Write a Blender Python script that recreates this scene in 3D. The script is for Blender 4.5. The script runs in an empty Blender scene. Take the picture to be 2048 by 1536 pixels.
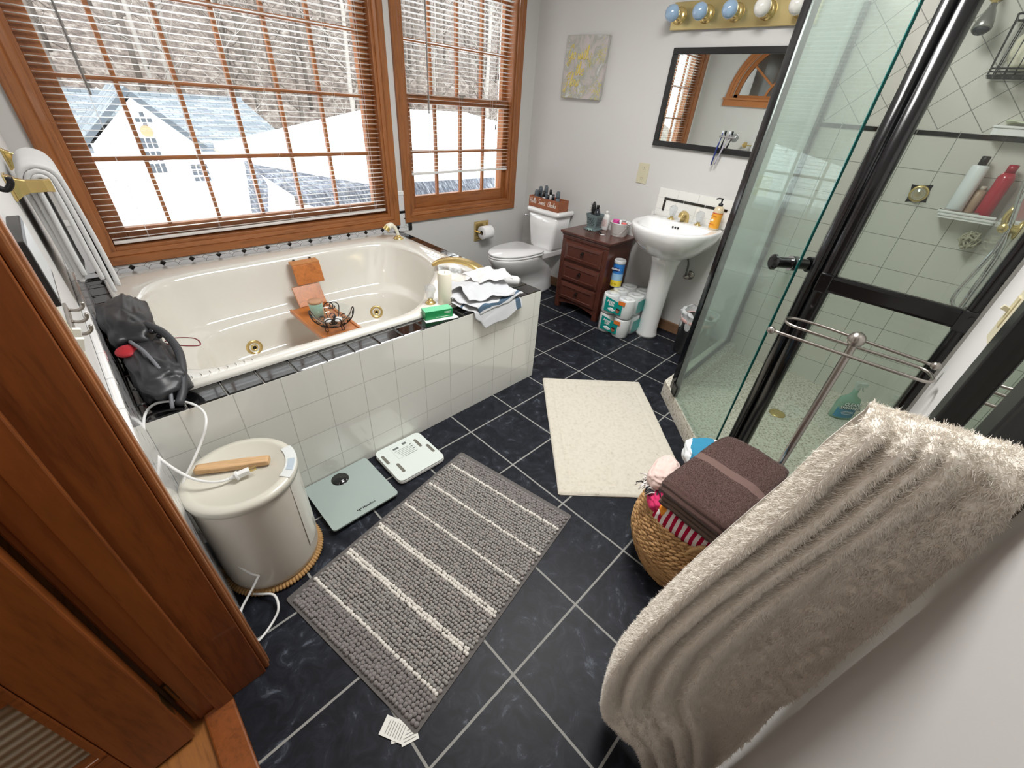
import bpy, bmesh, math, random
from mathutils import Vector, Matrix, Euler
PI = math.pi
random.seed(7)
SC = bpy.context.scene
COL = SC.collection

# ------------------------------------------------------------------ camera
F_PX = 819.525                       # focal length in pixels of the 2048 px wide frame
CAM = Vector((-1.11325912, -1.29154712, 1.50258664))
ROT = Euler((0.967715525, -0.0667470518, -0.784718343), 'XYZ')
cam_d = bpy.data.cameras.new('camera')
cam_d.sensor_width = 36.0
cam_d.lens = 36.0 * F_PX / 2048.0
cam_d.clip_start = 0.02
cam_d.clip_end = 400
cam = bpy.data.objects.new('camera', cam_d)
COL.objects.link(cam)
cam.location = CAM
cam.rotation_euler = ROT
SC.camera = cam
RM = ROT.to_matrix()

# ------------------------------------------------------------------ view, world, lights
SC.view_settings.view_transform = 'Standard'
SC.view_settings.look = 'None'
SC.view_settings.gamma = 1
SC.view_settings.use_curve_mapping = False
SC.view_settings.exposure = 0.0
SC.cycles.max_bounces = 10
SC.cycles.diffuse_bounces = 5
SC.cycles.glossy_bounces = 5
SC.cycles.transmission_bounces = 8
SC.cycles.transparent_max_bounces = 24
SC.cycles.caustics_reflective = False
SC.cycles.caustics_refractive = False
SC.cycles.sample_clamp_indirect = 6

world = bpy.data.worlds.new('overcast sky')
SC.world = world
world.use_nodes = True
wn = world.node_tree.nodes
bgn = wn['Background']
bgn.inputs['Color'].default_value = (0.965, 0.985, 1.0, 1)
bgn.inputs['Strength'].default_value = 5.3


def lamp(name, loc, rot, sx, sy, energy, color=(1, 1, 1), portal=False):
    l = bpy.data.lights.new(name, 'AREA')
    l.shape = 'RECTANGLE'
    l.size = sx
    l.size_y = sy
    l.energy = energy
    l.color = color
    o = bpy.data.objects.new(name, l)
    o.location = loc
    o.rotation_euler = rot
    COL.objects.link(o)
    if portal:
        l.cycles.is_portal = True
    return o


CEIL = 2.6
# added fill lamps above the room and the hall, both unseen
lamp('room_fill_glow', (0.35, -0.40, CEIL - 0.072), (0, 0, 0), 1.16, 0.56, 64, (1.0, 0.985, 0.965))
lamp('hall_fill_glow', (-1.95, -1.2, CEIL - 0.085), (0, 0, 0), 0.30, 0.30, 13.0, (1.0, 0.93, 0.84))


# ------------------------------------------------------------------ points from pixels of the photograph
def ray(u, v):
    return RM @ Vector(((u - 1024) / F_PX, -(v - 768) / F_PX, -1.0))


def atz(u, v, z):
    d = ray(u, v)
    return CAM + d * ((z - CAM.z) / d.z)


def atx(u, v, x):
    d = ray(u, v)
    return CAM + d * ((x - CAM.x) / d.x)


def aty(u, v, y):
    d = ray(u, v)
    return CAM + d * ((y - CAM.y) / d.y)


# ------------------------------------------------------------------ materials
def srgb(r, g, b):
    def f(c):
        c /= 255.0
        return c / 12.92 if c <= 0.04045 else ((c + 0.055) / 1.055) ** 2.4
    return (f(r), f(g), f(b), 1)


MATS = {}


def N(nt, t, **kw):
    n = nt.nodes.new(t)
    for k, v in kw.items():
        setattr(n, k, v)
    return n


def math_node(nt, op, a, b=None, c=None, clamp=False):
    n = nt.nodes.new('ShaderNodeMath')
    n.operation = op
    n.use_clamp = clamp
    for i, x in enumerate((a, b, c)):
        if x is None:
            continue
        if isinstance(x, (int, float)):
            n.inputs[i].default_value = x
        else:
            nt.links.new(x, n.inputs[i])
    return n.outputs[0]


def base(name, col=(200, 200, 200), rough=0.5, metal=0.0, spec=0.5, coat=0.0, sheen=0.0):
    m = bpy.data.materials.new(name)
    m.use_nodes = True
    nt = m.node_tree
    b = nt.nodes['Principled BSDF']
    b.inputs['Base Color'].default_value = srgb(*col)
    b.inputs['Roughness'].default_value = rough
    b.inputs['Metallic'].default_value = metal
    b.inputs['Specular IOR Level'].default_value = spec
    b.inputs['Coat Weight'].default_value = coat
    b.inputs['Coat Roughness'].default_value = 0.05
    b.inputs['Sheen Weight'].default_value = sheen
    b.inputs['Sheen Roughness'].default_value = 0.6
    MATS[name] = m
    return m, nt, b


def coords(nt, scale=(1, 1, 1), rot=(0, 0, 0), kind='Object', loc=(0, 0, 0)):
    tc = N(nt, 'ShaderNodeTexCoord')
    mp = N(nt, 'ShaderNodeMapping')
    mp.inputs['Scale'].default_value = scale
    mp.inputs['Rotation'].default_value = rot
    mp.inputs['Location'].default_value = loc
    nt.links.new(tc.outputs[kind], mp.inputs['Vector'])
    return mp.outputs['Vector']


def noise(nt, vec, scale, detail=4, rough=0.55, dist=0.0):
    n = N(nt, 'ShaderNodeTexNoise')
    n.inputs['Scale'].default_value = scale
    n.inputs['Detail'].default_value = detail
    n.inputs['Roughness'].default_value = rough
    n.inputs['Distortion'].default_value = dist
    if vec is not None:
        nt.links.new(vec, n.inputs['Vector'])
    return n.outputs['Fac']


def ramp(nt, fac, stops):
    r = N(nt, 'ShaderNodeValToRGB')
    e = r.color_ramp.elements
    e[0].position, e[0].color = stops[0][0], srgb(*stops[0][1])
    e[1].position, e[1].color = stops[-1][0], srgb(*stops[-1][1])
    for p, c in stops[1:-1]:
        x = e.new(p)
        x.color = srgb(*c)
    nt.links.new(fac, r.inputs['Fac'])
    return r.outputs['Color']


def bump(nt, b, h, strength=0.3, dist=0.01):
    n = N(nt, 'ShaderNodeBump')
    n.inputs['Strength'].default_value = strength
    n.inputs['Distance'].default_value = dist
    nt.links.new(h, n.inputs['Height'])
    nt.links.new(n.outputs['Normal'], b.inputs['Normal'])
    return n


def mix(nt, fac, a, b):
    n = N(nt, 'ShaderNodeMix')
    n.data_type = 'RGBA'
    if isinstance(fac, (int, float)):
        n.inputs[0].default_value = fac
    else:
        nt.links.new(fac, n.inputs[0])
    for s, x in ((6, a), (7, b)):
        if isinstance(x, tuple):
            n.inputs[s].default_value = x
        else:
            nt.links.new(x, n.inputs[s])
    return n.outputs[2]


def plain(name, col, rough=0.5, metal=0.0, spec=0.5, coat=0.0, sheen=0.0, bmp=0.0, bscale=200, vary=0.0):
    m, nt, b = base(name, col, rough, metal, spec, coat, sheen)
    v = coords(nt)
    if bmp:
        bump(nt, b, noise(nt, v, bscale, 3), bmp, 0.002)
    if vary:
        c0 = srgb(*col)
        f = noise(nt, v, 9, 5)
        lo = tuple(max(0, x * (1 - vary)) for x in c0[:3]) + (1,)
        hi = tuple(min(1, x * (1 + vary)) for x in c0[:3]) + (1,)
        nt.links.new(mix(nt, f, lo, hi), b.inputs['Base Color'])
    return m


def wood(name, c1, c2, scale=(1, 1, 14), rough=0.4, coat=0.15, ns=3.0, bmp=0.05):
    """long-grain wood: noise squeezed across the grain"""
    m, nt, b = base(name, c1, rough, coat=coat)
    v = coords(nt, scale)
    f = noise(nt, v, ns, 7, 0.62, 1.2)
    f2 = noise(nt, v, ns * 7, 3, 0.6, 0.3)
    ff = math_node(nt, 'MULTIPLY_ADD', f2, 0.35, math_node(nt, 'MULTIPLY', f, 0.75))
    c = ramp(nt, ff, [(0.34, c2), (0.52, c1), (0.75, tuple(min(255, int(x * 1.13)) for x in c1))])
    nt.links.new(c, b.inputs['Base Color'])
    bump(nt, b, ff, bmp, 0.003)
    return m


def grid_mask(nt, pos, axis, pitch, off, width):
    """1 in the grout line around every off + k*pitch along an axis"""
    a = math_node(nt, 'DIVIDE', math_node(nt, 'SUBTRACT', pos[axis], off), pitch)
    f = math_node(nt, 'FRACT', math_node(nt, 'ADD', a, 100.5))
    d = math_node(nt, 'ABSOLUTE', math_node(nt, 'SUBTRACT', f, 0.5))
    return math_node(nt, 'LESS_THAN', d, width / pitch / 2)


def split(nt, vec):
    s = N(nt, 'ShaderNodeSeparateXYZ')
    nt.links.new(vec, s.inputs[0])
    return s.outputs


def tile(name, col, grout, axes, pitch, offs, width=0.003, rough=0.12, coat=0.3, rot=None, vary=0.03, mottled=None, gdepth=0.6):
    m, nt, b = base(name, col, rough, coat=coat)
    v = coords(nt, rot=rot or (0, 0, 0))
    p = split(nt, v)
    if not isinstance(pitch, (tuple, list)):
        pitch = (pitch, pitch)
    g = math_node(nt, 'MAXIMUM', grid_mask(nt, p, axes[0], pitch[0], offs[0], width), grid_mask(nt, p, axes[1], pitch[1], offs[1], width))
    c0 = srgb(*col)
    if mottled:
        f = noise(nt, v, mottled[0], 8, 0.68, 1.3)
        body = ramp(nt, f, mottled[1])
    else:
        f = noise(nt, v, 3, 3)
        body = mix(nt, f, tuple(x * (1 - vary) for x in c0[:3]) + (1,), tuple(min(1, x * (1 + vary)) for x in c0[:3]) + (1,))
    nt.links.new(mix(nt, g, body, srgb(*grout)), b.inputs['Base Color'])
    r = math_node(nt, 'MULTIPLY_ADD', g, 0.7 - rough, rough)
    nt.links.new(r, b.inputs['Roughness'])
    nt.links.new(math_node(nt, 'SUBTRACT', coat, math_node(nt, 'MULTIPLY', g, coat)), b.inputs['Coat Weight'])
    bump(nt, b, math_node(nt, 'SUBTRACT', 1.0, g), gdepth, 0.002)
    return m


def glass(name, tint=(255, 255, 255), refl=1.0, rough=0.0, extra=0.0):
    """thin pane: transparent plus a Fresnel reflection"""
    m = bpy.data.materials.new(name)
    m.use_nodes = True
    nt = m.node_tree
    nt.nodes.clear()
    out = N(nt, 'ShaderNodeOutputMaterial')
    tr = N(nt, 'ShaderNodeBsdfTransparent')
    tr.inputs['Color'].default_value = srgb(*tint)
    gl = N(nt, 'ShaderNodeBsdfGlossy')
    gl.inputs['Roughness'].default_value = rough
    fr = N(nt, 'ShaderNodeFresnel')
    fr.inputs['IOR'].default_value = 1.5
    ge = N(nt, 'ShaderNodeNewGeometry')
    front = math_node(nt, 'SUBTRACT', 1.0, ge.outputs['Backfacing'])
    f = math_node(nt, 'MULTIPLY', math_node(nt, 'MULTIPLY', fr.outputs[0], refl, clamp=True), front)
    mx = N(nt, 'ShaderNodeMixShader')
    nt.links.new(f, mx.inputs[0])
    nt.links.new(tr.outputs[0], mx.inputs[1])
    nt.links.new(gl.outputs[0], mx.inputs[2])
    last = mx
    if extra:
        df = N(nt, 'ShaderNodeBsdfDiffuse')
        df.inputs['Color'].default_value = srgb(*tint)
        m2 = N(nt, 'ShaderNodeMixShader')
        m2.inputs[0].default_value = extra
        nt.links.new(mx.outputs[0], m2.inputs[1])
        nt.links.new(df.outputs[0], m2.inputs[2])
        last = m2
    nt.links.new(last.outputs[0], out.inputs['Surface'])
    MATS[name] = m
    return m


# ------------------------------------------------------------------ mesh builder
class MB:
    def __init__(s):
        s.v, s.f, s.mi, s.sm = [], [], [], []

    def add(s, vs, fs, mi=0, smooth=False, M=None):
        o = len(s.v)
        s.v += [tuple(M @ Vector(p)) if M else tuple(p) for p in vs]
        for f in fs:
            s.f.append(tuple(i + o for i in f))
            s.mi.append(mi)
            s.sm.append(smooth)
        return s

    def box(s, x0, y0, z0, x1, y1, z1, mi=0, M=None):
        vs = [(x0, y0, z0), (x1, y0, z0), (x1, y1, z0), (x0, y1, z0), (x0, y0, z1), (x1, y0, z1), (x1, y1, z1), (x0, y1, z1)]
        fs = [(0, 3, 2, 1), (4, 5, 6, 7), (0, 1, 5, 4), (1, 2, 6, 5), (2, 3, 7, 6), (3, 0, 4, 7)]
        return s.add(vs, fs, mi, M=M)

    def obox(s, c, ax, ay, az, hx, hy, hz, mi=0):
        c = Vector(c)
        vs = []
        for k in (-1, 1):
            for a, b in ((-1, -1), (1, -1), (1, 1), (-1, 1)):
                vs.append(c + ax * hx * a + ay * hy * b + az * hz * k)
        fs = [(0, 3, 2, 1), (4, 5, 6, 7), (0, 1, 5, 4), (1, 2, 6, 5), (2, 3, 7, 6), (3, 0, 4, 7)]
        return s.add(vs, fs, mi)

    def bar(s, a, b, w, h, mi=0, up=(0, 0, 1)):
        a, b = Vector(a), Vector(b)
        d = (b - a).normalized()
        u = Vector(up)
        if abs(d.dot(u)) > 0.98:
            u = Vector((0, 1, 0))
        sd = d.cross(u).normalized()
        u = sd.cross(d).normalized()
        return s.obox((a + b) / 2, d, sd, u, (b - a).length / 2, w / 2, h / 2, mi)

    def lathe(s, prof, n=32, mi=0, M=None, smooth=True, cap0=True, cap1=True, sx=1, sy=1):
        vs, fs = [], []
        for r, z in prof:
            for k in range(n):
                a = 2 * PI * k / n
                vs.append((r * math.cos(a) * sx, r * math.sin(a) * sy, z))
        m = len(prof)
        for i in range(m - 1):
            for k in range(n):
                k2 = (k + 1) % n
                fs.append((i * n + k, i * n + k2, (i + 1) * n + k2, (i + 1) * n + k))
        if cap0 and prof[0][0] > 1e-5:
            fs.append(tuple(reversed(range(n))))
        if cap1 and prof[-1][0] > 1e-5:
            fs.append(tuple((m - 1) * n + k for k in range(n)))
        return s.add(vs, fs, mi, smooth, M)

    def cyl(s, a, b, r, r2=None, n=20, mi=0, smooth=True):
        a, b = Vector(a), Vector(b)
        d = b - a
        M = Matrix.Translation(a) @ d.to_track_quat('Z', 'Y').to_matrix().to_4x4()
        L = d.length
        r2 = r if r2 is None else r2
        vs, fs = [], []
        for rr, z in ((r, 0), (r2, L)):
            for k in range(n):
                t = 2 * PI * k / n
                vs.append((rr * math.cos(t), rr * math.sin(t), z))
        s.add(vs, [(k, (k + 1) % n, n + (k + 1) % n, n + k) for k in range(n)], mi, smooth, M)
        s.add([vs[k] for k in range(n)], [tuple(reversed(range(n)))], mi, False, M)
        s.add([vs[n + k] for k in range(n)], [tuple(range(n))], mi, False, M)
        return s

    def sphere(s, c, r, nu=20, nv=12, mi=0, sc=(1, 1, 1), R=None):
        vs, fs = [], []
        for j in range(nv + 1):
            th = PI * j / nv
            for i in range(nu):
                ph = 2 * PI * i / nu
                vs.append(Vector((r * sc[0] * math.sin(th) * math.cos(ph), r * sc[1] * math.sin(th) * math.sin(ph), r * sc[2] * math.cos(th))))
        if R is not None:
            vs = [R @ p for p in vs]
        c = Vector(c)
        vs = [p + c for p in vs]
        for j in range(nv):
            for i in range(nu):
                i2 = (i + 1) % nu
                fs.append((j * nu + i, (j + 1) * nu + i, (j + 1) * nu + i2, j * nu + i2))
        return s.add(vs, fs, mi, True)

    def tube(s, pts, r, n=8, mi=0, closed=False, caps=True, sub=0):
        pts = [Vector(p) for p in pts]
        if sub:
            pts = smooth_path(pts, sub, closed)
        m = len(pts)
        rs = r if isinstance(r, (list, tuple)) else [r] * m
        if len(rs) != m:
            rs = [rs[min(len(rs) - 1, int(i * (len(rs) - 1) / max(1, m - 1) + 0.5))] for i in range(m)]
        vs, fs = [], []
        t0 = None
        nrm = None
        for i in range(m):
            if closed:
                t = pts[(i + 1) % m] - pts[i - 1]
            else:
                t = pts[min(m - 1, i + 1)] - pts[max(0, i - 1)]
            if t.length < 1e-9:
                t = t0 or Vector((0, 0, 1))
            t = t.normalized()
            if nrm is None:
                nrm = t.orthogonal().normalized()
            else:
                nrm = (nrm - t * nrm.dot(t))
                nrm = nrm.normalized() if nrm.length > 1e-6 else t.orthogonal().normalized()
            bn = t.cross(nrm)
            for k in range(n):
                a = 2 * PI * k / n
                vs.append(pts[i] + (nrm * math.cos(a) + bn * math.sin(a)) * rs[i])
            t0 = t
        for i in range(m if closed else m - 1):
            i2 = (i + 1) % m
            for k in range(n):
                k2 = (k + 1) % n
                fs.append((i * n + k, i * n + k2, i2 * n + k2, i2 * n + k))
        if caps and not closed:
            fs.append(tuple(reversed(range(n))))
            fs.append(tuple((m - 1) * n + k for k in range(n)))
        return s.add(vs, fs, mi, True)

    def prism(s, poly, z0, z1, mi=0, M=None, smooth=False):
        """extrude an xy polygon (counter-clockwise) between z0 and z1"""
        n = len(poly)
        vs = [(x, y, z0) for x, y in poly] + [(x, y, z1) for x, y in poly]
        fs = [tuple(reversed(range(n))), tuple(range(n, 2 * n))]
        fs += [(k, (k + 1) % n, n + (k + 1) % n, n + k) for k in range(n)]
        return s.add(vs, fs, mi, smooth, M)

    def grid(s, nu, nv, fn, mi=0, smooth=True, cu=False, cv=False, mifn=None):
        vs = [fn(i / (nu if cu else nu - 1), j / (nv if cv else nv - 1)) for j in range(nv) for i in range(nu)]
        fs, mis = [], []
        for j in range(nv if cv else nv - 1):
            for i in range(nu if cu else nu - 1):
                i2, j2 = (i + 1) % nu, (j + 1) % nv
                fs.append((j * nu + i, j * nu + i2, j2 * nu + i2, j2 * nu + i))
                if mifn:
                    mis.append(mifn(i / nu, j / nv))
        o = len(s.mi)
        s.add(vs, fs, mi, smooth)
        if mifn:
            s.mi[o:] = mis
        return s

    def build(s, name, mats, parent=None, bevel=0, seg=2, subsurf=0, solid=0, kind=None, label=None, cat=None, group=None, smooth=None, loc=None, recalc=False, offset=-1):
        me = bpy.data.meshes.new(name)
        me.from_pydata([tuple(v) for v in s.v], [], s.f)
        if not isinstance(mats, (list, tuple)):
            mats = [mats]
        for m in mats:
            me.materials.append(m)
        me.polygons.foreach_set('material_index', s.mi)
        me.polygons.foreach_set('use_smooth', s.sm if smooth is None else [smooth] * len(s.f))
        if recalc:
            bm = bmesh.new()
            bm.from_mesh(me)
            bmesh.ops.remove_doubles(bm, verts=bm.verts, dist=1e-5)
            bmesh.ops.recalc_face_normals(bm, faces=bm.faces)
            bm.to_mesh(me)
            bm.free()
        me.update()
        o = bpy.data.objects.new(name, me)
        COL.objects.link(o)
        if parent is not None:
            o.parent = parent
        if loc:
            o.location = loc
        if solid:
            q = o.modifiers.new('solid', 'SOLIDIFY')
            q.thickness = solid
            q.offset = offset
        if bevel:
            q = o.modifiers.new('bevel', 'BEVEL')
            q.width = bevel
            q.segments = seg
            q.limit_method = 'ANGLE'
            q.angle_limit = math.radians(40)
            q.harden_normals = False
        if subsurf:
            q = o.modifiers.new('sub', 'SUBSURF')
            q.levels = q.render_levels = subsurf
        if kind:
            o['kind'] = kind
        if label:
            o['label'] = label
        if cat:
            o['category'] = cat
        if group:
            o['group'] = group
        return o


def smooth_path(pts, sub, closed=False):
    out = []
    m = len(pts)
    rng = range(m) if closed else range(m - 1)
    for i in rng:
        p0 = pts[i - 1] if (closed or i > 0) else pts[i] * 2 - pts[i + 1]
        p1 = pts[i]
        p2 = pts[(i + 1) % m]
        p3 = pts[(i + 2) % m] if (closed or i + 2 < m) else p2 * 2 - p1
        for k in range(sub):
            t = k / sub
            out.append(0.5 * ((2 * p1) + (p2 - p0) * t + (2 * p0 - 5 * p1 + 4 * p2 - p3) * t * t + (3 * p1 - p0 - 3 * p2 + p3) * t ** 3))
    if not closed:
        out.append(pts[-1])
    return out


def rrect(x0, y0, x1, y1, r, n=5):
    """rounded rectangle, counter-clockwise"""
    out = []
    for cx, cy, a0 in ((x1 - r, y0 + r, -PI / 2), (x1 - r, y1 - r, 0), (x0 + r, y1 - r, PI / 2), (x0 + r, y0 + r, PI)):
        for k in range(n + 1):
            a = a0 + PI / 2 * k / n
            out.append((cx + r * math.cos(a), cy + r * math.sin(a)))
    return out


def loft(mb, rings, mi=0, cap0=True, cap1=True, smooth=True):
    n = len(rings[0])
    vs = [p for r in rings for p in r]
    fs = []
    for i in range(len(rings) - 1):
        for k in range(n):
            k2 = (k + 1) % n
            fs.append((i * n + k, i * n + k2, (i + 1) * n + k2, (i + 1) * n + k))
    if cap0:
        fs.append(tuple(reversed(range(n))))
    if cap1:
        fs.append(tuple((len(rings) - 1) * n + k for k in range(n)))
    return mb.add(vs, fs, mi, smooth)


def thing(name, label, cat, loc=(0, 0, 0), rotz=0, group=None, rot=None):
    o = bpy.data.objects.new(name, None)
    o.empty_display_size = 0.1
    COL.objects.link(o)
    o.location = loc
    o.rotation_euler = rot if rot else (0, 0, rotz)
    o['label'] = label
    o['category'] = cat
    if group:
        o['group'] = group
    return o


def dup(root, loc=None, rotz=None, label=None, group=None, scale=None):
    r = root.copy()
    COL.objects.link(r)
    if loc is not None:
        r.location = loc
    if rotz is not None:
        r.rotation_euler = (0, 0, rotz)
    if label:
        r['label'] = label
    if group:
        r['group'] = group
    if scale:
        r.scale = scale
    for ch in list(root.children):
        c = ch.copy()
        COL.objects.link(c)
        c.parent = r
        for g in list(ch.children):
            d = g.copy()
            COL.objects.link(d)
            d.parent = c
    return r


def text_part(name, body, size, mat, parent, M, extrude=0.0004, shear=0.0, align='CENTER', bold=0.0, spacing=1.0, sx=1.0):
    cu = bpy.data.curves.new(name, 'FONT')
    cu.body = body
    cu.size = size
    cu.extrude = extrude
    cu.shear = shear
    cu.offset = bold
    cu.space_character = spacing
    cu.align_x = align
    cu.align_y = 'CENTER'
    cu.resolution_u = 2
    tmp = bpy.data.objects.new(name, cu)
    COL.objects.link(tmp)
    dg = bpy.context.evaluated_depsgraph_get()
    me = bpy.data.meshes.new_from_object(tmp.evaluated_get(dg))
    bpy.data.objects.remove(tmp)
    me.name = name
    me.transform(M @ Matrix.Diagonal((sx, 1, 1, 1)))
    me.materials.clear()
    me.materials.append(mat)
    o = bpy.data.objects.new(name, me)
    COL.objects.link(o)
    if parent is not None:
        o.parent = parent
    return o


def frame_M(origin, xdir, ydir):
    """matrix with local x along xdir, local y along ydir, z = x cross y"""
    x = Vector(xdir).normalized()
    y = Vector(ydir).normalized()
    z = x.cross(y).normalized()
    y = z.cross(x)
    M = Matrix((x, y, z)).transposed().to_4x4()
    M.translation = Vector(origin)
    return M
# ------------------------------------------------------------------ palette
S_T = 0.325                         # floor tile pitch
XL, XS, YB, YF = -1.20, 2.09, 1.66, -1.50
HD = 0.604                          # tub deck height
wall_m = plain('wall_paint', (208, 207, 205), 0.75, bmp=0.06, bscale=90)
ceil_m = plain('ceiling_paint', (238, 238, 236), 0.8)
oak = wood('oak_trim', (148, 92, 50), (110, 62, 30), (9, 9, 0.9), 0.38, 0.2)
oak_x = wood('oak_trim_horizontal', (148, 92, 50), (110, 62, 30), (0.9, 9, 9), 0.38, 0.2)
oak_dark = wood('door_wood', (130, 72, 33), (98, 50, 22), (7, 7, 0.7), 0.34, 0.25)
oak_dark_x = wood('door_wood_horizontal', (130, 72, 33), (98, 50, 22), (0.7, 7, 7), 0.34, 0.25)
base_wood = wood('baseboard_wood', (126, 96, 72), (98, 70, 50), (7, 0.7, 7), 0.45, 0.1)
floor_m = tile('slate_floor_tile', (40, 44, 52), (146, 146, 142), (0, 1), S_T, (0, 0), 0.0075, 0.45, 0.0,
               mottled=(13, [(0.30, (16, 18, 23)), (0.47, (26, 28, 35)), (0.60, (37, 40, 48)), (0.70, (84, 90, 100))]), gdepth=0.5)
hall_floor = wood('hall_floor_wood', (150, 98, 52), (112, 68, 32), (9, 0.8, 9), 0.35, 0.2)
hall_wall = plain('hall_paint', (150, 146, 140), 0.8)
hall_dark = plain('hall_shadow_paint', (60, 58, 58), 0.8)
white_tile_front = tile('white_apron_tile', (226, 226, 220), (188, 188, 182), (0, 2), (0.1575, 0.1625), (0.0, 0.118), 0.0028, 0.1, 0.4)
white_tile_side = tile('white_apron_tile_side', (226, 226, 220), (188, 188, 182), (1, 2), (0.1575, 0.1625), (0.174, 0.118), 0.0028, 0.1, 0.4)
black_glaze = plain('black_glazed_tile', (12, 12, 14), 0.06, coat=0.6)
grout_m = plain('pale_grout', (196, 196, 190), 0.8)
acrylic = plain('bone_acrylic', (226, 224, 216), 0.09, coat=0.7)
porcelain = plain('white_porcelain', (238, 238, 238), 0.08, coat=0.7)
brass = plain('polished_brass', (222, 196, 132), 0.26, metal=0.85)
chrome = plain('chrome', (214, 214, 216), 0.12, metal=1.0)
nickel = plain('brushed_nickel', (176, 170, 164), 0.3, metal=1.0)
black_metal = plain('black_enamel', (12, 12, 14), 0.22, coat=0.1)
matte_black = plain('matte_black', (14, 14, 15), 0.5)
satin_black = plain('satin_black_frame', (26, 26, 27), 0.35)
white_pl = plain('white_plastic', (236, 236, 234), 0.35)
ivory = plain('ivory_plastic', (204, 198, 172), 0.4)
crystal = glass('clear_acrylic', (240, 242, 244), 2.2, 0.02, 0.12)
win_glass = glass('window_glass', (250, 252, 252), 1.0)
shower_glass = glass('shower_glass', (236, 244, 240), 1.5, 0.0, 0.08)
clear_panel = glass('clear_panel', (247, 250, 248), 1.0, 0.0, 0.02)
glass_edge = plain('green_glass_edge', (22, 96, 92), 0.15, coat=0.5)
mirror_m = plain('mirror_silver', (232, 238, 234), 0.0, metal=1.0)
blind_m = plain('white_blind', (232, 230, 227), 0.45)
snow_m = plain('snow', (246, 248, 252), 0.9)


def struct(mb, name, mats, **kw):
    return mb.build(name, mats, kind='structure', **kw)


floor_m.node_tree.nodes['Principled BSDF'].inputs['Specular IOR Level'].default_value = 0.18

# ------------------------------------------------------------------ floor, ceiling, walls
m = MB()
m.box(-1.30, YF - 0.2, -0.12, XS + 0.2, YB + 0.2, 0.0)
struct(m, 'floor', floor_m)
m = MB()
m.box(-3.2, -3.4, -0.12, -1.36, 1.9, -0.002)
struct(m, 'floor_hall', hall_floor)
m = MB()
m.box(-3.2, -3.4, CEIL, XS + 0.2, 2.0, CEIL + 0.1)
struct(m, 'ceiling', ceil_m)

W1 = dict(x0=-1.035, x1=0.595, z0=0.725, z1=2.36)      # clear openings inside the casings
W2 = dict(x0=0.790, x1=1.850, z0=0.735, z1=2.36)
m = MB()
for a, b, c, d in ((-1.4, W1['x0'], 0, CEIL), (W1['x1'], W2['x0'], 0, CEIL), (W2['x1'], XS + 0.2, 0, CEIL),
                   (W1['x0'], W1['x1'], 0, W1['z0']), (W1['x0'], W1['x1'], W1['z1'], CEIL),
                   (W2['x0'], W2['x1'], 0, W2['z0']), (W2['x0'], W2['x1'], W2['z1'], CEIL)):
    m.box(a, YB, c, b, YB + 0.19, d)
struct(m, 'wall_back', wall_m)
m = MB()
m.box(XS, YF - 0.2, 0, XS + 0.2, YB + 0.19, CEIL)
struct(m, 'wall_right', wall_m)
m = MB()
m.box(-1.36, YF - 0.2, 0, XS, YF, CEIL)
struct(m, 'wall_front', wall_m)
# left wall: from the window wall to the doorway, an arched interior window is set in it
DY0, DY1 = -1.27, -0.42
AW = dict(y=0.62, r=0.62, z=1.72)      # arched transom window: centre, radius, sill height
m = MB()
m.box(-1.36, DY1, 0, XL, YB, AW['z'])
m.box(-1.36, DY1, AW['z'], XL, AW['y'] - AW['r'], CEIL)
m.box(-1.36, AW['y'] + AW['r'], AW['z'], XL, YB, CEIL)
NA = 24
arc = [(AW['y'] + AW['r'] * math.cos(PI * k / NA), AW['z'] + AW['r'] * math.sin(PI * k / NA)) for k in range(NA + 1)]
for k in range(NA):
    (ya, za), (yb, zb) = arc[k], arc[k + 1]
    vs = [(x, y, z) for x in (-1.36, XL) for y, z in ((ya, za), (yb, zb), (yb, CEIL), (ya, CEIL))]
    m.add(vs, [(0, 1, 2, 3), (7, 6, 5, 4), (0, 4, 5, 1), (1, 5, 6, 2), (2, 6, 7, 3), (3, 7, 4, 0)])
m.box(-1.36, DY0, 2.1, XL, DY1, CEIL)
m.box(-1.36, YF, 0, XL, DY0, CEIL)
struct(m, 'wall_left', wall_m)
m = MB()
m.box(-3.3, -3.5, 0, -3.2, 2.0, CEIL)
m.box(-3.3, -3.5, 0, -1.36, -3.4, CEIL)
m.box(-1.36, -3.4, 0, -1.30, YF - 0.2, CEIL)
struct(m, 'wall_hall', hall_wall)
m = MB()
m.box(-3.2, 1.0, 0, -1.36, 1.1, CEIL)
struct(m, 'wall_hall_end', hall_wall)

# baseboards
m = MB()
m.box(XS - 0.016, -0.50, 0, XS, YB, 0.085)
struct(m, 'baseboard_right', base_wood, bevel=0.004)
m = MB()
m.box(0.69, YB - 0.016, 0, XS - 0.017, YB, 0.085)
struct(m, 'baseboard_back', base_wood, bevel=0.004)
m = MB()
m.box(-1.19, YF, 0, 0.50, YF + 0.02, 0.09)
struct(m, 'baseboard_front', oak_x, bevel=0.004)

# ------------------------------------------------------------------ windows


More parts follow.
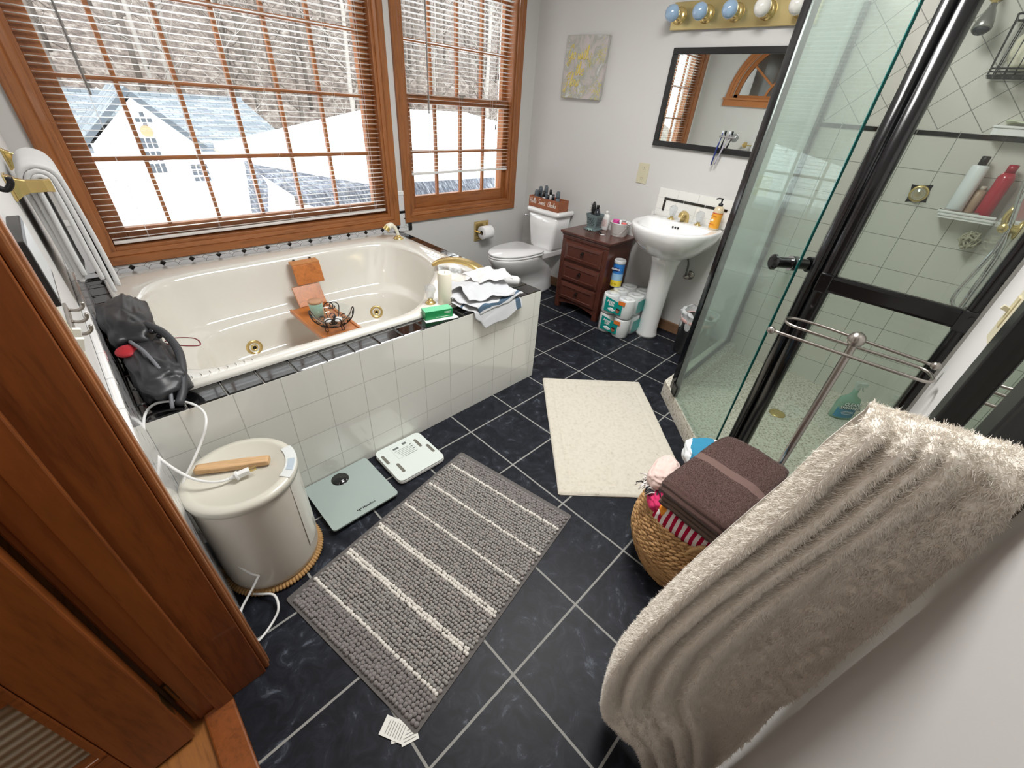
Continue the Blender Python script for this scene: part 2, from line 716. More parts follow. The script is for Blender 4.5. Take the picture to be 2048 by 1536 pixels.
def casing(mb, w, cw, y0, y1, x_left=None):
    """picture-frame casing with a stepped profile, mitred"""
    xs0, xs1, z0, z1 = w['x0'], w['x1'], w['z0'], w['z1']
    xl = x_left if x_left is not None else xs0 - cw
    outer = [(xl, z0 - cw), (xs1 + cw, z0 - cw), (xs1 + cw, z1 + cw), (xl, z1 + cw)]
    inner = [(xs0, z0), (xs1, z0), (xs1, z1), (xs0, z1)]

    def lerp(t):
        return [(o[0] + (i[0] - o[0]) * t, o[1] + (i[1] - o[1]) * t) for o, i in zip(outer, inner)]
    prof = [(0, y1), (0, y0 + 0.004), (0.06, y0), (0.55, y0 + 0.002), (0.62, y0 + 0.008), (0.70, y0 + 0.004), (0.93, y0 + 0.007), (1.0, y0 + 0.012), (1.0, y1)]
    for (t0, ya), (t1, yb) in zip(prof[:-1], prof[1:]):
        A, B = lerp(t0), lerp(t1)
        for k in range(4):
            k2 = (k + 1) % 4
            mb.add([(A[k][0], ya, A[k][1]), (A[k2][0], ya, A[k2][1]), (B[k2][0], yb, B[k2][1]), (B[k][0], yb, B[k][1])], [(0, 1, 2, 3)], 0 if k in (1, 3) else 1)


def sash(mb, x0, x1, z0, z1, y, fw, fb, ft, d=0.04):
    mb.box(x0, y, z0, x0 + fw, y + d, z1, 0)
    mb.box(x1 - fw, y, z0, x1, y + d, z1, 0)
    mb.box(x0 + fw, y, z0, x1 - fw, y + d, z0 + fb, 1)
    mb.box(x0 + fw, y, z1 - ft, x1 - fw, y + d, z1, 1)


def window(idx, w, sashes, left=None):
    t = bpy.data.objects.new('window_%d' % idx, None)
    COL.objects.link(t)
    t['kind'] = 'structure'
    mb = MB()
    casing(mb, w, 0.072, YB - 0.022, YB, left)
    mb.build('casing', [oak, oak_x], t)
    mb = MB()
    j = 0.018
    mb.box(w['x0'] - 0.001, YB - 0.004, w['z0'], w['x0'] + j, YB + 0.16, w['z1'], 0)
    mb.box(w['x1'] - j, YB - 0.004, w['z0'], w['x1'] + 0.001, YB + 0.16, w['z1'], 0)
    mb.box(w['x0'] + j, YB - 0.004, w['z1'] - j, w['x1'] - j, YB + 0.16, w['z1'], 1)
    mb.box(w['x0'] + j, YB - 0.004, w['z0'] - 0.001, w['x1'] - j, YB + 0.16, w['z0'] + j, 1)
    mb.build('window_jamb', [oak, oak_x], t, bevel=0.002)
    for x0, x1, z0, z1, y, fw, fb, ft, vx, hz in sashes:
        mb = MB()
        sash(mb, x0, x1, z0, z1, y, fw, fb, ft)
        s = mb.build('sash', [oak, oak_x], t, bevel=0.003)
        mb = MB()
        for x in vx:
            mb.box(x - 0.009, y + 0.004, z0 + fb, x + 0.009, y + 0.030, z1 - ft, 0)
        for z in hz:
            mb.box(x0 + fw, y + 0.005, z - 0.010, x1 - fw, y + 0.029, z + 0.010, 1)
        mb.build('muntin_grid', [oak, oak_x], s)
        mb = MB()
        mb.box(x0 + fw * 0.5, y + 0.032, z0 + fb * 0.5, x1 - fw * 0.5, y + 0.036, z1 - ft * 0.5)
        mb.build('pane', win_glass, s)
    return t


j = 0.018
w1 = window(1, W1, [(W1['x0'] + j, W1['x1'] - j, W1['z0'] + j, W1['z1'] - j, YB + 0.055, 0.075, 0.075, 0.07,
                     [-0.742 + 0.243 * k for k in range(5)], [1.138, 1.468, 1.798, 2.12])], left=-1.125)
wz = W2['z0'] + j
w2 = window(2, W2, [(W2['x0'] + j, W2['x1'] - j, wz, 1.500, YB + 0.040, 0.048, 0.085, 0.050, [1.078, 1.322, 1.566], [1.145]),
                    (W2['x0'] + j, W2['x1'] - j, 1.462, W2['z1'] - j, YB + 0.080, 0.040, 0.045, 0.06, [1.078, 1.322, 1.566], [1.800, 2.12])])
mb = MB()
mb.cyl((1.322, YB + 0.035, 1.497), (1.322, YB + 0.035, 1.512), 0.016)
mb.box(1.29, YB + 0.025, 1.508, 1.35, YB + 0.045, 1.518)
mb.build('sash_lock', nickel, w2)


def blind(name, label, x0, x1, z0, z1, y, pitch, wand_x, wand_z, rail_tilt=0.0, ladders=(), tassels=(), stack=0):
    t = thing(name, label, 'blinds', (0, 0, 0))
    mb = MB()
    z = z1 - 0.05
    k = 0
    L = x1 - x0
    zs = []
    while z > z0 + 0.028:
        zs.append(z)
        z -= pitch
    rnd = random.Random(idx_seed(name))
    for z in zs:
        # each slat: a slightly bowed 25 mm strip
        tl = 0.10 + rnd.uniform(-0.05, 0.05)
        dz = rnd.uniform(-0.0012, 0.0012)
        hw = 0.0148
        rows = []
        for s_ in (-1, -0.33, 0.33, 1):
            yy = y + hw * s_ * math.cos(tl)
            zz = z + dz - hw * s_ * math.sin(tl) + 0.0016 * (1 - s_ * s_)
            rows.append((yy, zz))
        vs = []
        for x in (x0, x1):
            for yy, zz in rows:
                vs.append((x, yy, zz))
            for yy, zz in reversed(rows):
                vs.append((x, yy, zz - 0.0009))
        n = 8
        fs = [(a, (a + 1) % n, n + (a + 1) % n, n + a) for a in range(n)] + [tuple(range(n)), tuple(reversed(range(n, 2 * n)))]
        mb.add(vs, fs, 0, False)
    mb.build('slats', blind_m, t)
    mb = MB()
    c = (z0 + 0.008)
    mb.add([(x0, y - 0.012, c - rail_tilt), (x1, y - 0.012, c + rail_tilt), (x1, y + 0.012, c + rail_tilt), (x0, y + 0.012, c - rail_tilt),
            (x0, y - 0.012, c + 0.016 - rail_tilt), (x1, y - 0.012, c + 0.016 + rail_tilt), (x1, y + 0.012, c + 0.016 + rail_tilt), (x0, y + 0.012, c + 0.016 - rail_tilt)],
           [(0, 3, 2, 1), (4, 5, 6, 7), (0, 1, 5, 4), (1, 2, 6, 5), (2, 3, 7, 6), (3, 0, 4, 7)])
    mb.build('bottom_rail', blind_m, t, bevel=0.003)
    mb = MB()
    mb.box(x0 - 0.004, y - 0.018, z1 - 0.03, x1 + 0.004, y + 0.018, z1 + 0.01)
    mb.build('head_rail', blind_m, t)
    mb = MB()
    for x in ladders:
        for dy in (-0.0135, 0.0135):
            mb.cyl((x, y + dy, z0 + 0.01), (x, y + dy, z1), 0.0007, n=5)
    for x, z in tassels:
        mb.cyl((x, y - 0.016, z), (x, y - 0.016, z1), 0.0008, n=5)
    mb.build('ladder_cord', white_pl, t)
    for x, z in tassels:
        mb = MB()
        mb.cyl((x, y - 0.016, z - 0.035), (x, y - 0.016, z), 0.0055, 0.003, n=8)
        mb.build('tassel', plain_get('tassel_wood', (70, 52, 44)), t)
    mb = MB()
    mb.cyl((wand_x, y - 0.024, wand_z), (wand_x + 0.005, y - 0.022, z1 - 0.02), 0.0042, n=8)
    mb.build('tilt_wand', plain_get('wand_grey', (128, 126, 124)), t)
    return t


def idx_seed(s):
    return sum(ord(c) for c in s)


def plain_get(name, col, rough=0.5, **kw):
    return MATS.get(name) or plain(name, col, rough, **kw)


blind('venetian_blind', 'wide white venetian blind over the large window behind the tub', W1['x0'] + 0.022, W1['x1'] - 0.022, 0.748, 2.33, YB + 0.030, 0.0268, -0.855, 1.40,
      ladders=(-0.86, -0.52, -0.10, 0.30, 0.50), rail_tilt=0.006)
blind('venetian_blind', 'narrow white venetian blind raised above the sill of the smaller window', W2['x0'] + 0.028, W2['x1'] - 0.030, 0.985, 2.33, YB + 0.018, 0.0268, 0.985, 1.39,
      ladders=(1.00, 1.30, 1.62), tassels=((1.668, 1.675), (1.655, 1.335)))

# ------------------------------------------------------------------ doorway on the left
jm = bpy.data.objects.new('trim_1', None)
COL.objects.link(jm)
jm['kind'] = 'structure'
mb = MB()
mb.box(-1.375, DY1 - 0.02, 0, XL + 0.0, DY1 + 0.001, 2.1)
mb.box(-1.375, DY0, 0, XL, DY0 + 0.02, 2.1)
mb.box(-1.375, DY0, 2.08, XL, DY1, 2.10)
mb.build('jamb', oak_dark, jm, bevel=0.002)
mb = MB()
mb.box(-1.335, DY1 - 0.034, 0, -1.292, DY1 - 0.02, 2.08)
mb.box(-1.335, DY0 + 0.02, 0, -1.292, DY0 + 0.034, 2.08)
mb.build('door_stop', oak_dark, jm, bevel=0.003)
mb = MB()
for y0, y1 in ((DY1 - 0.012, DY1 + 0.05), (DY0 - 0.05, DY0 + 0.012)):
    mb.box(XL, y0, 0, XL + 0.014, y1, 2.12)
    mb.box(XL, y0 + 0.012, 0, XL + 0.018, y1 - 0.018, 2.12)
mb.build('casing', oak, jm, bevel=0.004)
mb = MB()
mb.box(-1.388, DY1 - 0.014, 0, -1.372, DY1 + 0.05, 2.12)
mb.build('hall_casing', oak_dark, jm, bevel=0.004)
th = MB()
th.box(-1.365, DY0 + 0.03, -0.01, -1.292, DY1 - 0.02, 0.012)
struct(th, 'trim_2', oak_dark, bevel=0.005)

# the open door, swung into the hall
dr = bpy.data.objects.new('door_1', None)
COL.objects.link(dr)
dr.location = (-1.392, DY1 - 0.022, 0)
dr.rotation_euler = (0, 0, math.radians(3.5))
dr['kind'] = 'structure'
DWD = 0.80
mb = MB()
mb.box(-0.115, -0.036, 0.012, 0, 0, 2.06, 0)
mb.box(-DWD, -0.036, 0.012, -DWD + 0.115, 0, 2.06, 0)
mb.box(-DWD + 0.115, -0.036, 0.012, -0.115, 0, 0.20, 1)
mb.box(-DWD + 0.115, -0.036, 1.94, -0.115, 0, 2.06, 1)
mb.build('door_frame', [oak_dark, oak_dark_x], dr, bevel=0.004)
mb = MB()
for k in range(1, 5):
    z = 0.20 + k * 1.74 / 5
    mb.box(-DWD + 0.115, -0.034, z - 0.014, -0.115, -0.006, z + 0.014)
for k in range(1, 3):
    x = -0.115 - (DWD - 0.23) * k / 3
    mb.box(x - 0.014, -0.034, 0.20, x + 0.014, -0.006, 1.94)
for a, b in (((-DWD + 0.115, 0.20), (-0.115, 0.214)), ((-DWD + 0.115, 1.926), (-0.115, 1.94))):
    mb.box(a[0], -0.038, a[1], b[0], -0.002, b[1])
mb.box(-0.129, -0.038, 0.20, -0.115, -0.002, 1.94)
mb.build('muntin_grid', oak_dark_x, dr, bevel=0.003)
dm, nt, b = base('door_sheer_curtain', (206, 196, 176), 0.85)
v = coords(nt)
pz = split(nt, v)
wv = math_node(nt, 'SINE', math_node(nt, 'MULTIPLY', pz[2], 2 * PI / 0.026))
f = math_node(nt, 'ADD', math_node(nt, 'MULTIPLY', wv, 0.5), 0.5)
nt.links.new(mix(nt, f, srgb(150, 138, 118), srgb(206, 198, 182)), b.inputs['Base Color'])
bump(nt, b, f, 0.5, 0.006)
mb = MB()
mb.box(-DWD + 0.115, -0.014, 0.20, -0.115, -0.010, 1.94)
mb.build('sheer_curtain', dm, dr)
mb = MB()
mb.box(-DWD + 0.115, -0.023, 0.20, -0.115, -0.020, 1.94)
mb.build('pane', win_glass, dr)
for z in (0.20, 1.05, 1.85):
    mb = MB()
    mb.cyl((0.014, 0.004, z - 0.045), (0.014, 0.004, z + 0.045), 0.0065, n=12)
    mb.box(-0.002, -0.033, z - 0.042, 0.001, 0.002, z + 0.042)
    mb.build('hinge', plain_get('aged_brass', (120, 100, 62), 0.4, metal=1.0), dr)
mb = MB()
for s_ in (-1, 1):
    yb_ = -0.018 + s_ * 0.018
    mb.cyl((-DWD + 0.06, yb_, 0.95), (-DWD + 0.06, yb_ + s_ * 0.035, 0.95), 0.01)
    mb.sphere((-DWD + 0.06, yb_ + s_ * 0.05, 0.95), 0.027)
mb.build('door_knob', brass, dr)

# ------------------------------------------------------------------ arched interior window high in the left wall
aw = bpy.data.objects.new('window_3', None)
COL.objects.link(aw)
aw['kind'] = 'structure'
yc, rr, zs = AW['y'], AW['r'], AW['z']


def arch_band(mb, r0, r1, x0, x1, a0=0.0, a1=PI, n=40, mi=0):
    def fn(u, v):
        a = a0 + (a1 - a0) * u
        q = [(r0, x0), (r1, x0), (r1, x1), (r0, x1)][int(round(v * 4)) % 4]
        return (q[1], yc + q[0] * math.cos(a), zs + q[0] * math.sin(a))
    mb.grid(n, 4, fn, mi, False, cv=True) if False else None
    ring = [(r0, x0), (r1, x0), (r1, x1), (r0, x1)]
    vs, fs = [], []
    for i in range(n + 1):
        a = a0 + (a1 - a0) * i / n
        for r, x in ring:
            vs.append((x, yc + r * math.cos(a), zs + r * math.sin(a)))
    for i in range(n):
        for k in range(4):
            k2 = (k + 1) % 4
            fs.append((i * 4 + k, i * 4 + k2, (i + 1) * 4 + k2, (i + 1) * 4 + k))
    fs.append((0, 1, 2, 3))
    fs.append(tuple(n * 4 + k for k in (3, 2, 1, 0)))
    mb.add(vs, fs, mi)


mb = MB()
arch_band(mb, rr - 0.005, rr + 0.075, XL - 0.0, XL + 0.02)
arch_band(mb, rr + 0.03, rr + 0.062, XL + 0.0, XL + 0.028)
mb.box(XL - 0.001, yc - rr - 0.09, zs - 0.075, XL + 0.022, yc + rr + 0.09, zs)
mb.box(XL - 0.001, yc - rr - 0.10, zs - 0.008, XL + 0.034, yc + rr + 0.10, zs + 0.012)
mb.build('casing', plain_get('oak_arch', (176, 112, 62), 0.4, vary=0.12), aw)
mb = MB()
arch_band(mb, rr - 0.05, rr - 0.004, XL - 0.07, XL - 0.03)
mb.box(XL - 0.07, yc - rr + 0.004, zs + 0.001, XL - 0.03, yc + rr - 0.004, zs + 0.045)
mb.build('sash', MATS['oak_arch'], aw)
mb = MB()
arch_band(mb, 0.235, 0.257, XL - 0.065, XL - 0.038)
for dg_ in (36, 72, 108, 144):
    a = math.radians(dg_)
    d = Vector((0, math.cos(a), math.sin(a)))
    mb.bar(Vector((XL - 0.052, yc, zs)) + d * 0.25, Vector((XL - 0.052, yc, zs)) + d * (rr - 0.03), 0.02, 0.02)
mb.build('muntin_grid', MATS['oak_arch'], aw)
mb = MB()
n = 32
vs = [(XL - 0.052, yc, zs + 0.02)] + [(XL - 0.052, yc + (rr - 0.03) * math.cos(PI * k / n), zs + 0.02 + (rr - 0.05) * math.sin(PI * k / n)) for k in range(n + 1)]
mb.add(vs, [(0, k + 1, k + 2) for k in range(n)])
mb.build('pane', glass('reeded_glass', (205, 210, 212), 2.4, 0.08), aw)

# housings for the added fill lamps, unseen above the room and the hall
t = thing('added_ceiling_light', 'added unseen rectangular fill light panel above the middle of the bathroom', 'ceiling light', (0.35, -0.40, CEIL))
mb = MB()
mb.box(-0.62, -0.32, -0.06, 0.62, -0.30, 0)
mb.box(-0.62, 0.30, -0.06, 0.62, 0.32, 0)
mb.box(-0.62, -0.30, -0.06, -0.60, 0.30, 0)
mb.box(0.60, -0.30, -0.06, 0.62, 0.30, 0)
mb.build('frame', white_pl, t, bevel=0.004)
mb = MB()
mb.box(-0.60, -0.30, -0.035, 0.60, 0.30, -0.025)
mb.build('diffuser', white_pl, t)
for nm, lb, x, y, r in (('added_ceiling_light', 'added unseen round fill light in the hall outside the door', -1.95, -1.2, 0.18),):
    t = thing(nm, lb, 'ceiling light', (x, y, CEIL))
    mb = MB()
    mb.lathe([(r, -0.001), (r, -0.03), (r * 0.9, -0.05), (r * 0.9, -0.001)], 40)
    mb.build('base_ring', white_pl, t)
    mb = MB()
    mb.lathe([(r * 0.88, -0.045), (r * 0.84, -0.065), (r * 0.5, -0.078), (0.001, -0.082)], 40, cap0=False, cap1=False)
    mb.build('diffuser', glass('frosted_glass', (246, 246, 244), 0.6, 0.3, 0.35) if 'frosted_glass' not in MATS else MATS['frosted_glass'], t)
# ------------------------------------------------------------------ outside: snow, neighbours' house, own roof, woods
GZ = -3.4
m, nt, b = base('snowy_ground', (244, 246, 250), 0.9)
v = coords(nt)
f = noise(nt, v, 0.55, 6, 0.7)
nt.links.new(ramp(nt, f, [(0.36, (150, 140, 124)), (0.40, (226, 226, 226)), (0.5, (246, 248, 252)), (0.9, (248, 249, 252))]), b.inputs['Base Color'])
mb = MB()
mb.box(-45, 2.2, GZ - 0.3, 75, 60, GZ)
mb.build('snowy_yard', m, kind='structure')
m, nt, b = base('leaf_litter_hill', (150, 132, 118), 0.95)
v = coords(nt, (1, 1, 1))
f = noise(nt, v, 1.6, 10, 0.75, 0.6)
f2 = noise(nt, coords(nt, (3.0, 3.0, 0.45)), 1.4, 8, 0.75, 0.4)
ff = math_node(nt, 'MULTIPLY_ADD', f2, 0.55, math_node(nt, 'MULTIPLY', f, 0.45))
nt.links.new(ramp(nt, ff, [(0.38, (56, 49, 45)), (0.47, (84, 72, 66)), (0.53, (112, 101, 93)), (0.62, (152, 146, 140))]), b.inputs['Base Color'])
mb = MB()
rnd = random.Random(3)


def hill(u, v):
    x = -50 + 130 * u
    y = 19 + 50 * v + 1.5 * math.sin(x * 0.21)
    z = GZ - 0.4 + 30 * v ** 1.0 + 0.7 * math.sin(x * 0.35 + v * 9) * v
    return (x, y, z)


mb.grid(70, 24, hill)
mb.build('wooded_hillside', m, kind='structure')

bark = plain('grey_bark', (92, 83, 76), 0.9, vary=0.3)
bark2 = plain('pale_bark', (140, 133, 126), 0.9, vary=0.2)


def tree_mesh(seed, h, r):
    rd = random.Random(seed)
    mb = MB()
    pts = [Vector((0, 0, 0))]
    for k in range(1, 7):
        pts.append(Vector((rd.uniform(-.12, .12) * k * 0.35, rd.uniform(-.1, .1) * k * 0.35, h * k / 6)))
    mb.tube(pts, [r * (1 - 0.14 * k) for k in range(7)], 6)

    def limb(p, d, L, rad, lvl):
        q = [p]
        for _ in range(3):
            d = (d + Vector((rd.uniform(-.25, .25), rd.uniform(-.25, .25), rd.uniform(-.02, .22)))).normalized()
            q.append(q[-1] + d * L / 3)
        mb.tube(q, [rad, rad * .75, rad * .5, rad * .25], 4)
        if lvl:
            for _ in range(3):
                i = rd.choice((1, 2, 3))
                a = rd.uniform(0, 2 * PI)
                limb(q[i], Vector((math.cos(a), math.sin(a), rd.uniform(.1, .8))).normalized(), L * rd.uniform(.4, .65), rad * .45, lvl - 1)
    for k in range(15):
        t = 0.16 + 0.80 * k / 15
        p = pts[min(5, int(t * 6))].lerp(pts[min(5, int(t * 6)) + 1], t * 6 % 1)
        a = rd.uniform(0, 2 * PI)
        limb(p, Vector((math.cos(a), math.sin(a), rd.uniform(.15, .9))).normalized(), h * rd.uniform(.09, .19) * (1.15 - t * .6), r * .32 * (1.1 - t * .6), 2 if k % 3 else 1)
    return mb


protos = []
for k in range(4):
    o = tree_mesh(20 + k, 13.0, 0.10).build('bare_tree', bark if k != 2 else bark2)
    protos.append(o)
rd = random.Random(12)
used = set()
spots = []
for row in range(8):
    for c in range(15):
        v = 0.01 + row * 0.072 + rd.uniform(0, .05)
        # fan of directions seen through the windows
        ang = -0.06 + 1.02 * (c + rd.uniform(0.05, .95)) / 15
        dist = 21 + row * 3.6 + rd.uniform(0, 2.5)
        spots.append((math.sin(ang) * dist, math.cos(ang) * dist + 0.5))
for k, (x, y) in enumerate(spots):
    i = rd.randrange(4)
    u = (x + 50) / 130
    vv = max(0.0, (y - 19 - 1.5 * math.sin(x * 0.21)) / 50)
    z = hill(u, vv)[2] if vv > 0 else GZ
    o = protos[i]
    if i in used:
        o = o.copy()
        COL.objects.link(o)
    used.add(i)
    o.location = (x, y, z - 0.2)
    o.rotation_euler = (rd.uniform(-.05, .05), rd.uniform(-.05, .05), rd.uniform(0, 6.28))
    s_ = rd.uniform(0.75, 1.25)
    o.scale = (s_ * 1.1, s_ * 1.1, s_)
    o['label'] = 'bare leafless tree in the woods beyond the snowy yard'
    o['category'] = 'tree'
    o['group'] = 'bare trees in the woods beyond the yard'

# white house with a grey shingle roof
wallw = plain('white_siding', (244, 244, 246), 0.7)
m, nt, b = base('grey_shingles', (150, 158, 164), 0.9)
v = coords(nt)
p = split(nt, v)
br = N(nt, 'ShaderNodeTexBrick')
br.inputs['Scale'].default_value = 2.0
br.inputs['Color1'].default_value = srgb(88, 96, 104)
br.inputs['Color2'].default_value = srgb(128, 134, 138)
br.inputs['Mortar'].default_value = srgb(70, 76, 82)
br.inputs['Brick Width'].default_value = 0.55
br.inputs['Row Height'].default_value = 0.3
br.inputs['Mortar Size'].default_value = 0.02
nt.links.new(v, br.inputs['Vector'])
nt.links.new(br.outputs['Color'], b.inputs['Base Color'])
shingle = m
hw = thing('white_house', 'white house with grey shingle roofs and a round gable window beyond the snowy yard', 'house', (3.0, 15.5, GZ))


def ext(u, v, dist):
    """a point at a given distance from the window along the view ray (outdoor layout)"""
    d = ray(u, v)
    return CAM + d * (dist / d.y)


hloc = Vector(hw.location)
GABLE = 15.0
pk = ext(262, 192, GABLE)
rl = ext(398, 288, GABLE)
ll_dx = rl.x - pk.x
eave_z = rl.z
yg = pk.y
mb = MB()
x0, x1 = pk.x - ll_dx, pk.x + ll_dx
mb.add([Vector(q) - hloc for q in ((x0, yg, GZ), (x1, yg, GZ), (x1, yg, eave_z), (pk.x, yg, pk.z), (x0, yg, eave_z),
                                   (x0, yg + 6, GZ), (x1, yg + 6, GZ), (x1, yg + 6, eave_z), (pk.x, yg + 6, pk.z), (x0, yg + 6, eave_z))],
       [(0, 1, 2, 3, 4), (9, 8, 7, 6, 5), (1, 6, 7, 2), (5, 0, 4, 9)])
mb.build('gable_wall', wallw, hw)
rid = ext(470, 204, GABLE + 4.5)
rid2 = ext(100, 186, GABLE + 4.5)
ridz = (rid.z + rid2.z) / 2
eav = ext(455, 292, GABLE + 0.9)
ry = rid.y
mb = MB()
xa, xb = pk.x - 8.5, rid.x
mb.add([Vector(q) - hloc for q in ((xa, yg + 0.8, GZ), (xb, yg + 0.8, GZ), (xb, yg + 0.8, eave_z), (xa, yg + 0.8, eave_z),
                                   (xb, ry, ridz), (xb, 2 * ry - yg - 0.8, eave_z), (xb, 2 * ry - yg - 0.8, GZ))],
       [(0, 1, 2, 3), (1, 6, 5, 4, 2)])
mb.build('main_wall', wallw, hw)
mb = MB()
for s_ in (-1, 1):
    ya = ry + s_ * (ry - yg - 0.45)
    mb.add([Vector(q) - hloc for q in ((xa, ya, eave_z - 0.12), (xb + 0.25, ya, eave_z - 0.12), (xb + 0.25, ry, ridz + 0.05), (xa, ry, ridz + 0.05))], [(0, 1, 2, 3)])
for s_ in (-1, 1):
    xx = pk.x + s_ * (ll_dx + 0.15)
    mb.add([Vector(q) - hloc for q in ((pk.x, yg - 0.15, pk.z + 0.1), (xx, yg - 0.15, eave_z - 0.05), (xx, yg + 2.3, eave_z - 0.05), (pk.x, yg + 2.5, pk.z + 0.1))], [(0, 1, 2, 3)])
mb.build('shingle_roof', shingle, hw, solid=0.12)
dk = plain('dark_window_pane', (52, 58, 66), 0.3)
for (u, v_, w_, h_, nm) in ((287, 240, 0.36, 0.36, 'round_window'), (308, 312, 0.36, 0.85, 'arched_window'), (402, 345, 0.42, 0.45, 'side_window')):
    c = ext(u, v_, GABLE - 0.02) - hloc
    mb = MB()
    for i in range(3):
        for k in range(3 if h_ < 1 else 5):
            nk = 3 if h_ < 1 else 5
            if nm == 'round_window' and i in (0, 2) and k in (0, 2):
                continue
            cx = c.x + (i - 1) * w_ / 3
            cz = c.z + (k - (nk - 1) / 2) * h_ / nk
            mb.box(cx - w_ / 8, c.y - 0.02, cz - h_ / nk / 2.6, cx + w_ / 8, c.y, cz + h_ / nk / 2.6)
    mb.build(nm, dk, hw)
c = ext(294, 263, GABLE - 0.05) - hloc
mb = MB()
mb.cyl((c.x, c.y - 0.03, c.z), (c.x, c.y + 0.03, c.z), 0.13, n=24)
mb.build('gable_disc', plain('pale_wood_disc', (150, 122, 92), 0.8), hw)

# this house's own snow-covered lower roofs just outside the windows
sr = thing('garage_roof', 'snow covered roof with a yellow ridge edge and bare shingles along its gutter outside the windows', 'roof', (4.5, 7.0, GZ))
rl0 = Vector(sr.location)


def P3(u, v, d):
    return ext(u, v, d) - rl0


snowb = plain('roof_snow', (247, 249, 252), 0.9)
A = P3(430, 298, 9.5)
B = P3(745, 224, 9.5)
C_ = P3(930, 232, 9.5)
D = P3(1060, 270, 8.0)
E_ = P3(1060, 352, 4.0)
F = P3(740, 372, 4.2)
G = P3(500, 330, 5.2)
mb = MB()
mb.add([A, B, C_, D, E_, F, G], [(0, 1, 2, 3, 4, 5, 6)])
mb.build('snow_cover', snowb, sr, solid=0.08)
mb = MB()
mb.add([G + Vector((0, 0, -0.03)), F + Vector((0, 0, -0.03)), E_ + Vector((0, 0, -0.03)), P3(1060, 440, 3.6), P3(735, 470, 3.7), P3(600, 400, 4.2)], [(0, 1, 2, 3, 4, 5)])
m, nt, b = base('dark_wet_shingles', (120, 124, 136), 0.85)
v = coords(nt)
f = noise(nt, coords(nt, (26, 5, 5)), 2.2, 8, 0.8)
nt.links.new(ramp(nt, f, [(0.36, (44, 46, 54)), (0.5, (84, 88, 98)), (0.62, (150, 154, 162))]), b.inputs['Base Color'])
wet = m
mb.build('bare_shingles', wet, sr, solid=0.05)
mb = MB()
a1, b1, a2, b2 = P3(428, 299, 9.3), P3(745, 223, 9.3), P3(500, 304, 9.25), P3(745, 236, 9.25)
mb.add([a1, b1, b2, P3(640, 262, 9.25), P3(560, 282, 9.25), P3(530, 310, 9.25), P3(455, 312, 9.25)], [(0, 6, 5, 4, 3, 2, 1)])
mb.build('ridge_flashing', plain('pale_yellow_flashing', (160, 154, 118), 0.7), sr, solid=0.04)
mb = MB()
mb.add([P3(488, 322, 5.0), P3(502, 322, 5.0), P3(534, 366, 4.4), P3(534, 440, 3.9), P3(506, 446, 3.8), P3(500, 400, 4.2)], [(0, 5, 4, 3, 2, 1)])
mb.build('valley_shingles', wet, sr, solid=0.05)
# ------------------------------------------------------------------ wainscot tile around the tub
from mathutils import noise as mnoise
from mathutils.bvhtree import BVHTree


def octagon_mat(name, zmax):
    m, nt, b = base(name, (222, 222, 224), 0.12, coat=0.4)
    v = coords(nt)
    p = split(nt, v)
    P = 0.06825
    h = math_node(nt, 'ADD', p[0], p[1])
    return m, nt, b, p, P


def octagon(name, axis, x0, zlim):
    m, nt, b = base(name, (222, 222, 224), 0.12, coat=0.4)
    p = split(nt, coords(nt))
    P = 0.06825
    u = math_node(nt, 'DIVIDE', math_node(nt, 'SUBTRACT', p[axis], x0), P)
    w = math_node(nt, 'DIVIDE', math_node(nt, 'SUBTRACT', p[2], 0.634), P)
    fu = math_node(nt, 'SUBTRACT', math_node(nt, 'FRACT', math_node(nt, 'ADD', u, 100.5)), 0.5)
    fw = math_node(nt, 'SUBTRACT', math_node(nt, 'FRACT', math_node(nt, 'ADD', w, 100.5)), 0.5)
    au, aw_ = math_node(nt, 'ABSOLUTE', fu), math_node(nt, 'ABSOLUTE', fw)
    d = math_node(nt, 'ADD', au, aw_)
    dot = math_node(nt, 'LESS_THAN', d, 0.205)
    ring = math_node(nt, 'MULTIPLY', math_node(nt, 'LESS_THAN', d, 0.245), math_node(nt, 'GREATER_THAN', d, 0.205))
    lines = math_node(nt, 'MULTIPLY', math_node(nt, 'LESS_THAN', math_node(nt, 'MINIMUM', au, aw_), 0.016), math_node(nt, 'GREATER_THAN', d, 0.23))
    g = math_node(nt, 'MAXIMUM', ring, lines)
    # every other dot is black
    par = math_node(nt, 'FRACT', math_node(nt, 'MULTIPLY', math_node(nt, 'ADD', math_node(nt, 'FLOOR', math_node(nt, 'ADD', u, 100.5)), math_node(nt, 'FLOOR', math_node(nt, 'ADD', w, 100.5))), 0.5))
    blk = math_node(nt, 'MULTIPLY', dot, math_node(nt, 'LESS_THAN', par, 0.25))
    inz = math_node(nt, 'LESS_THAN', p[2], zlim)
    g = math_node(nt, 'MULTIPLY', g, inz)
    blk = math_node(nt, 'MULTIPLY', blk, inz)
    c = mix(nt, blk, mix(nt, g, srgb(222, 222, 224), srgb(112, 112, 112)), srgb(14, 14, 16))
    nt.links.new(c, b.inputs['Base Color'])
    bump(nt, b, math_node(nt, 'SUBTRACT', 1.0, g), 0.5, 0.0015)
    return m


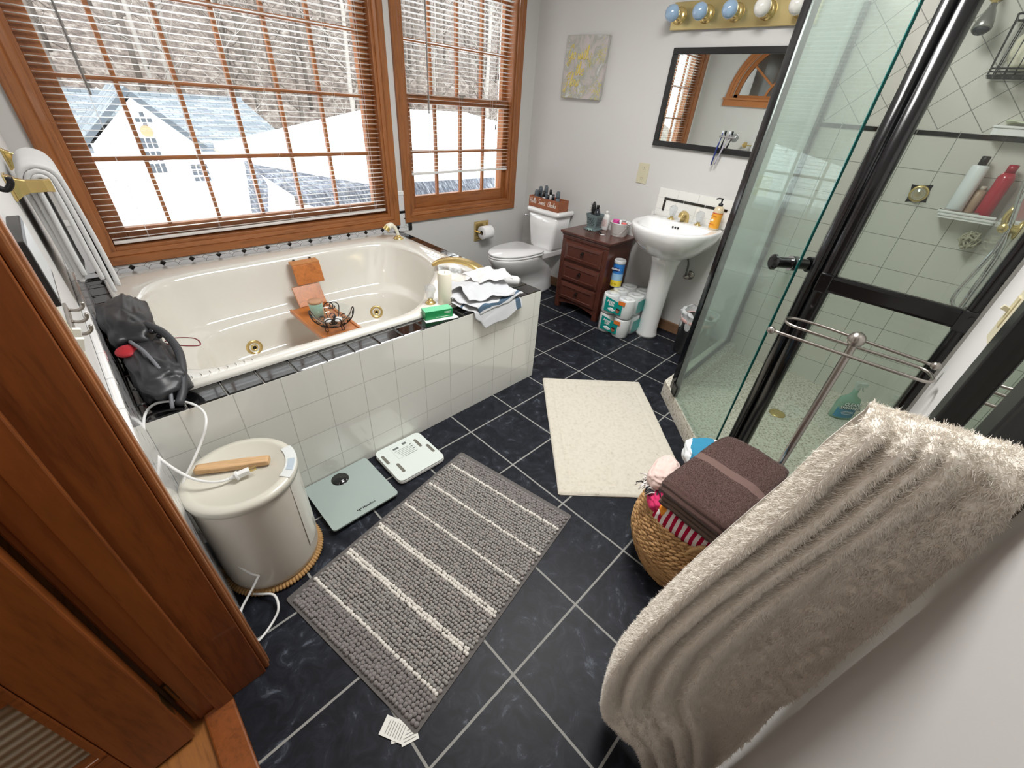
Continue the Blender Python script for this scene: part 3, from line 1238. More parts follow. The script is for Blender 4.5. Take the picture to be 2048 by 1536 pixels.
ZC = 0.865
XW = 0.742
mb = MB()
mb.box(XL, YB - 0.007, HD, XW, YB, W1['z0'] - 0.01)
mb.box(XL, YB - 0.007, W1['z0'] - 0.01, -1.128, YB, ZC)
mb.box(W1['x1'] + 0.01, YB - 0.007, W1['z0'] - 0.01, XW, YB, ZC)
struct(mb, 'trim_3', octagon('octagon_mosaic_back', 0, -0.988, 0.70))
mb = MB()
mb.box(XL, DY1 + 0.055, 0, XL + 0.007, YB - 0.007, ZC)
struct(mb, 'trim_4', octagon('octagon_mosaic_left', 1, 0.02, 0.83))
mb = MB()     # liners and caps
x = 0.65
mb.box(0.600, YB - 0.013, 0.738, 0.735, YB - 0.006, 0.756)
mb.box(0.742, YB - 0.011, HD, 0.776, YB, 0.700)
for k in range(16):
    mb.box(XL + 0.02 + 0.115 * k, YB - 0.016, HD, XL + 0.02 + 0.115 * k + 0.112, YB - 0.006, HD + 0.008)
struct(mb, 'trim_5', black_glaze, bevel=0.003)
mb = MB()
capm = plain('white_cap_tile', (236, 236, 236), 0.12, coat=0.4)
n = 0
y = DY1 + 0.055
while y < YB - 0.02:
    y2 = min(y + 0.154, YB - 0.01)
    mb.box(XL, y, ZC, XL + 0.016, y2 - 0.003, ZC + 0.03)
    y = y2
for a, b_ in ((XL + 0.01, -1.12), (0.60, 0.74)):
    mb.box(a, YB - 0.012, ZC, b_, YB, ZC + 0.03)
struct(mb, 'trim_6', capm, bevel=0.006)

# ------------------------------------------------------------------ tub platform: white tiled apron and black tile deck
pf = thing('tub_platform', 'white tiled tub platform topped with a border of glossy black tiles under the window', 'tub surround', (0, 0, 0))
mb = MB()
mb.box(-1.193, 0.180, 0, 0.677, 0.22, HD - 0.012)
mb.box(0.64, 0.22, 0, 0.677, YB - 0.017, HD - 0.012)
mb.build('apron_core', grout_m, pf)
mb = MB()
mb.box(-1.193, 0.174, 0, 0.683, 0.180, HD - 0.004)
mb.build('apron_front', white_tile_front, pf, bevel=0.002)
mb = MB()
mb.box(0.677, 0.180, 0, 0.683, YB - 0.017, HD - 0.004)
mb.build('apron_side', white_tile_side, pf)
mb = MB()
x0, x1, y0, y1 = -1.193, 0.680, 0.177, YB - 0.017
for a in ((x0, y0, x1, 0.30), (x0, 1.50, x1, y1), (x0, 0.30, -1.09, 1.50), (0.55, 0.30, x1, 1.50)):
    mb.box(a[0], a[1], HD - 0.02, a[2], a[3], HD - 0.006)
mb.build('deck_grout', grout_m, pf)
mb = MB()
g = 0.0035


def dtile(xa, ya, xb, yb):
    mb.add([(xa, ya, HD - 0.01), (xb, ya, HD - 0.01), (xb, yb, HD - 0.01), (xa, yb, HD - 0.01),
            (xa, ya, HD - 0.003), (xb, ya, HD - 0.003), (xb, yb, HD - 0.003), (xa, yb, HD - 0.003),
            (xa + .004, ya + .004, HD), (xb - .004, ya + .004, HD), (xb - .004, yb - .004, HD), (xa + .004, yb - .004, HD)],
           [(0, 1, 5, 4), (1, 2, 6, 5), (2, 3, 7, 6), (3, 0, 4, 7), (4, 5, 9, 8), (5, 6, 10, 9), (6, 7, 11, 10), (7, 4, 8, 11), (8, 9, 10, 11)])


xj = 0.681
while xj > x0 + 0.02:
    xa = max(x0, xj - 0.117)
    dtile(xa + g / 2, 0.1745, xj - g / 2, 0.285)
    xj -= 0.117
for (xa, xb) in ((-1.193, -1.095), (0.565, 0.681)):
    yj = 0.287
    while yj < y1 - 0.02:
        yb_ = min(yj + 0.111, y1)
        dtile(xa + g / 2, yj + g / 2, xb - g / 2, yb_ - g / 2)
        yj += 0.111
xj = -1.095
while xj < 0.56:
    dtile(xj + g / 2, 1.52, min(0.565, xj + 0.115) - g / 2, y1)
    xj += 0.115
mb.build('black_border_tiles', black_glaze, pf)

# ------------------------------------------------------------------ bathtub
tb = thing('whirlpool_bathtub', 'large white drop-in whirlpool bathtub set in the tiled platform', 'bathtub', (0, 0, 0))
CX, CY = -0.30, 0.88
NR = 128


def ring_xy(poly, k, c=(CX, CY)):
    a = 2 * PI * k / NR
    dx, dy = math.cos(a), math.sin(a)
    best = None
    n = len(poly)
    for i in range(n):
        x1_, y1_ = poly[i][0] - c[0], poly[i][1] - c[1]
        x2_, y2_ = poly[(i + 1) % n][0] - c[0], poly[(i + 1) % n][1] - c[1]
        ex, ey = x2_ - x1_, y2_ - y1_
        den = dx * ey - dy * ex
        if abs(den) < 1e-12:
            continue
        t = (x1_ * ey - y1_ * ex) / den
        s_ = (x1_ * dy - y1_ * dx) / den
        if t > 0 and -1e-9 <= s_ <= 1 + 1e-9:
            best = t if best is None else max(best, t)
    return (c[0] + dx * best, c[1] + dy * best)


RIMZ = HD + 0.022
outer = rrect(-1.122, 0.276, 0.580, 1.615, 0.05, 8)
innp = [(-0.82, .352), (-.55, .346), (-.30, .342), (-.12, .352), (0.02, .43), (.14, .56), (.27, .68), (.37, .80), (.425, .95), (.455, 1.15), (.43, 1.33),
        (.33, 1.42), (.10, 1.45), (-.2, 1.45), (-.5, 1.44), (-.80, 1.42), (-.94, 1.36), (-1.01, 1.22), (-1.035, 1.0), (-1.045, .7), (-1.03, .48), (-.97, .38)]
inn = [(p.x, p.y) for p in smooth_path([Vector((a, b_, 0)) for a, b_ in innp], 6, True)]


def scaled(poly, off):
    """shrink radially by an absolute amount"""
    out = []
    for k in range(NR):
        x_, y_ = ring_xy(poly, k)
        d = math.hypot(x_ - CX, y_ - CY)
        f = max(0.02, (d - off) / d)
        out.append((CX + (x_ - CX) * f, CY + (y_ - CY) * f))
    return out


floorp = [(p.x, p.y) for p in smooth_path([Vector(q + (0,)) for q in [(-.80, .52), (-.3, .50), (.0, .53), (.20, .68), (.30, .90), (.26, 1.14), (.08, 1.24), (-.3, 1.26), (-.72, 1.24), (-.86, 1.1), (-.90, .88), (-.88, .66)]], 6, True)]


def blend(pa, pb, t):
    out = []
    for k in range(NR):
        a, b_ = ring_xy(pa, k), ring_xy(pb, k)
        out.append((a[0] + (b_[0] - a[0]) * t, a[1] + (b_[1] - a[1]) * t))
    return out


rings = []


def R_(pts, z):
    rings.append([(x_, y_, z) for x_, y_ in pts])


R_(scaled(outer, 0.0), HD + 0.001)
R_(scaled(outer, 0.0), HD + 0.010)
R_(scaled(outer, 0.004), HD + 0.017)
R_(scaled(outer, 0.014), RIMZ)
R_(blend(outer, inn, 0.35), RIMZ)
R_(scaled(inn, -0.03), RIMZ - .002)
R_(scaled(inn, -0.012), RIMZ - .006)
R_(scaled(inn, 0.000), HD + 0.006)
R_(scaled(inn, 0.008), HD - 0.014)
R_(scaled(inn, 0.016), HD - 0.05)
R_(blend(inn, floorp, 0.22), 0.46)
R_(blend(inn, floorp, 0.36), 0.37)
R_(blend(inn, floorp, 0.43), 0.348)
R_(blend(inn, floorp, 0.62), 0.338)
R_(blend(inn, floorp, 0.70), 0.318)
R_(blend(inn, floorp, 0.78), 0.24)
R_(blend(inn, floorp, 0.88), 0.165)
R_(blend(inn, floorp, 0.96), 0.135)
R_(scaled(floorp, 0.05), 0.122)
R_(scaled(floorp, 0.20), 0.118)
mb = MB()
loft(mb, rings, cap0=False, cap1=True)
mb.build('tub_shell', acrylic, tb)
mb0 = mb
# moulded pads on the rim corners and the headrest
mb = MB()
for k in range(7):
    yy = 0.80 + 0.045 * k
    mb = MB()
    mb.tube([(-1.105, yy, RIMZ - 0.036 + 0.0355), (-1.075, yy + 0.004, RIMZ - 0.036 + 0.037), (-1.055, yy + 0.012, RIMZ - 0.036 + 0.0335)], 0.0022, 6, sub=4)
    mb.build('moulded_grip', acrylic, tb)
for k in range(9):
    xx = -1.06 + 0.028 * k
    mb = MB()
    mb.tube([(xx, 0.300, RIMZ - 0.036 + 0.034), (xx + 0.012, 0.315, RIMZ - 0.036 + 0.0365), (xx + 0.010, 0.335, RIMZ - 0.036 + 0.0345)], 0.002, 6, sub=4)
    mb.build('moulded_grip', acrylic, tb)
for k in range(8):
    yy = 0.86 + 0.035 * k
    mb = MB()
    mb.tube([(0.475, yy, RIMZ - 0.036 + 0.035), (0.495, yy - 0.012, RIMZ - 0.036 + 0.0368), (0.52, yy + 0.012, RIMZ - 0.036 + 0.0368), (0.545, yy, RIMZ - 0.036 + 0.035)], 0.0022, 6, sub=4)
    mb.build('moulded_grip', acrylic, tb)
shell_tree = BVHTree.FromPolygons([Vector(q) for q in mb0.v], mb0.f)
for ju, jv in ((509, 695), (753, 624)):
    hit, d, _, _ = shell_tree.ray_cast(CAM, ray(ju, jv).normalized())
    d = d if d.dot(CAM - hit) > 0 else -d
    jx, jy, jz = hit - d * 0.003
    M = Matrix.Translation((jx, jy, jz)) @ d.to_track_quat('Z', 'Y').to_matrix().to_4x4()
    mb = MB()
    mb.lathe([(0.045, -0.03), (0.046, 0.004), (0.042, 0.009), (0.030, 0.007), (0.027, 0.002), (0.020, 0.003), (0.017, 0.012), (0.012, 0.013), (0.010, 0.004), (0.001, 0.003)], 32, M=M)
    je = mb.build('jet', brass, tb)
    mb = MB()
    mb.lathe([(0.0105, 0.005), (0.0105, 0.0075), (0.001, 0.0078)], 20, M=M)
    mb.build('nozzle', matte_black, je)

# crystal handle on its raised corner pad
hd_ = thing('tub_faucet_handle', 'clear faceted tub faucet handle on a brass base at the front rim of the tub', 'faucet handle', tuple(atz(861, 606, RIMZ - 0.036 + 0.036)))
mb = MB()
mb.lathe([(0.026, 0), (0.026, 0.004), (0.018, 0.010), (0.013, 0.016), (0.013, 0.024)], 24)
mb.build('base', brass, hd_)
mb = MB()
mb.lathe([(0.012, 0.022), (0.018, 0.03), (0.019, 0.045), (0.026, 0.058), (0.030, 0.072), (0.026, 0.088), (0.015, 0.097), (0.001, 0.099)], 10, smooth=False)
mb.build('crystal_grip', crystal, hd_)

# wide brass waterfall spout
sp = thing('waterfall_spout', 'flat arched brass tub spout reaching over the basin beside the crumpled towels', 'tub spout', (0, 0, 0))
pts = smooth_path([Vector(q) for q in ((0.50, 0.47, RIMZ), (0.485, 0.50, HD + 0.065), (0.455, 0.56, HD + 0.090), (0.415, 0.64, HD + 0.096), (0.375, 0.72, HD + 0.078), (0.352, 0.765, HD + 0.052))], 6)
vs = []
ringsp = []
for i, p_ in enumerate(pts):
    t = (pts[min(len(pts) - 1, i + 1)] - pts[max(0, i - 1)]).normalized()
    side = Vector((0.87, 0.49, 0)).normalized()
    up = side.cross(t).normalized()
    if up.z < 0:
        up = -up
    wd = 0.044 - 0.008 * math.sin(PI * i / len(pts))
    th_ = 0.014
    ringsp.append([p_ + side * wd * a + up * th_ * b_ for a, b_ in ((-1, -.6), (-.5, -1), (.5, -1), (1, -.6), (1, .6), (.5, 1), (-.5, 1), (-1, .6))])
mb = MB()
loft(mb, ringsp)
mb.build('spout_body', brass, sp)
mb = MB()
mb.lathe([(0.05, 0), (0.05, 0.004), (0.04, 0.010), (0.03, 0.012)], 28, M=Matrix.Translation((0.497, 0.475, RIMZ - 0.036 + 0.036)))
mb.build('flange', brass, sp)

# hand shower at the back corner
c = atz(797, 477, RIMZ - 0.036 + 0.036)
hs = thing('hand_shower', 'cream and brass hand shower standing in the back right corner of the tub rim', 'hand shower', (c.x, c.y, RIMZ - 0.036 + 0.036))
mb = MB()
mb.lathe([(0.036, 0), (0.036, 0.004), (0.026, 0.012), (0.017, 0.016), (0.016, 0.026)], 28)
mb.build('escutcheon', brass, hs)
mb = MB()
mb.tube([(0, 0, 0.02), (-0.006, 0.002, 0.05), (-0.024, 0.006, 0.085), (-0.05, 0.01, 0.098), (-0.072, 0.012, 0.085)], [0.013, 0.012, 0.013, 0.018, 0.022], 14, sub=5)
mb.build('handle', plain('cream_enamel', (232, 228, 210), 0.2, coat=0.4), hs)
mb = MB()
mb.cyl((-0.070, 0.012, 0.088), (-0.088, 0.013, 0.068), 0.022, 0.024, n=20)
mb.build('spray_face', brass, hs)

# cream pillar bottle, green box, rolled towel, crumpled towels
c = atz(889, 606, RIMZ - 0.036 + 0.036)
pb = thing('pillar_candle', 'tall cream pillar candle standing on the tub rim next to the clear faucet handle', 'candle', (c.x + 0.004, c.y, RIMZ - 0.036 + 0.0365))
mb = MB()
mb.lathe([(0.034, 0.0), (0.035, 0.004), (0.035, 0.158), (0.032, 0.163), (0.022, 0.164), (0.018, 0.158), (0.001, 0.156)], 36)
mb.build('wax', plain('cream_wax', (228, 222, 204), 0.4), pb)
mb = MB()
mb.cyl((0, 0, 0.155), (0.002, 0, 0.167), 0.0012, n=6)
mb.build('wick', matte_black, pb)

a0, a1 = atz(853, 644, HD + 0.001), atz(910, 634, HD + 0.001)
dirx = (a1 - a0).normalized()
ang = math.atan2(dirx.y, dirx.x)
gb = thing('green_box', 'small green carton lying on the black tiles at the front edge of the tub', 'carton', (a0.x, a0.y + 0.004, HD + 0.003), ang)
Lb = (a1 - a0).length
mb = MB()
mb.box(0.0, 0.006, 0.0, Lb - 0.006, 0.062, 0.042)
mb.build('carton_body', [plain('carton_green', (30, 138, 78), 0.35)], gb, bevel=0.001)
mb = MB()
mb.box(0.001, 0.007, 0.042, Lb - 0.007, 0.061, 0.0425)
mb.build('carton_top', plain('carton_pale_green', (112, 196, 152), 0.35), gb)
mb = MB()
for (xa, xb, z_) in ((0.10, 0.135, 0.030), (0.10, 0.135, 0.024), (0.055, 0.125, 0.007)):
    mb.box(xa * Lb / .15, 0.0052, z_, min(xb * Lb / .15, Lb - .01), 0.0062, z_ + 0.0014)
mb.build('carton_print', plain('print_white', (226, 240, 230), 0.5), gb)
lf = MB()
lf.add([(-0.004, -0.017, 0.0), (Lb + 0.018, -0.016, 0.0), (Lb + 0.010, 0.03, 0.0), (-0.004, 0.03, 0.0)], [(0, 1, 2, 3)])
o = lf.build('leaflet', plain('paper_white', (232, 236, 230), 0.7), None, solid=0.0008, offset=1)
o.location = (a0.x, a0.y + 0.004, HD + 0.0012)
o.rotation_euler = (0, 0, ang)
o['label'] = 'white folded leaflet lying under the green box on the tub edge'
o['category'] = 'leaflet'

terry_white = plain('white_terry', (208, 208, 208), 0.95, sheen=0.4, bmp=0.5, bscale=420)
terry_pale = plain('pale_grey_terry', (192, 194, 198), 0.95, sheen=0.4, bmp=0.5, bscale=420)
for _n, _m in list(MATS.items()):
    if 'terry' in _n:
        _m.node_tree.nodes['Principled BSDF'].inputs['Specular IOR Level'].default_value = 0.08


def nz(x, y, z=0.0, f=1.0):
    return mnoise.noise(Vector((x * f, y * f, z)))


def sheet(name, mats, quad, zfn, parent=None, nu=36, nv=28, thick=0.005, mifn=None, wob=0.012, seed=0.0, sub=1, **kw):
    """a piece of cloth: bilinear quad with wavy edges, height from zfn(x, y, u, v)"""
    q = [Vector((a, b_, 0)) for a, b_ in quad]

    def fn(u, v):
        p_ = q[0] * (1 - u) * (1 - v) + q[1] * u * (1 - v) + q[2] * u * v + q[3] * (1 - u) * v
        x_ = p_.x + wob * nz(u * 3, v * 3, seed + 5, 1.3)
        y_ = p_.y + wob * nz(u * 3, v * 3, seed + 9, 1.3)
        r = zfn(x_, y_, u, v)
        return r if isinstance(r, tuple) else (x_, y_, r)
    mb = MB()
    mb.grid(nu, nv, fn, 0, True, mifn=mifn)
    return mb.build(name, mats, parent, solid=thick, subsurf=sub, offset=0, **kw)


import numpy as np


def fiber_pile(name, quads, count, length, width, mat, parent, tuft=90.0, comb=(0, 0, -0.35), tuft_amt=.55, jit=.25, seed=1):
    """short soft fibres rooted on a list of quads (tuples of four points); nobody could count them"""
    rng = np.random.default_rng(seed)
    Q = np.array([[tuple(p_) for p_ in q] for q in quads], float)
    nrm = np.cross(Q[:, 2] - Q[:, 0], Q[:, 3] - Q[:, 1])
    ar = np.linalg.norm(nrm, axis=1) + 1e-12
    nrm = nrm / ar[:, None]
    idx = rng.choice(len(Q), size=count, p=ar / ar.sum())
    u, v = rng.random(count)[:, None], rng.random(count)[:, None]
    q = Q[idx]
    P = q[:, 0] * (1 - u) * (1 - v) + q[:, 1] * u * (1 - v) + q[:, 2] * u * v + q[:, 3] * (1 - u) * v
    n = nrm[idx]
    tf_ = np.array([tuple(mnoise.noise_vector(Vector(p_) * tuft)) for p_ in P])
    d = n * .8 + np.array(comb) + tf_ * tuft_amt * 1.6 + rng.normal(size=(count, 3)) * jit
    d /= np.linalg.norm(d, axis=1)[:, None]
    back = np.sum(d * n, axis=1)
    d += n * np.clip(.15 - back, 0, None)[:, None]
    d /= np.linalg.norm(d, axis=1)[:, None]
    L = (length * rng.uniform(.65, 1.2, count))[:, None]
    side = np.cross(d, rng.normal(size=(count, 3)))
    side /= np.linalg.norm(side, axis=1)[:, None]
    bend = (np.array(comb) * .5 + rng.normal(size=(count, 3)) * .18) * L
    p0, p1, p2 = P - n * .0006, P + d * L * .55, P + d * L + bend
    w = width
    V = np.stack([p0 - side * w / 2, p0 + side * w / 2, p1 - side * w * .42, p1 + side * w * .42, p2 - side * w * .12, p2 + side * w * .12], axis=1).reshape(-1, 3)
    b_ = (np.arange(count) * 6)[:, None]
    F = np.concatenate([b_ + np.array([[0, 1, 3, 2]]), b_ + np.array([[2, 3, 5, 4]])], axis=1).reshape(-1)
    me = bpy.data.meshes.new(name)
    me.vertices.add(len(V))
    me.vertices.foreach_set('co', V.reshape(-1))
    me.loops.add(len(F))
    me.loops.foreach_set('vertex_index', F.astype(np.int32))
    me.polygons.add(len(F) // 4)
    me.polygons.foreach_set('loop_start', (np.arange(len(F) // 4) * 4).astype(np.int32))
    me.materials.append(mat)
    me.update()
    me.validate()
    o = bpy.data.objects.new(name, me)
    COL.objects.link(o)
    o.parent = parent
    o['kind'] = 'stuff'
    return o


blue_band = plain('slate_blue_terry', (74, 96, 116), 0.95, bmp=0.4, bscale=400)


def drape(z):
    """follow rim, deck and drop over the front edge of the platform"""
    def f(x_, y_, u, v, amp=0.012, fq=14, seed=1.0):
        zz = z + amp * nz(x_, y_, seed, fq) + 0.0045 * nz(x_, y_, seed + 3, 34) + 0.006 * abs(math.sin(26 * (x_ * 0.8 - y_) + 3 * nz(x_, y_, seed, 6)))
        if y_ < 0.27:
            zz -= min(0.032, (0.27 - y_) * 0.5)
        if y_ < 0.165:
            return (x_, 0.165 + (y_ - 0.165) * 0.18, zz - (0.165 - y_) * 1.0)
        return zz
    return f


ct = thing('hand_towel', 'crumpled pale towels with a blue band heaped on the front right tub corner', 'hand towel', (0, 0, 0))
T0 = RIMZ
dr1 = drape(T0 + 0.010)
sheet('bottom_layer', [terry_pale, blue_band], [(0.085, 0.27), (0.22, 0.055), (0.505, 0.10), (0.46, 0.42)], lambda a, b_, u, v: dr1(a, b_, u, v, 0.010, 10, 2.0), ct, mifn=lambda u, v: 1 if 0.80 < v < 0.90 or .12 < u < .17 else 0, wob=0.02)
dr2 = drape(T0 + 0.032)
sheet('middle_layer', [terry_pale, blue_band], [(0.065, 0.33), (0.19, 0.125), (0.52, 0.16), (0.42, 0.46)], lambda a, b_, u, v: dr2(a, b_, u, v, 0.016, 9, 4.0), ct, mifn=lambda u, v: 1 if 0.82 < u < 0.90 else 0, wob=0.03, seed=3)
dr3 = drape(T0 + 0.058)
sheet('top_layer', terry_pale, [(0.14, 0.40), (0.15, 0.20), (0.44, 0.15), (0.45, 0.41)], lambda a, b_, u, v: dr3(a, b_, u, v, 0.022, 9, 7.0), ct, wob=0.035, seed=8)
wc = sheet('washcloth', terry_white, [(0.30, 0.44), (0.27, 0.27), (0.47, 0.22), (0.50, 0.41)], lambda a, b_, u, v: T0 + 0.098 + 0.022 * nz(a, b_, 3.3, 12) + 0.008 * math.sin(40 * (a - b_)) - 0.05 * (u - .5) ** 2 - 0.05 * (v - .5) ** 2, None, wob=0.03, seed=5)
wc['label'] = 'white washcloth tossed on top of the crumpled towels by the brass spout'
wc['category'] = 'washcloth'
rl_ = thing('rolled_towel', 'white towel rolled up at the right end of the tub behind the crumpled towels', 'towel', (0.52, 0.30, T0 + 0.030), math.radians(-42))
mb = MB()
vs = []
rings_ = []
for i in range(11):
    t = i / 10
    r_ = 0.030 * (1 - 0.28 * (2 * t - 1) ** 6)
    rings_.append([(-0.10 + 0.17 * t, r_ * math.cos(2 * PI * k / 20), r_ * (1 + .04 * math.sin(3 * k)) * math.sin(2 * PI * k / 20)) for k in range(20)])
loft(mb, rings_)
mb.build('roll', terry_white, rl_, subsurf=1)
mb = MB()
mb.tube([(0.071, 0.018 * math.cos(a) * (1 - a / 16), 0.018 * math.sin(a) * (1 - a / 16)) for a in [k * 0.5 for k in range(26)]], 0.0022, 6)
mb.build('rolled_edge', terry_pale, rl_)

# ------------------------------------------------------------------ wooden bath tray with candle jar and scroll bowl
tray_w = wood('bamboo_stain', (186, 112, 52), (150, 82, 32), (7, 1.0, 7), 0.35, 0.2)
tr = thing('bath_tray', 'orange-brown wooden folding bath tray standing inside the tub with its back board raised', 'bath tray', (-0.275, 0.85, 0.352))
mb = MB()
mb.box(-0.105, -0.40, 0, 0.105, 0.405, 0.012)
mb.build('board', tray_w, tr, bevel=0.003)
mb = MB()
for sx in (-1, 1):
    mb.box(sx * 0.105 - 0.009, -0.41, -0.004, sx * 0.105 + 0.009, 0.40, 0.020)
mb.build('side_rail', tray_w, tr, bevel=0.004)
for (ya, za, yb_, zb_) in ((0.405, 0.012, 0.475, 0.118), (0.482, 0.120, 0.515, 0.232)):
    mb = MB()
    ex = Vector((1, 0, 0))
    a, b_ = Vector((0.0, ya, za)), Vector((0.0, yb_, zb_))
    c0 = 0.03 * (za - .012) / .12
    d = (b_ - a).normalized()
    mb.obox((a + b_) / 2 + Vector((0.035 + c0 * 1.6, 0, 0)), ex, d, ex.cross(d), 0.084, (b_ - a).length / 2, 0.005)
    mb.build('back_panel', tray_w, tr, bevel=0.002)
mb = MB()
mb.obox((0.080, 0.540, 0.240), Vector((1, 0, 0)), Vector((0, 0.99, 0.10)).normalized(), Vector((0, -0.10, 0.99)).normalized(), 0.084, 0.028, 0.006)
mb.build('top_lip', plain('bamboo_light', (200, 134, 76), 0.35), tr, bevel=0.003)
mb = MB()
for x_ in (0.03, 0.13):
    mb.sphere((x_, 0.57, 0.246), 0.009)
mb.build('rubber_bumper', matte_black, tr)

jr = thing('candle_jar', 'mint green candle jar with a wooden lid on the bath tray', 'candle jar', (-0.287, 1.085, 0.3645))
mb = MB()
mb.lathe([(0.033, 0), (0.037, 0.006), (0.038, 0.085), (0.036, 0.088)], 32)
mb.build('jar', plain('mint_glass', (158, 196, 178), 0.15, coat=0.5), jr)
mb = MB()
mb.lathe([(0.039, 0.088), (0.040, 0.090), (0.040, 0.099), (0.038, 0.101), (0.001, 0.101)], 32)
mb.build('lid', plain('pale_wood_lid', (196, 150, 118), 0.5), jr)

bw = thing('scroll_bowl', 'black wire scroll bowl with a glass dish inside standing on the bath tray', 'bowl', (-0.280, 0.880, 0.3645))
wire = plain('black_wire', (14, 13, 12), 0.45)


def bowl_pt(a, t):
    """point on the bowl surface: a = azimuth, t = 0 foot .. 1 rim"""
    r_ = 0.035 + 0.082 * math.sin(t * PI / 2) ** 0.9
    return Vector((r_ * math.cos(a), r_ * math.sin(a), 0.024 + 0.095 * t ** 1.5))


mb = MB()
for k in range(8):
    a0 = 2 * PI * k / 8
    sgn = 1 if k % 2 else -1
    sp_ = []
    for i in range(26):
        th = i / 25 * 2.1 * PI
        r_ = 0.24 * (1 - i / 32)
        sp_.append(bowl_pt(a0 + sgn * (0.30 - r_ * 1.15 * math.cos(th)), 0.76 + r_ * 0.92 * math.sin(th)))
    mb.tube([bowl_pt(a0 + sgn * 0.03, 0.02), bowl_pt(a0 + sgn * 0.0, 0.3), bowl_pt(a0 + sgn * 0.02, 0.6)] + sp_, 0.0030, 6, sub=2)
    sp_ = []
    for i in range(20):
        th = i / 19 * 1.9 * PI
        r_ = 0.13 * (1 - i / 26)
        sp_.append(bowl_pt(a0 + PI / 8 + r_ * 1.7 * math.cos(th), 0.32 + r_ * 1.2 * math.sin(th)))
    mb.tube(sp_, 0.0027, 6)
mb.tube([bowl_pt(2 * PI * k / 32, 0.16) for k in range(32)], 0.0024, 6, closed=True)
mb.build('scroll_frame', wire, bw)
for k in range(4):
    a0 = 2 * PI * k / 4 + 0.4
    mb = MB()
    pts = []
    for i in range(20):
        th = -0.6 * PI + i / 19 * 2.0 * PI
        r_ = 0.018 * (1 - i / 28)
        pts.append(Vector(((0.056 + r_ * math.cos(th)) * math.cos(a0), (0.056 + r_ * math.cos(th)) * math.sin(a0), 0.0195 + r_ * math.sin(th))))
    mb.tube([bowl_pt(a0, 0.1)] + pts, 0.0021, 6)
    mb.build('scroll_foot', wire, bw)
mb = MB()
mb.lathe([(0.030, 0.031), (0.070, 0.045), (0.098, 0.075), (0.108, 0.108), (0.105, 0.108), (0.095, 0.078), (0.068, 0.049), (0.001, 0.034)], 36, cap0=False)
mb.build('glass_dish', glass('dish_glass', (250, 252, 252), 0.9, 0.0, 0.015), bw)
ww = thing('wax_melt', 'white and black wrapped bath melts lying inside the scroll bowl', 'bath melt', (-0.280, 0.880, 0.405))
mb = MB()
mb.sphere((0.02, -0.01, 0.012), 0.026, sc=(1, 1, .55))
mb.sphere((-0.026, 0.01, 0.010), 0.022, sc=(1, 1, .6))
mb.build('wax_cube', porcelain, ww)
mb = MB()
mb.tube([(-0.02, -0.04, 0.012), (0.0, -0.02, 0.032), (0.015, 0.01, 0.03), (0.03, 0.04, 0.01)], 0.007, 8, sub=4)
mb.build('ribbon', matte_black, ww)

# ------------------------------------------------------------------ black bag on the tub deck
bagm = plain('black_nylon', (46, 47, 50), 0.42, bmp=0.25, bscale=60, vary=0.3)
bagg = plain('charcoal_nylon', (58, 60, 64), 0.5, bmp=0.3, bscale=300)
bg = thing('black_bag', 'soft black travel bag with a red patch on the tub corner by the wall', 'bag', (-1.11, 0.55, HD))


def blob(center, half, seed, crumple=0.18, n=40, m_=26, flat=0.0):
    mb = MB()

    def fn(u, v):
        th = PI * v
        ph = 2 * PI * u
        d = Vector((math.sin(th) * math.cos(ph), math.sin(th) * math.sin(ph), math.cos(th)))
        # superellipsoid
        e = 0.72
        q = Vector([math.copysign(abs(c_) ** e, c_) for c_ in d])
        k = 1 + crumple * mnoise.noise(Vector((d.x * 2.2, d.y * 2.2, d.z * 2.2 + seed))) + crumple * .4 * mnoise.noise(d * 6 + Vector((seed, 0, 0)))
        q = Vector((q.x * half[0], q.y * half[1], q.z * half[2])) * k
        z = max(-half[2], q.z)
        if flat and z < -half[2] * flat:
            z = -half[2] * flat
        return (center[0] + q.x, center[1] + q.y, center[2] + z)
    mb.grid(n, m_, fn, 0, True, cu=True)
    return mb


blob((-0.002, 0.20, 0.072), (0.078, 0.225, 0.085), 1.7, 0.22, flat=0.8).build('main_pouch', bagm, bg)
blob((0.050, 0.335, 0.035), (0.030, 0.095, 0.045), 4.1, 0.1, flat=0.75).build('side_pocket', bagg, bg)
blob((0.012, -0.155, 0.050), (0.072, 0.185, 0.062), 8.2, 0.22, flat=0.8).build('front_pouch', bagm, bg)
mb = MB()
mb.tube([(0.045, 0.03, 0.14), (0.078, -0.08, 0.135), (0.085, -0.20, 0.105), (0.05, -0.32, 0.05), (0.02, -0.37, 0.02)], 0.013, 8, sub=5)
mb.build('strap', bagg, bg)
mb = MB()
mb.tube([(-0.02, -0.05, 0.125), (0.005, -0.18, 0.125), (0.02, -0.30, 0.075), (0.0, -0.38, 0.02)], 0.006, 6, sub=5)
mb.build('piping', plain('bag_piping', (120, 122, 128), 0.5), bg)
mb = MB()
mb.sphere((-0.038, -0.08, 0.108), 0.034, sc=(1.0, 1.25, 0.42))
mb.build('red_patch', plain('red_patch', (176, 34, 44), 0.6), bg)
mb = MB()
mb.obox((0.066, 0.055, 0.105), Vector((0.3, 0.95, 0)).normalized(), Vector((0.6, -0.2, -0.75)).normalized(), Vector((0.7, -0.25, 0.6)).normalized(), 0.013, 0.009, 0.002)
mb.build('leather_label', plain('tan_leather', (176, 138, 104), 0.6), bg)
mb = MB()
mb.tube([(0.068, -0.07, 0.105), (0.10, -0.05, 0.10), (0.155, -0.062, 0.085), (0.160, -0.095, 0.070), (0.118, -0.098, 0.082), (0.068, -0.08, 0.10)], 0.0022, 6, sub=5)
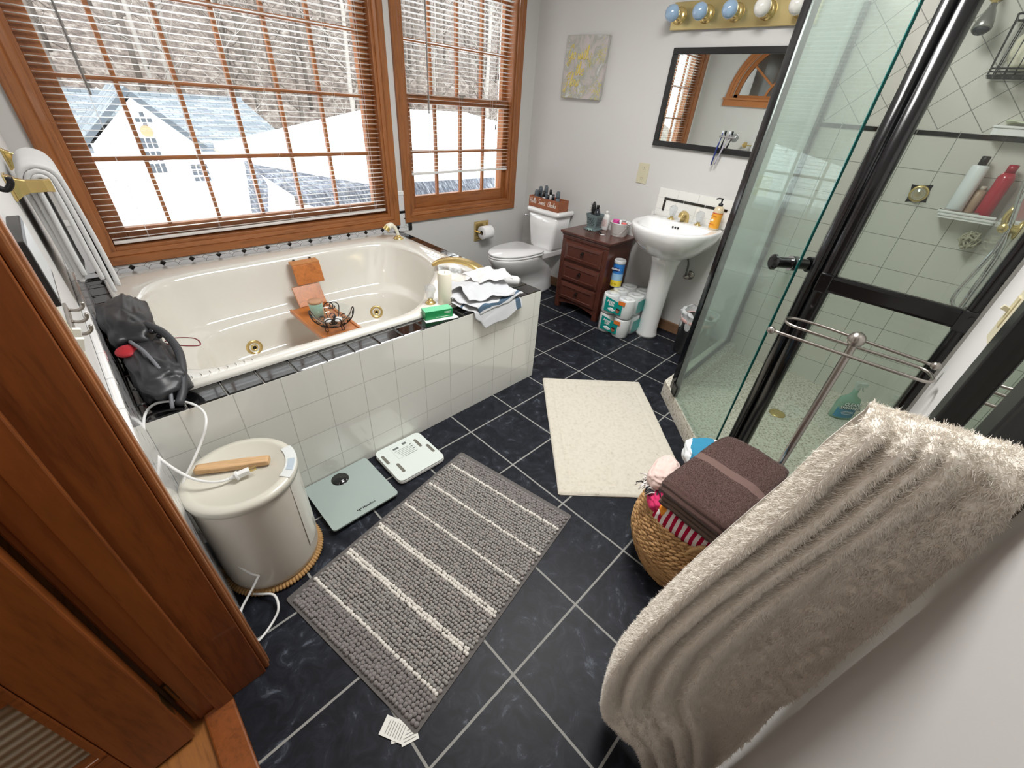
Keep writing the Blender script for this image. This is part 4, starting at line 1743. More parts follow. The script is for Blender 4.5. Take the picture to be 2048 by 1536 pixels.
mb.build('zipper_cord', plain('burgundy_cord', (122, 34, 44), 0.6), bg)
for q in ((0.056, -0.02, 0.130), (0.062, -0.035, 0.115), (0.048, -0.03, 0.135)):
    mb = MB()
    mb.sphere(q, 0.010, 10, 8)
    mb.build('buckle', plain_get('dark_buckle', (42, 42, 46), 0.25), bg)

# ------------------------------------------------------------------ round towel warmer bucket with its cord
tw = thing('towel_warmer', 'large round cream towel warmer bucket standing between the left wall and the tub', 'towel warmer', (-1.030, -0.052, 0))
TB = plain('warm_cream_plastic', (214, 208, 196), 0.28, coat=0.25)
TL = plain('lid_cream_plastic', (212, 209, 196), 0.3, coat=0.2)
mb = MB()
mb.lathe([(0.148, 0.020), (0.155, 0.026), (0.158, 0.05), (0.160, 0.40), (0.160, 0.425)], 64, cap1=False)
mb.build('body', TB, tw)
mb = MB()
mb.lathe([(0.1605, 0.424), (0.1665, 0.428), (0.168, 0.446), (0.163, 0.455), (0.139, 0.4575), (0.137, 0.4545), (0.001, 0.4575)], 64, cap0=False)
mb.build('lid', TL, tw)


def arc_patch(r_, a0, a1, z0, z1, n=14, r1=None):
    mb = MB()
    r1 = r1 if r1 else r_
    mb.grid(n, 6, lambda u, v: ((r_ + (r1 - r_) * v) * math.cos(a0 + (a1 - a0) * u), (r_ + (r1 - r_) * v) * math.sin(a0 + (a1 - a0) * u), z0 + (z1 - z0) * v))
    return mb


da = math.radians(-22)
mb = MB()
mb.grid(16, 4, lambda u, v: ((0.134 + 0.033 * v) * math.cos(da - 0.50 + 1.0 * u), (0.134 + 0.033 * v) * math.sin(da - 0.50 + 1.0 * u), 0.4592 - 0.003 * v * v))
mb.build('control_panel', plain('panel_pale', (214, 218, 216), 0.25, coat=0.3), tw)
mb = MB()
mb.grid(10, 4, lambda u, v: ((0.141 + 0.020 * v) * math.cos(da - 0.30 + 0.36 * u), (0.141 + 0.020 * v) * math.sin(da - 0.30 + 0.36 * u), 0.4602 - 0.0022 * v * v))
mb.build('display', plain('display_blue_grey', (176, 190, 200), 0.2), tw)
mb = arc_patch(0.1612, da - 0.52, da + 0.30, 0.10, 0.42)
mb.build('front_strip', plain('strip_cream', (222, 218, 208), 0.25, coat=0.3), tw)
text_part('brand_print', 'RELAXX', 0.014, plain('print_grey', (130, 128, 124), 0.5), tw,
          frame_M((0.1630 * math.cos(da - .10), 0.1630 * math.sin(da - .10), 0.145), (0, 0, -1), (-math.sin(da - .1), math.cos(da - .1), 0)), 0.0002)
mb = MB()
for k in range(90):
    a = 2 * PI * k / 90
    mb.sphere((0.158 * math.cos(a), 0.158 * math.sin(a), 0.0105), 0.0095, 8, 6, sc=(1.5, .75, 1.1), R=Matrix.Rotation(a, 3, 'Z'))
mb.lathe([(0.150, 0.002), (0.160, 0.004), (0.160, 0.017), (0.150, 0.020)], 48)
rt = mb.build('rattan_trivet', plain('rattan', (176, 138, 88), 0.7, bmp=0.4), None, loc=(-1.030, -0.052, 0))
rt['label'] = 'round woven rattan trivet under the cream towel warmer bucket'
rt['category'] = 'trivet'


def W(p_):   # world -> towel warmer space
    return Vector(p_) - Vector((-1.030, -0.052, 0))


cordpts = [(-1.175, -0.02, 0.008)]
for (u, v_, kind, val) in ((465, 1175, 'z', .006), (492, 1186, 'z', .006), (520, 1188, 'z', .02), (548, 1190, 'z', .03), (557, 1215, 'z', .02), (548, 1240, 'z', .006), (522, 1277, 'z', .006),
                           (506, 1280, 'z', .01), (484, 1245, 'z', .03), (482, 1222, 'z', .05), (495, 1195, 'z', .07), (506, 1175, 'z', .09), (514, 1158, 'z', .11), (517, 1151, 'z', .118),
                           (505, 1148, 'z', .13), (478, 1132, 'z', .17), (450, 1105, 'z', .21), (420, 1085, 'z', .25), (385, 1050, 'z', .32), (362, 1005, 'z', .40), (366, 965, 'z', .455),
                           (385, 925, 'z', .50), (402, 885, 'z', .54), (412, 850, 'z', .585), (408, 825, 'z', .60), (385, 808, 'z', .615), (350, 802, 'z', .62), (310, 808, 'z', .62),
                           (290, 830, 'z', .61), (288, 865, 'z', .60), (296, 893, 'z', .57), (330, 925, 'z', .53), (375, 953, 'z', .50), (410, 963, 'z', .485), (440, 963, 'z', .475), (458, 958, 'z', .473)):
    cordpts.append(tuple(atz(u, v_, val)))
cordpts = [(x_, y_, max(z_, 0.006)) for x_, y_, z_ in cordpts]
mb = MB()
mb.tube([W(q) for q in cordpts], 0.0042, 8, sub=5)
cd = mb.build('power_cord', white_pl, tw)
pe, pd = Vector(cordpts[-1]), (atz(498, 941, .480) - Vector(cordpts[-1])).normalized()
mb = MB()
e0 = W(pe)
mb.tube([e0, e0 + pd * 0.010, e0 + pd * 0.020], [0.0045, 0.006, 0.008], 12)
mb.cyl(e0 + pd * 0.020, e0 + pd * 0.026, 0.0155, 0.0155, n=16)
sd = pd.cross(Vector((0, 0, 1))).normalized()
mb.obox(e0 + pd * 0.042, pd, sd, sd.cross(pd), 0.017, 0.0095, 0.0085)
mb.build('plug', white_pl, tw, bevel=0.002)
mb = MB()
for s_ in (-1, 1):
    mb.obox(e0 + pd * 0.068 + sd * 0.006 * s_, pd, sd, sd.cross(pd), 0.010, 0.0008, 0.003)
mb.cyl(e0 + pd * 0.058 + Vector((0, 0, 0.004)), e0 + pd * 0.078 + Vector((0, 0, 0.004)), 0.0022, n=8)
mb.build('plug_prongs', brass, tw)

# block of wood on the lid
a, b_ = atz(390, 938, .475), atz(538, 918, .475)
bk = MB()
L_ = (b_ - a).length


def blk_fn(u, v):
    x_ = L_ * u
    a_ = 2 * PI * v
    hw_ = 0.0165 + 0.0016 * nz(u * 5, 0, 1.0) + 0.002 * (1 if 0.2 < u < .75 else 0)
    hh = 0.0105
    cy_, cz_ = math.copysign(abs(math.cos(a_)) ** .35, math.cos(a_)), math.copysign(abs(math.sin(a_)) ** .35, math.sin(a_))
    e_ = 0.86 if u in (0, 1) else 1
    return (x_, cy_ * hw_ * e_, hh + cz_ * hh * e_)


bk.grid(26, 24, blk_fn, 0, True, cv=True)
n_ = 24
bk.f.append(tuple(26 * k for k in range(n_)))
bk.mi.append(0)
bk.sm.append(False)
bk.f.append(tuple(26 * k + 25 for k in reversed(range(n_))))
bk.mi.append(0)
bk.sm.append(False)
o = bk.build('wood_block', wood('raw_ash_wood', (206, 168, 124), (176, 134, 90), (0.8, 12, 12), 0.6, 0.0), None, recalc=True)
o.location = (a.x, a.y, 0.4605)
o.rotation_euler = (0, 0, math.atan2((b_ - a).y, (b_ - a).x))
o['label'] = 'pale raw wood block lying on the lid of the cream towel warmer'
o['category'] = 'wood block'

# ------------------------------------------------------------------ two bathroom scales
s1 = thing('bathroom_scale', 'grey-green glass bathroom scale with a round black display', 'bathroom scale', (-0.680, 0.020, 0))
mb = MB()
mb.prism(rrect(-0.150, -0.148, 0.150, 0.148, 0.015), 0.022, 0.029)
mb.build('glass_platform', plain('silver_green_glass', (158, 172, 168), 0.12, coat=0.6), s1)
mb = MB()
mb.prism(rrect(-0.135, -0.133, 0.135, 0.133, 0.02), 0.008, 0.022)
mb.build('base', matte_black, s1)
mb = MB()
mb.lathe([(0.038, 0.0291), (0.038, 0.0296), (0.001, 0.0296)], 40, M=Matrix.Translation((-0.004, 0.096, 0)))
mb.build('display', plain('display_black', (14, 15, 18), 0.08, coat=0.5), s1)
ink = plain('print_black', (24, 26, 28), 0.6)
text_part('brand_print', 'Marathon', 0.015, ink, s1, frame_M((0.022, -0.117, 0.0293), (1, 0, 0), (0, 1, 0)), 0.0002, bold=0.0004)
mb = MB()
for (x_, y_, r_) in ((-0.022, -0.117, .0042), (-0.030, -0.115, .003), (-0.014, -0.115, .003), (-0.022, -0.124, .003)):
    mb.lathe([(r_, 0.0291), (r_, 0.0295), (0.0001, 0.0295)], 12, M=Matrix.Translation((x_, y_, 0)))
mb.build('leaf_emblem', ink, s1)
for sx in (-1, 1):
    for sy in (-1, 1):
        mb = MB()
        mb.lathe([(0.014, 0), (0.016, 0.008)], 16, M=Matrix.Translation((sx * .11, sy * .11, 0)))
        mb.build('foot', matte_black, s1)

s2 = thing('bathroom_scale', 'white and glass bathroom scale with four grey metal foot pads', 'bathroom scale', (-0.362, 0.040, 0), math.radians(-1))
mb = MB()
mb.prism(rrect(-0.128, -0.124, 0.128, 0.124, 0.026), 0.006, 0.024)
mb.build('body', white_pl, s2, bevel=0.004)
mb = MB()
mb.prism(rrect(-0.127, -0.123, 0.127, 0.123, 0.026), 0.024, 0.030)
mb.build('glass_platform', plain('pale_glass', (214, 222, 218), 0.08, coat=0.6), s2)
padm = plain('pad_metal', (122, 120, 112), 0.35, metal=0.4)
for (cx_, cy_, sy) in ((-0.108, 0.045, 1), (-0.078, -0.045, 1), (0.078, 0.050, -1), (0.106, -0.022, -1)):
    mb = MB()
    mb.prism([(x_ + cx_ + 0.14 * sy * (y_) * 0, y_ + cy_) for x_, y_ in rrect(-0.0075, -0.034, 0.0075, 0.034, 0.007)], 0.0298, 0.0304)
    o = mb.build('foot_pad', padm, s2)
mb = MB()
rnd = random.Random(5)
for k in range(6):
    y_ = 0.062 - 0.011 * k
    mb.box(-0.045 + 0.004 * k, y_, 0.0301, 0.045 + rnd.uniform(-.01, .004) , y_ + 0.0018, 0.0304)
mb.box(-0.045, 0.076, .0301, -0.015, 0.088, .0304)
mb.box(0.012, 0.084, .0301, 0.034, 0.098, .0304)
for k in range(3):
    mb.box(0.040, 0.03 + .018 * k, .0301, 0.050, 0.034 + .018 * k, .0304)
mb.build('instruction_print', plain('print_dim', (92, 98, 96), 0.6), s2)
mb = MB()
for (x0_, y0_, x1_, y1_) in ((-0.055, 0.010, 0.055, 0.011), (-0.055, 0.102, 0.055, 0.103), (-0.055, 0.010, -0.054, 0.103), (0.054, 0.010, 0.055, 0.103)):
    mb.box(x0_, y0_, .0300, x1_, y1_, .0303)
mb.build('print_border', plain('print_pale', (168, 178, 174), 0.6), s2)

# ------------------------------------------------------------------ chenille rug
rg = thing('chenille_rug', 'grey chenille bobble rug with six white stripes and care tags on a corner', 'rug', (-0.549, -0.490, 0.0), math.radians(10.2))
RGX, RGY = 0.474, 0.322
mb = MB()
mb.prism(rrect(-RGX, -RGY, RGX, RGY, 0.01, 2), 0.0005, 0.005)
mb.build('backing', plain('rug_backing', (98, 94, 92), 0.9, bmp=0.3, bscale=600), rg)
mb = MB()
rnd = random.Random(11)
stripes = (-0.371, -0.2235, -0.076, 0.0715, 0.219, 0.3665)
pit = 0.0125
nx = int((2 * RGX - 0.03) / pit)
icov, icof = [], []
bm = bmesh.new()
bmesh.ops.create_icosphere(bm, subdivisions=2, radius=1.0)
icov = [v_.co.copy() for v_ in bm.verts]
icof = [tuple(v_.index for v_ in f_.verts) for f_ in bm.faces]
bm.free()
for i in range(nx):
    x_ = -RGX + 0.018 + i * pit
    ds = min(abs(x_ - s_) for s_ in stripes)
    if ds < pit * 0.62:
        mi, sz = 1, 1.0
    elif x_ < stripes[0] or x_ > stripes[-1]:
        mi, sz = 2, 1.08
    else:
        mi, sz = 0, 0.92
    step = 0.0135 if mi == 2 else 0.0118
    ny = int((2 * RGY - 0.026) / step)
    for jx_ in range(ny):
        y_ = -RGY + 0.015 + (jx_ + (0.5 if i % 2 else 0)) * step
        if y_ > RGY - 0.010:
            continue
        rx, ry_, rz = 0.0068 * sz * rnd.uniform(.9, 1.12), 0.0068 * sz * rnd.uniform(.85, 1.1), 0.0075 * rnd.uniform(.85, 1.15) * sz
        cx_, cy_ = x_ + rnd.uniform(-.0016, .0016), y_ + rnd.uniform(-.0016, .0016)
        cz_ = 0.0095 + rnd.uniform(-.0012, .0012) + (0.0015 if mi == 1 else 0)
        m2 = mi if mi != 0 else (0 if rnd.random() < .7 else 3)
        a_ = rnd.uniform(0, PI)
        ca, sa = math.cos(a_), math.sin(a_)
        mb.add([(cx_ + rx * (p_.x * ca - p_.y * sa), cy_ + ry_ * (p_.x * sa + p_.y * ca), cz_ + rz * p_.z) for p_ in icov], icof, m2, True)
cg = [plain('chenille_grey', (150, 147, 143), 0.95, sheen=0.3, bmp=0.5, bscale=900), plain('chenille_white', (226, 222, 214), 0.95, sheen=0.3, bmp=0.5, bscale=900),
      plain('chenille_dark_grey', (130, 124, 122), 0.95, sheen=0.3, bmp=0.5, bscale=900), plain('chenille_taupe', (158, 150, 146), 0.95, sheen=0.3, bmp=0.5, bscale=900)]
o = mb.build('bobble_pile', cg, rg)
tagm = plain('care_tag_white', (228, 228, 222), 0.7)
inkg = plain('print_faint', (120, 120, 118), 0.7)
for k, (qx, qy, rz_, sx, sy) in enumerate(((-0.535, -0.262, 18, .024, .036), (-0.512, -0.292, -30, .024, .034), (-0.528, -0.285, 52, .018, .030))):
    mb = MB()
    mb.box(-sx, -sy, 0, sx, sy, 0.0008)
    o = mb.build('care_tag', tagm, rg)
    o.location = (qx + 0.035, qy, 0.0035 - 0.001 * k)
    o.rotation_euler = (0, 0, math.radians(rz_))
    mb = MB()
    for r_ in range(7):
        mb.box(-sx * .75, -sy * .8 + r_ * sy * .22, 0.0008, sx * .7, -sy * .8 + r_ * sy * .22 + .0018, 0.001)
    q_ = mb.build('tag_print', inkg, o)

# ------------------------------------------------------------------ cream bath mat
c0 = Vector((0.712, 0.088, 0))
e1 = Vector((0.47, -0.455, 0))
e2 = Vector((-0.700, -0.686, 0))
ang = math.atan2(e1.y, e1.x)
cen = c0 + e1 / 2 + e2 / 2
mt = thing('bath_mat', 'plain cream cotton bath mat lying between the tub corner and the shower', 'bath mat', (cen.x, cen.y, 0), ang)
hx_, hy_ = 0.327, 0.490
matm, nt, b = base('cream_cotton', (226, 221, 208), 0.95, sheen=0.2)
v = coords(nt)
f = noise(nt, v, 55, 4, 0.7)
f2 = noise(nt, v, 420, 2)
nt.links.new(ramp(nt, f, [(0.24, (140, 130, 114)), (0.33, (198, 191, 176)), (0.5, (210, 204, 190)), (0.8, (216, 210, 197))]), b.inputs['Base Color'])
bump(nt, b, f2, 0.6, 0.003)
mb = MB()


def matz(x_, y_):
    # recessed line frame inside the border
    m1 = max(abs(x_) - (hx_ - 0.062), abs(y_) - (hy_ - 0.062))
    z = 0.013
    if abs(m1) < 0.006:
        z -= 0.005 * (1 - abs(m1) / 0.006)
    if m1 > 0.006:
        z += 0.0015
    ed = min(hx_ - abs(x_), hy_ - abs(y_))
    if ed < 0.008:
        z -= 0.008 * (1 - ed / 0.008) ** 2
    return z + 0.0014 * nz(x_, y_, 2.0, 12)


NXm, NYm = 110, 150


def mfn(u, v):
    x_, y_ = (u * 2 - 1) * hx_, (v * 2 - 1) * hy_
    w_ = 0.004 * nz(x_ * 6, y_ * 6, 4)
    # slightly pulled-in corners, wavy edges
    return (x_ * (1 + 0.006 * math.sin(y_ * 9)) + w_, y_ * (1 + 0.006 * math.sin(x_ * 8)), matz(x_, y_))


mb.grid(NXm, NYm, mfn)
mb.build('pile', matm, mt)
mb = MB()
mb.prism(rrect(-hx_, -hy_, hx_, hy_, 0.012, 4), 0.0005, 0.006)
mb.build('hem', matm, mt)

# ------------------------------------------------------------------ left wall: brass towel bar with white towel
bar = thing('brass_towel_bar', 'polished brass towel bar on the left wall beside the large window', 'towel bar', (XL, 0.62, 1.245))
for y_ in (-0.25, 0.27):
    mb = MB()
    mb.obox((0.003, y_, 0), Vector((0, 1, 0)), Vector((0, 0, 1)), Vector((1, 0, 0)), 0.022, 0.030, 0.003)
    prof = [(0.006, .020, .028), (0.018, .013, .020), (0.034, .009, .015), (0.066, .009, .014), (0.078, .010, .015), (0.080, .009, .014)]
    rr_ = [[(x_, y_ + a_ * w_, b__ * h_) for a_, b__ in ((-1, -1), (1, -1), (1, 1), (-1, 1))] for x_, w_, h_ in prof]
    loft(mb, rr_, smooth=False)
    mb.build('post', brass, bar, bevel=0.002)
mb = MB()
mb.cyl((0.062, -0.25, 0), (0.062, 0.27, 0), 0.007)
mb.build('rod', brass, bar)
wt = thing('folded_towel', 'thick white towel folded over the brass bar on the left wall', 'towel', (XL + 0.062, 0.60, 1.245))
for k in range(3):
    r_ = 0.0135 + 0.0125 * k
    lenf = (0.27, 0.315, 0.30)[k]
    lenb = (0.25, 0.27, 0.24)[k]
    prof = [(-r_ + 0.004 * (1 - i / 9), -lenb * (1 - i / 9)) for i in range(10)]
    prof += [(-r_ * math.cos(PI * i / 8), r_ * math.sin(PI * i / 8)) for i in range(1, 8)]
    prof += [(r_ + 0.010 * (i / 11) ** 0.8, -lenf * i / 11) for i in range(12)]
    npf = len(prof)

    def tf(u, v, prof=prof, k=k, npf=npf):
        i = v * (npf - 1)
        i0 = min(npf - 2, int(i))
        a_, b__ = prof[i0], prof[i0 + 1]
        t = i - i0
        x_, z_ = a_[0] + (b__[0] - a_[0]) * t, a_[1] + (b__[1] - a_[1]) * t
        y_ = (u - 0.5) * (0.37 - 0.010 * k)
        wv_ = 0.003 * math.sin(u * 8 + k + z_ * 7) * min(1, abs(z_) * 6)
        return (max(-0.052, x_ + wv_), y_ + 0.008 * nz(z_ * 3, k), z_ + 0.008 * nz(u * 3, k * 2))
    mb = MB()
    mb.grid(20, 44, tf)
    mb.build('fold', terry_white, wt, solid=0.0118, offset=0, bevel=0.004)

# small fittings on the left wall beside the doorway
pl_ = thing('framed_sign', 'narrow dark-edged framed sign hanging on the left wall beside the doorway', 'sign', (XL, -0.19, 1.215))
mb = MB()
mb.box(0, -0.10, -0.055, 0.018, 0.10, 0.055)
mb.build('frame', satin_black, pl_, bevel=0.002)
mb = MB()
mb.box(0.018, -0.09, -0.045, 0.0185, 0.09, 0.045)
mb.build('sheet', plain('sign_paper', (200, 204, 206), 0.4), pl_)
hk = thing('robe_hook', 'small black hook above the framed sign on the left wall', 'hook', (XL, -0.10, 1.318))
mb = MB()
mb.box(0, -0.014, -0.02, 0.004, 0.014, 0.02)
mb.build('plate', matte_black, hk)
mb = MB()
mb.tube([(0.004, 0, 0.005), (0.02, 0, -0.004), (0.030, 0, 0.006), (0.031, 0, 0.016)], 0.005, 8, sub=4)
mb.build('hook', matte_black, hk)
sw = thing('light_switch', 'ivory two-gang light switch plate on the left wall below the framed sign', 'light switch', (XL, -0.27, 1.085))
mb = MB()
mb.box(0, -0.06, -0.062, 0.006, 0.06, 0.062)
mb.build('plate', ivory, sw, bevel=0.002)
for y_ in (-0.024, 0.024):
    mb = MB()
    mb.obox((0.012, y_, 0.004), Vector((0, 1, 0)), Vector((0.3, 0, 1)).normalized(), Vector((1, 0, -0.3)).normalized(), 0.005, 0.012, 0.006)
    mb.build('toggle', white_pl, sw, bevel=0.001)
hr = thing('hook_rail', 'brushed metal rail of small hooks low on the left wall next to the door frame', 'hook rail', (XL, -0.12, 1.06))
mb = MB()
mb.box(0, -0.09, -0.012, 0.006, 0.11, 0.012)
mb.build('rail', nickel, hr, bevel=0.002)
for y_ in (-0.06, 0.01, 0.08):
    mb = MB()
    mb.tube([(0.006, y_, 0.004), (0.020, y_, 0.0), (0.030, y_, 0.006), (0.032, y_, 0.016)], 0.0035, 8, sub=4)
    mb.build('hook', nickel, hr)
# ------------------------------------------------------------------ toilet
to = thing('toilet', 'white two-piece toilet with closed lid standing in the corner by the narrow window', 'toilet', (1.62, 1.215, 0))
TX, TY = 1.62, 1.215


def egg(cx_, hw_, front, back, n=40, sq=2.4):
    """plan outline of a bowl: elongated towards -x, squarer at the back"""
    out = []
    for k in range(n):
        a = 2 * PI * k / n
        c_, s_ = math.cos(a), math.sin(a)
        L_ = back if c_ > 0 else front
        e = sq if c_ > 0 else 2.0
        r_ = 1 / ((abs(c_)) ** e + (abs(s_)) ** e) ** (1 / e)
        out.append((cx_ + L_ * c_ * r_, hw_ * s_ * r_))
    return out


mb = MB()
bowl_r = []
for z_, cx_, hw_, fr, bk_ in ((0.0, 0.17, 0.105, 0.26, 0.26), (0.02, 0.17, 0.108, 0.262, 0.262), (0.10, 0.16, 0.092, 0.24, 0.26), (0.17, 0.12, 0.092, 0.25, 0.30),
                              (0.24, 0.05, 0.125, 0.29, 0.30), (0.31, -0.02, 0.158, 0.31, 0.26), (0.37, -0.05, 0.178, 0.315, 0.24), (0.395, -0.055, 0.182, 0.318, 0.24), (0.400, -0.055, 0.172, 0.308, 0.23)):
    bowl_r.append([(x_, y_, z_) for x_, y_ in egg(cx_, hw_, fr, bk_)])
loft(mb, bowl_r)
mb.box(0.12, -0.115, 0.335, 0.44, 0.115, 0.385)
mb.build('bowl', porcelain, to, bevel=0.006)
for nm, z0, z1, g_ in (('seat', 0.402, 0.418, 0.0), ('lid', 0.421, 0.440, -0.002)):
    mb = MB()
    A_ = egg(-0.05, 0.184 + g_, 0.322, 0.185, sq=6)
    B_ = egg(-0.05, 0.178 + g_, 0.315, 0.181, sq=6)
    loft(mb, [[(x_, y_, z0) for x_, y_ in B_], [(x_, y_, z0 + .004) for x_, y_ in A_], [(x_, y_, z1 - .005) for x_, y_ in A_], [(x_, y_, z1) for x_, y_ in B_]])
    mb.build(nm, plain_get('seat_white', (240, 240, 242), 0.2, coat=0.4), to)
for y_ in (-0.075, 0.075):
    mb = MB()
    mb.cyl((0.145, y_ - .016, 0.420), (0.145, y_ + .016, 0.420), 0.011, n=12)
    mb.build('hinge', MATS['seat_white'], to)
# tank: world x 1.845..2.075, y 1.03..1.395
mb = MB()


def trap(x0, x1, y0, y1, z, r=0.03):
    return [(x_ - TX, y_ - TY, z) for x_, y_ in rrect(x0, y0, x1, y1, r, 4)]


loft(mb, [trap(1.885, 2.072, 1.10, 1.365, 0.386), trap(1.882, 2.072, 1.09, 1.368, 0.41), trap(1.865, 2.074, 1.065, 1.385, 0.58), trap(1.855, 2.074, 1.05, 1.392, 0.705)])
mb.build('tank', porcelain, to)
mb = MB()
loft(mb, [trap(1.842, 2.078, 1.030, 1.405, 0.700, .035), trap(1.838, 2.080, 1.024, 1.410, 0.708, .035), trap(1.838, 2.080, 1.024, 1.410, 0.726, .035), trap(1.850, 2.074, 1.036, 1.398, 0.738, .03)])
mb.build('tank_lid', porcelain, to)
mb = MB()
mb.cyl((1.852 - TX, 1.362 - TY, 0.665), (1.838 - TX, 1.362 - TY, 0.665), 0.009)
mb.tube([(1.836 - TX, 1.362 - TY, 0.665), (1.828 - TX, 1.38 - TY, 0.662), (1.826 - TX, 1.405 - TY, 0.656)], 0.006, 8, sub=3)
mb.build('flush_lever', chrome, to)

# planter-style box on the tank with "Hello Sweet Cheeks"
LID = 0.7385
bx_ = thing('wooden_storage_box', 'small brown wooden box lettered Hello Sweet Cheeks sitting on the toilet tank', 'box', (1.925, 1.222, LID), 0)
bwood = wood('box_walnut', (150, 90, 60), (118, 66, 42), (7, 1, 7), 0.5, 0.0)
mb = MB()
hx, hy, hz = 0.070, 0.172, 0.088
mb.box(-hx, -hy, 0, hx, hy, 0.008)
mb.box(-hx, -hy, 0.008, -hx + 0.009, hy, hz)
mb.box(hx - 0.009, -hy, 0.008, hx, hy, hz)
mb.box(-hx + 0.009, -hy, 0.008, hx - 0.009, -hy + 0.009, hz)
mb.box(-hx + 0.009, hy - 0.009, 0.008, hx - 0.009, hy, hz)
mb.build('box_body', bwood, bx_, bevel=0.0015)
letter = plain('lettering_white', (240, 236, 230), 0.6)

# a small running-hand stroke alphabet (x, y in units of x-height)
GL = {
    'H': (1.25, [[(.15, 2.0), (.22, 1.2), (.1, 0.0)], [(.95, 2.1), (.85, 1.0), (.8, 0.0)], [(-.05, .9), (.5, 1.15), (1.05, 1.0)]]),
    'e': (.72, [[(0, .35), (.45, .6), (.5, .9), (.28, 1.0), (.1, .6), (.2, .1), (.45, 0), (.72, .25)]]),
    'l': (.48, [[(0, .2), (.35, 1.2), (.35, 2.0), (.18, 2.0), (.12, 1.0), (.2, .1), (.48, .2)]]),
    'o': (.78, [[(.4, 1.0), (.1, .75), (.1, .2), (.35, 0), (.58, .3), (.5, .85), (.38, 1.0), (.78, .85)]]),
    'S': (1.05, [[(.85, 1.8), (.6, 2.1), (.25, 1.8), (.3, 1.3), (.7, .9), (.8, .35), (.45, -.05), (.05, .3)]]),
    'w': (1.0, [[(0, .9), (.12, .3), (.25, 0), (.42, .4), (.5, .9), (.55, .2), (.72, 0), (.9, .6), (.82, 1.0), (1.0, .9)]]),
    't': (.55, [[(.28, 1.7), (.2, .8), (.22, .1), (.4, 0), (.55, .2)], [(0, 1.15), (.5, 1.25)]]),
    'C': (.98, [[(.85, 1.7), (.6, 2.05), (.2, 1.5), (.1, .7), (.35, 0), (.8, .2), (.98, .4)]]),
    'h': (.8, [[(0, .2), (.3, 1.3), (.3, 2.0), (.15, 2.0), (.1, 1.0), (.08, 0), (.25, .8), (.42, 1.0), (.5, .5), (.55, .05), (.8, .2)]]),
    'k': (.8, [[(0, .2), (.3, 1.3), (.3, 2.0), (.15, 2.0), (.1, 1.0), (.08, 0)], [(.1, .5), (.5, 1.0), (.4, .6), (.15, .55), (.5, .0), (.8, .15)]]),
    's': (.6, [[(0, .1), (.4, 1.1), (.5, .5), (.35, 0), (.1, .05)], [(.35, 0), (.6, .2)]]),
    'G': (1.25, [[(.9, 1.6), (.8, 2.2), (.45, 2.0), (.15, 1.0), (.35, .1), (.75, .4), (.95, 1.1), (.85, -.3), (.5, -1.0), (.2, -.7), (.6, -.2), (1.25, .3)]]),
    'i': (.42, [[(0, .2), (.15, .95), (.15, .1), (.42, .2)], [(.18, 1.4), (.2, 1.5)]]),
    'F': (1.1, [[(.0, 1.4), (.3, 1.9), (1.1, 2.2)], [(.7, 2.0), (.5, .8), (.3, -.5), (.0, -.9), (-.1, -.5)], [(.3, 1.0), (.9, 1.15)]]),
    ' ': (.55, []),
}


def script_text(name, body, size, mat, parent, M, rad, pitch=1.0, slant=0.22):
    mb = MB()
    x = 0
    for ch in body:
        w_, strokes = GL[ch]
        for st in strokes:
            pts = [Vector(((x + a + slant * b_) * size, b_ * size, 0)) for a, b_ in st]
            pts = smooth_path(pts, 4) if len(pts) > 2 else pts
            mb.tube([M @ q for q in pts], rad, 4)
        x += w_ * pitch
    return mb.build(name, mat, parent)


M = frame_M((-hx - 0.0006, hy - 0.014, 0.033), (0, -1, 0), (0, 0, 1))
script_text('lettering', 'Hello', 0.0200, letter, bx_, M, 0.0018, 1.0, 0.1)
M = frame_M((-hx - 0.0006, hy - 0.112, 0.032), (0, -1, 0), (0, 0, 1))
script_text('lettering', 'Sweet', 0.0200, letter, bx_, M, 0.0018, 1.0, 0.1)
M = frame_M((-hx - 0.0006, hy - 0.222, 0.030), (0, -1, 0), (0, 0, 1))
script_text('lettering', 'Cheeks', 0.0200, letter, bx_, M, 0.0018, 1.02, 0.1)

dk_cap = plain('dark_cap', (30, 32, 36), 0.35)
grey_b = plain('steel_grey_plastic', (92, 100, 108), 0.35)


def bottle(name, label, loc, prof, capprof, m1, m2, grp=None, cat='bottle', extra=None, lean=None):
    t = thing(name, label, cat, loc, 0, grp, rot=lean)
    mb = MB()
    mb.lathe(prof, 24)
    mb.build('bottle_body', m1, t)
    if capprof:
        mb = MB()
        mb.lathe(capprof, 20)
        mb.build('cap', m2, t)
    return t


def roll_prof(r, h):
    return [(r * .8, 0), (r, .004), (r, h * .55), (r * .86, h * .62), (r * .86, h * .65)], [(r * .88, h * .64), (r * .98, h * .70), (r * .92, h * .9), (r * .6, h), (.001, h)]


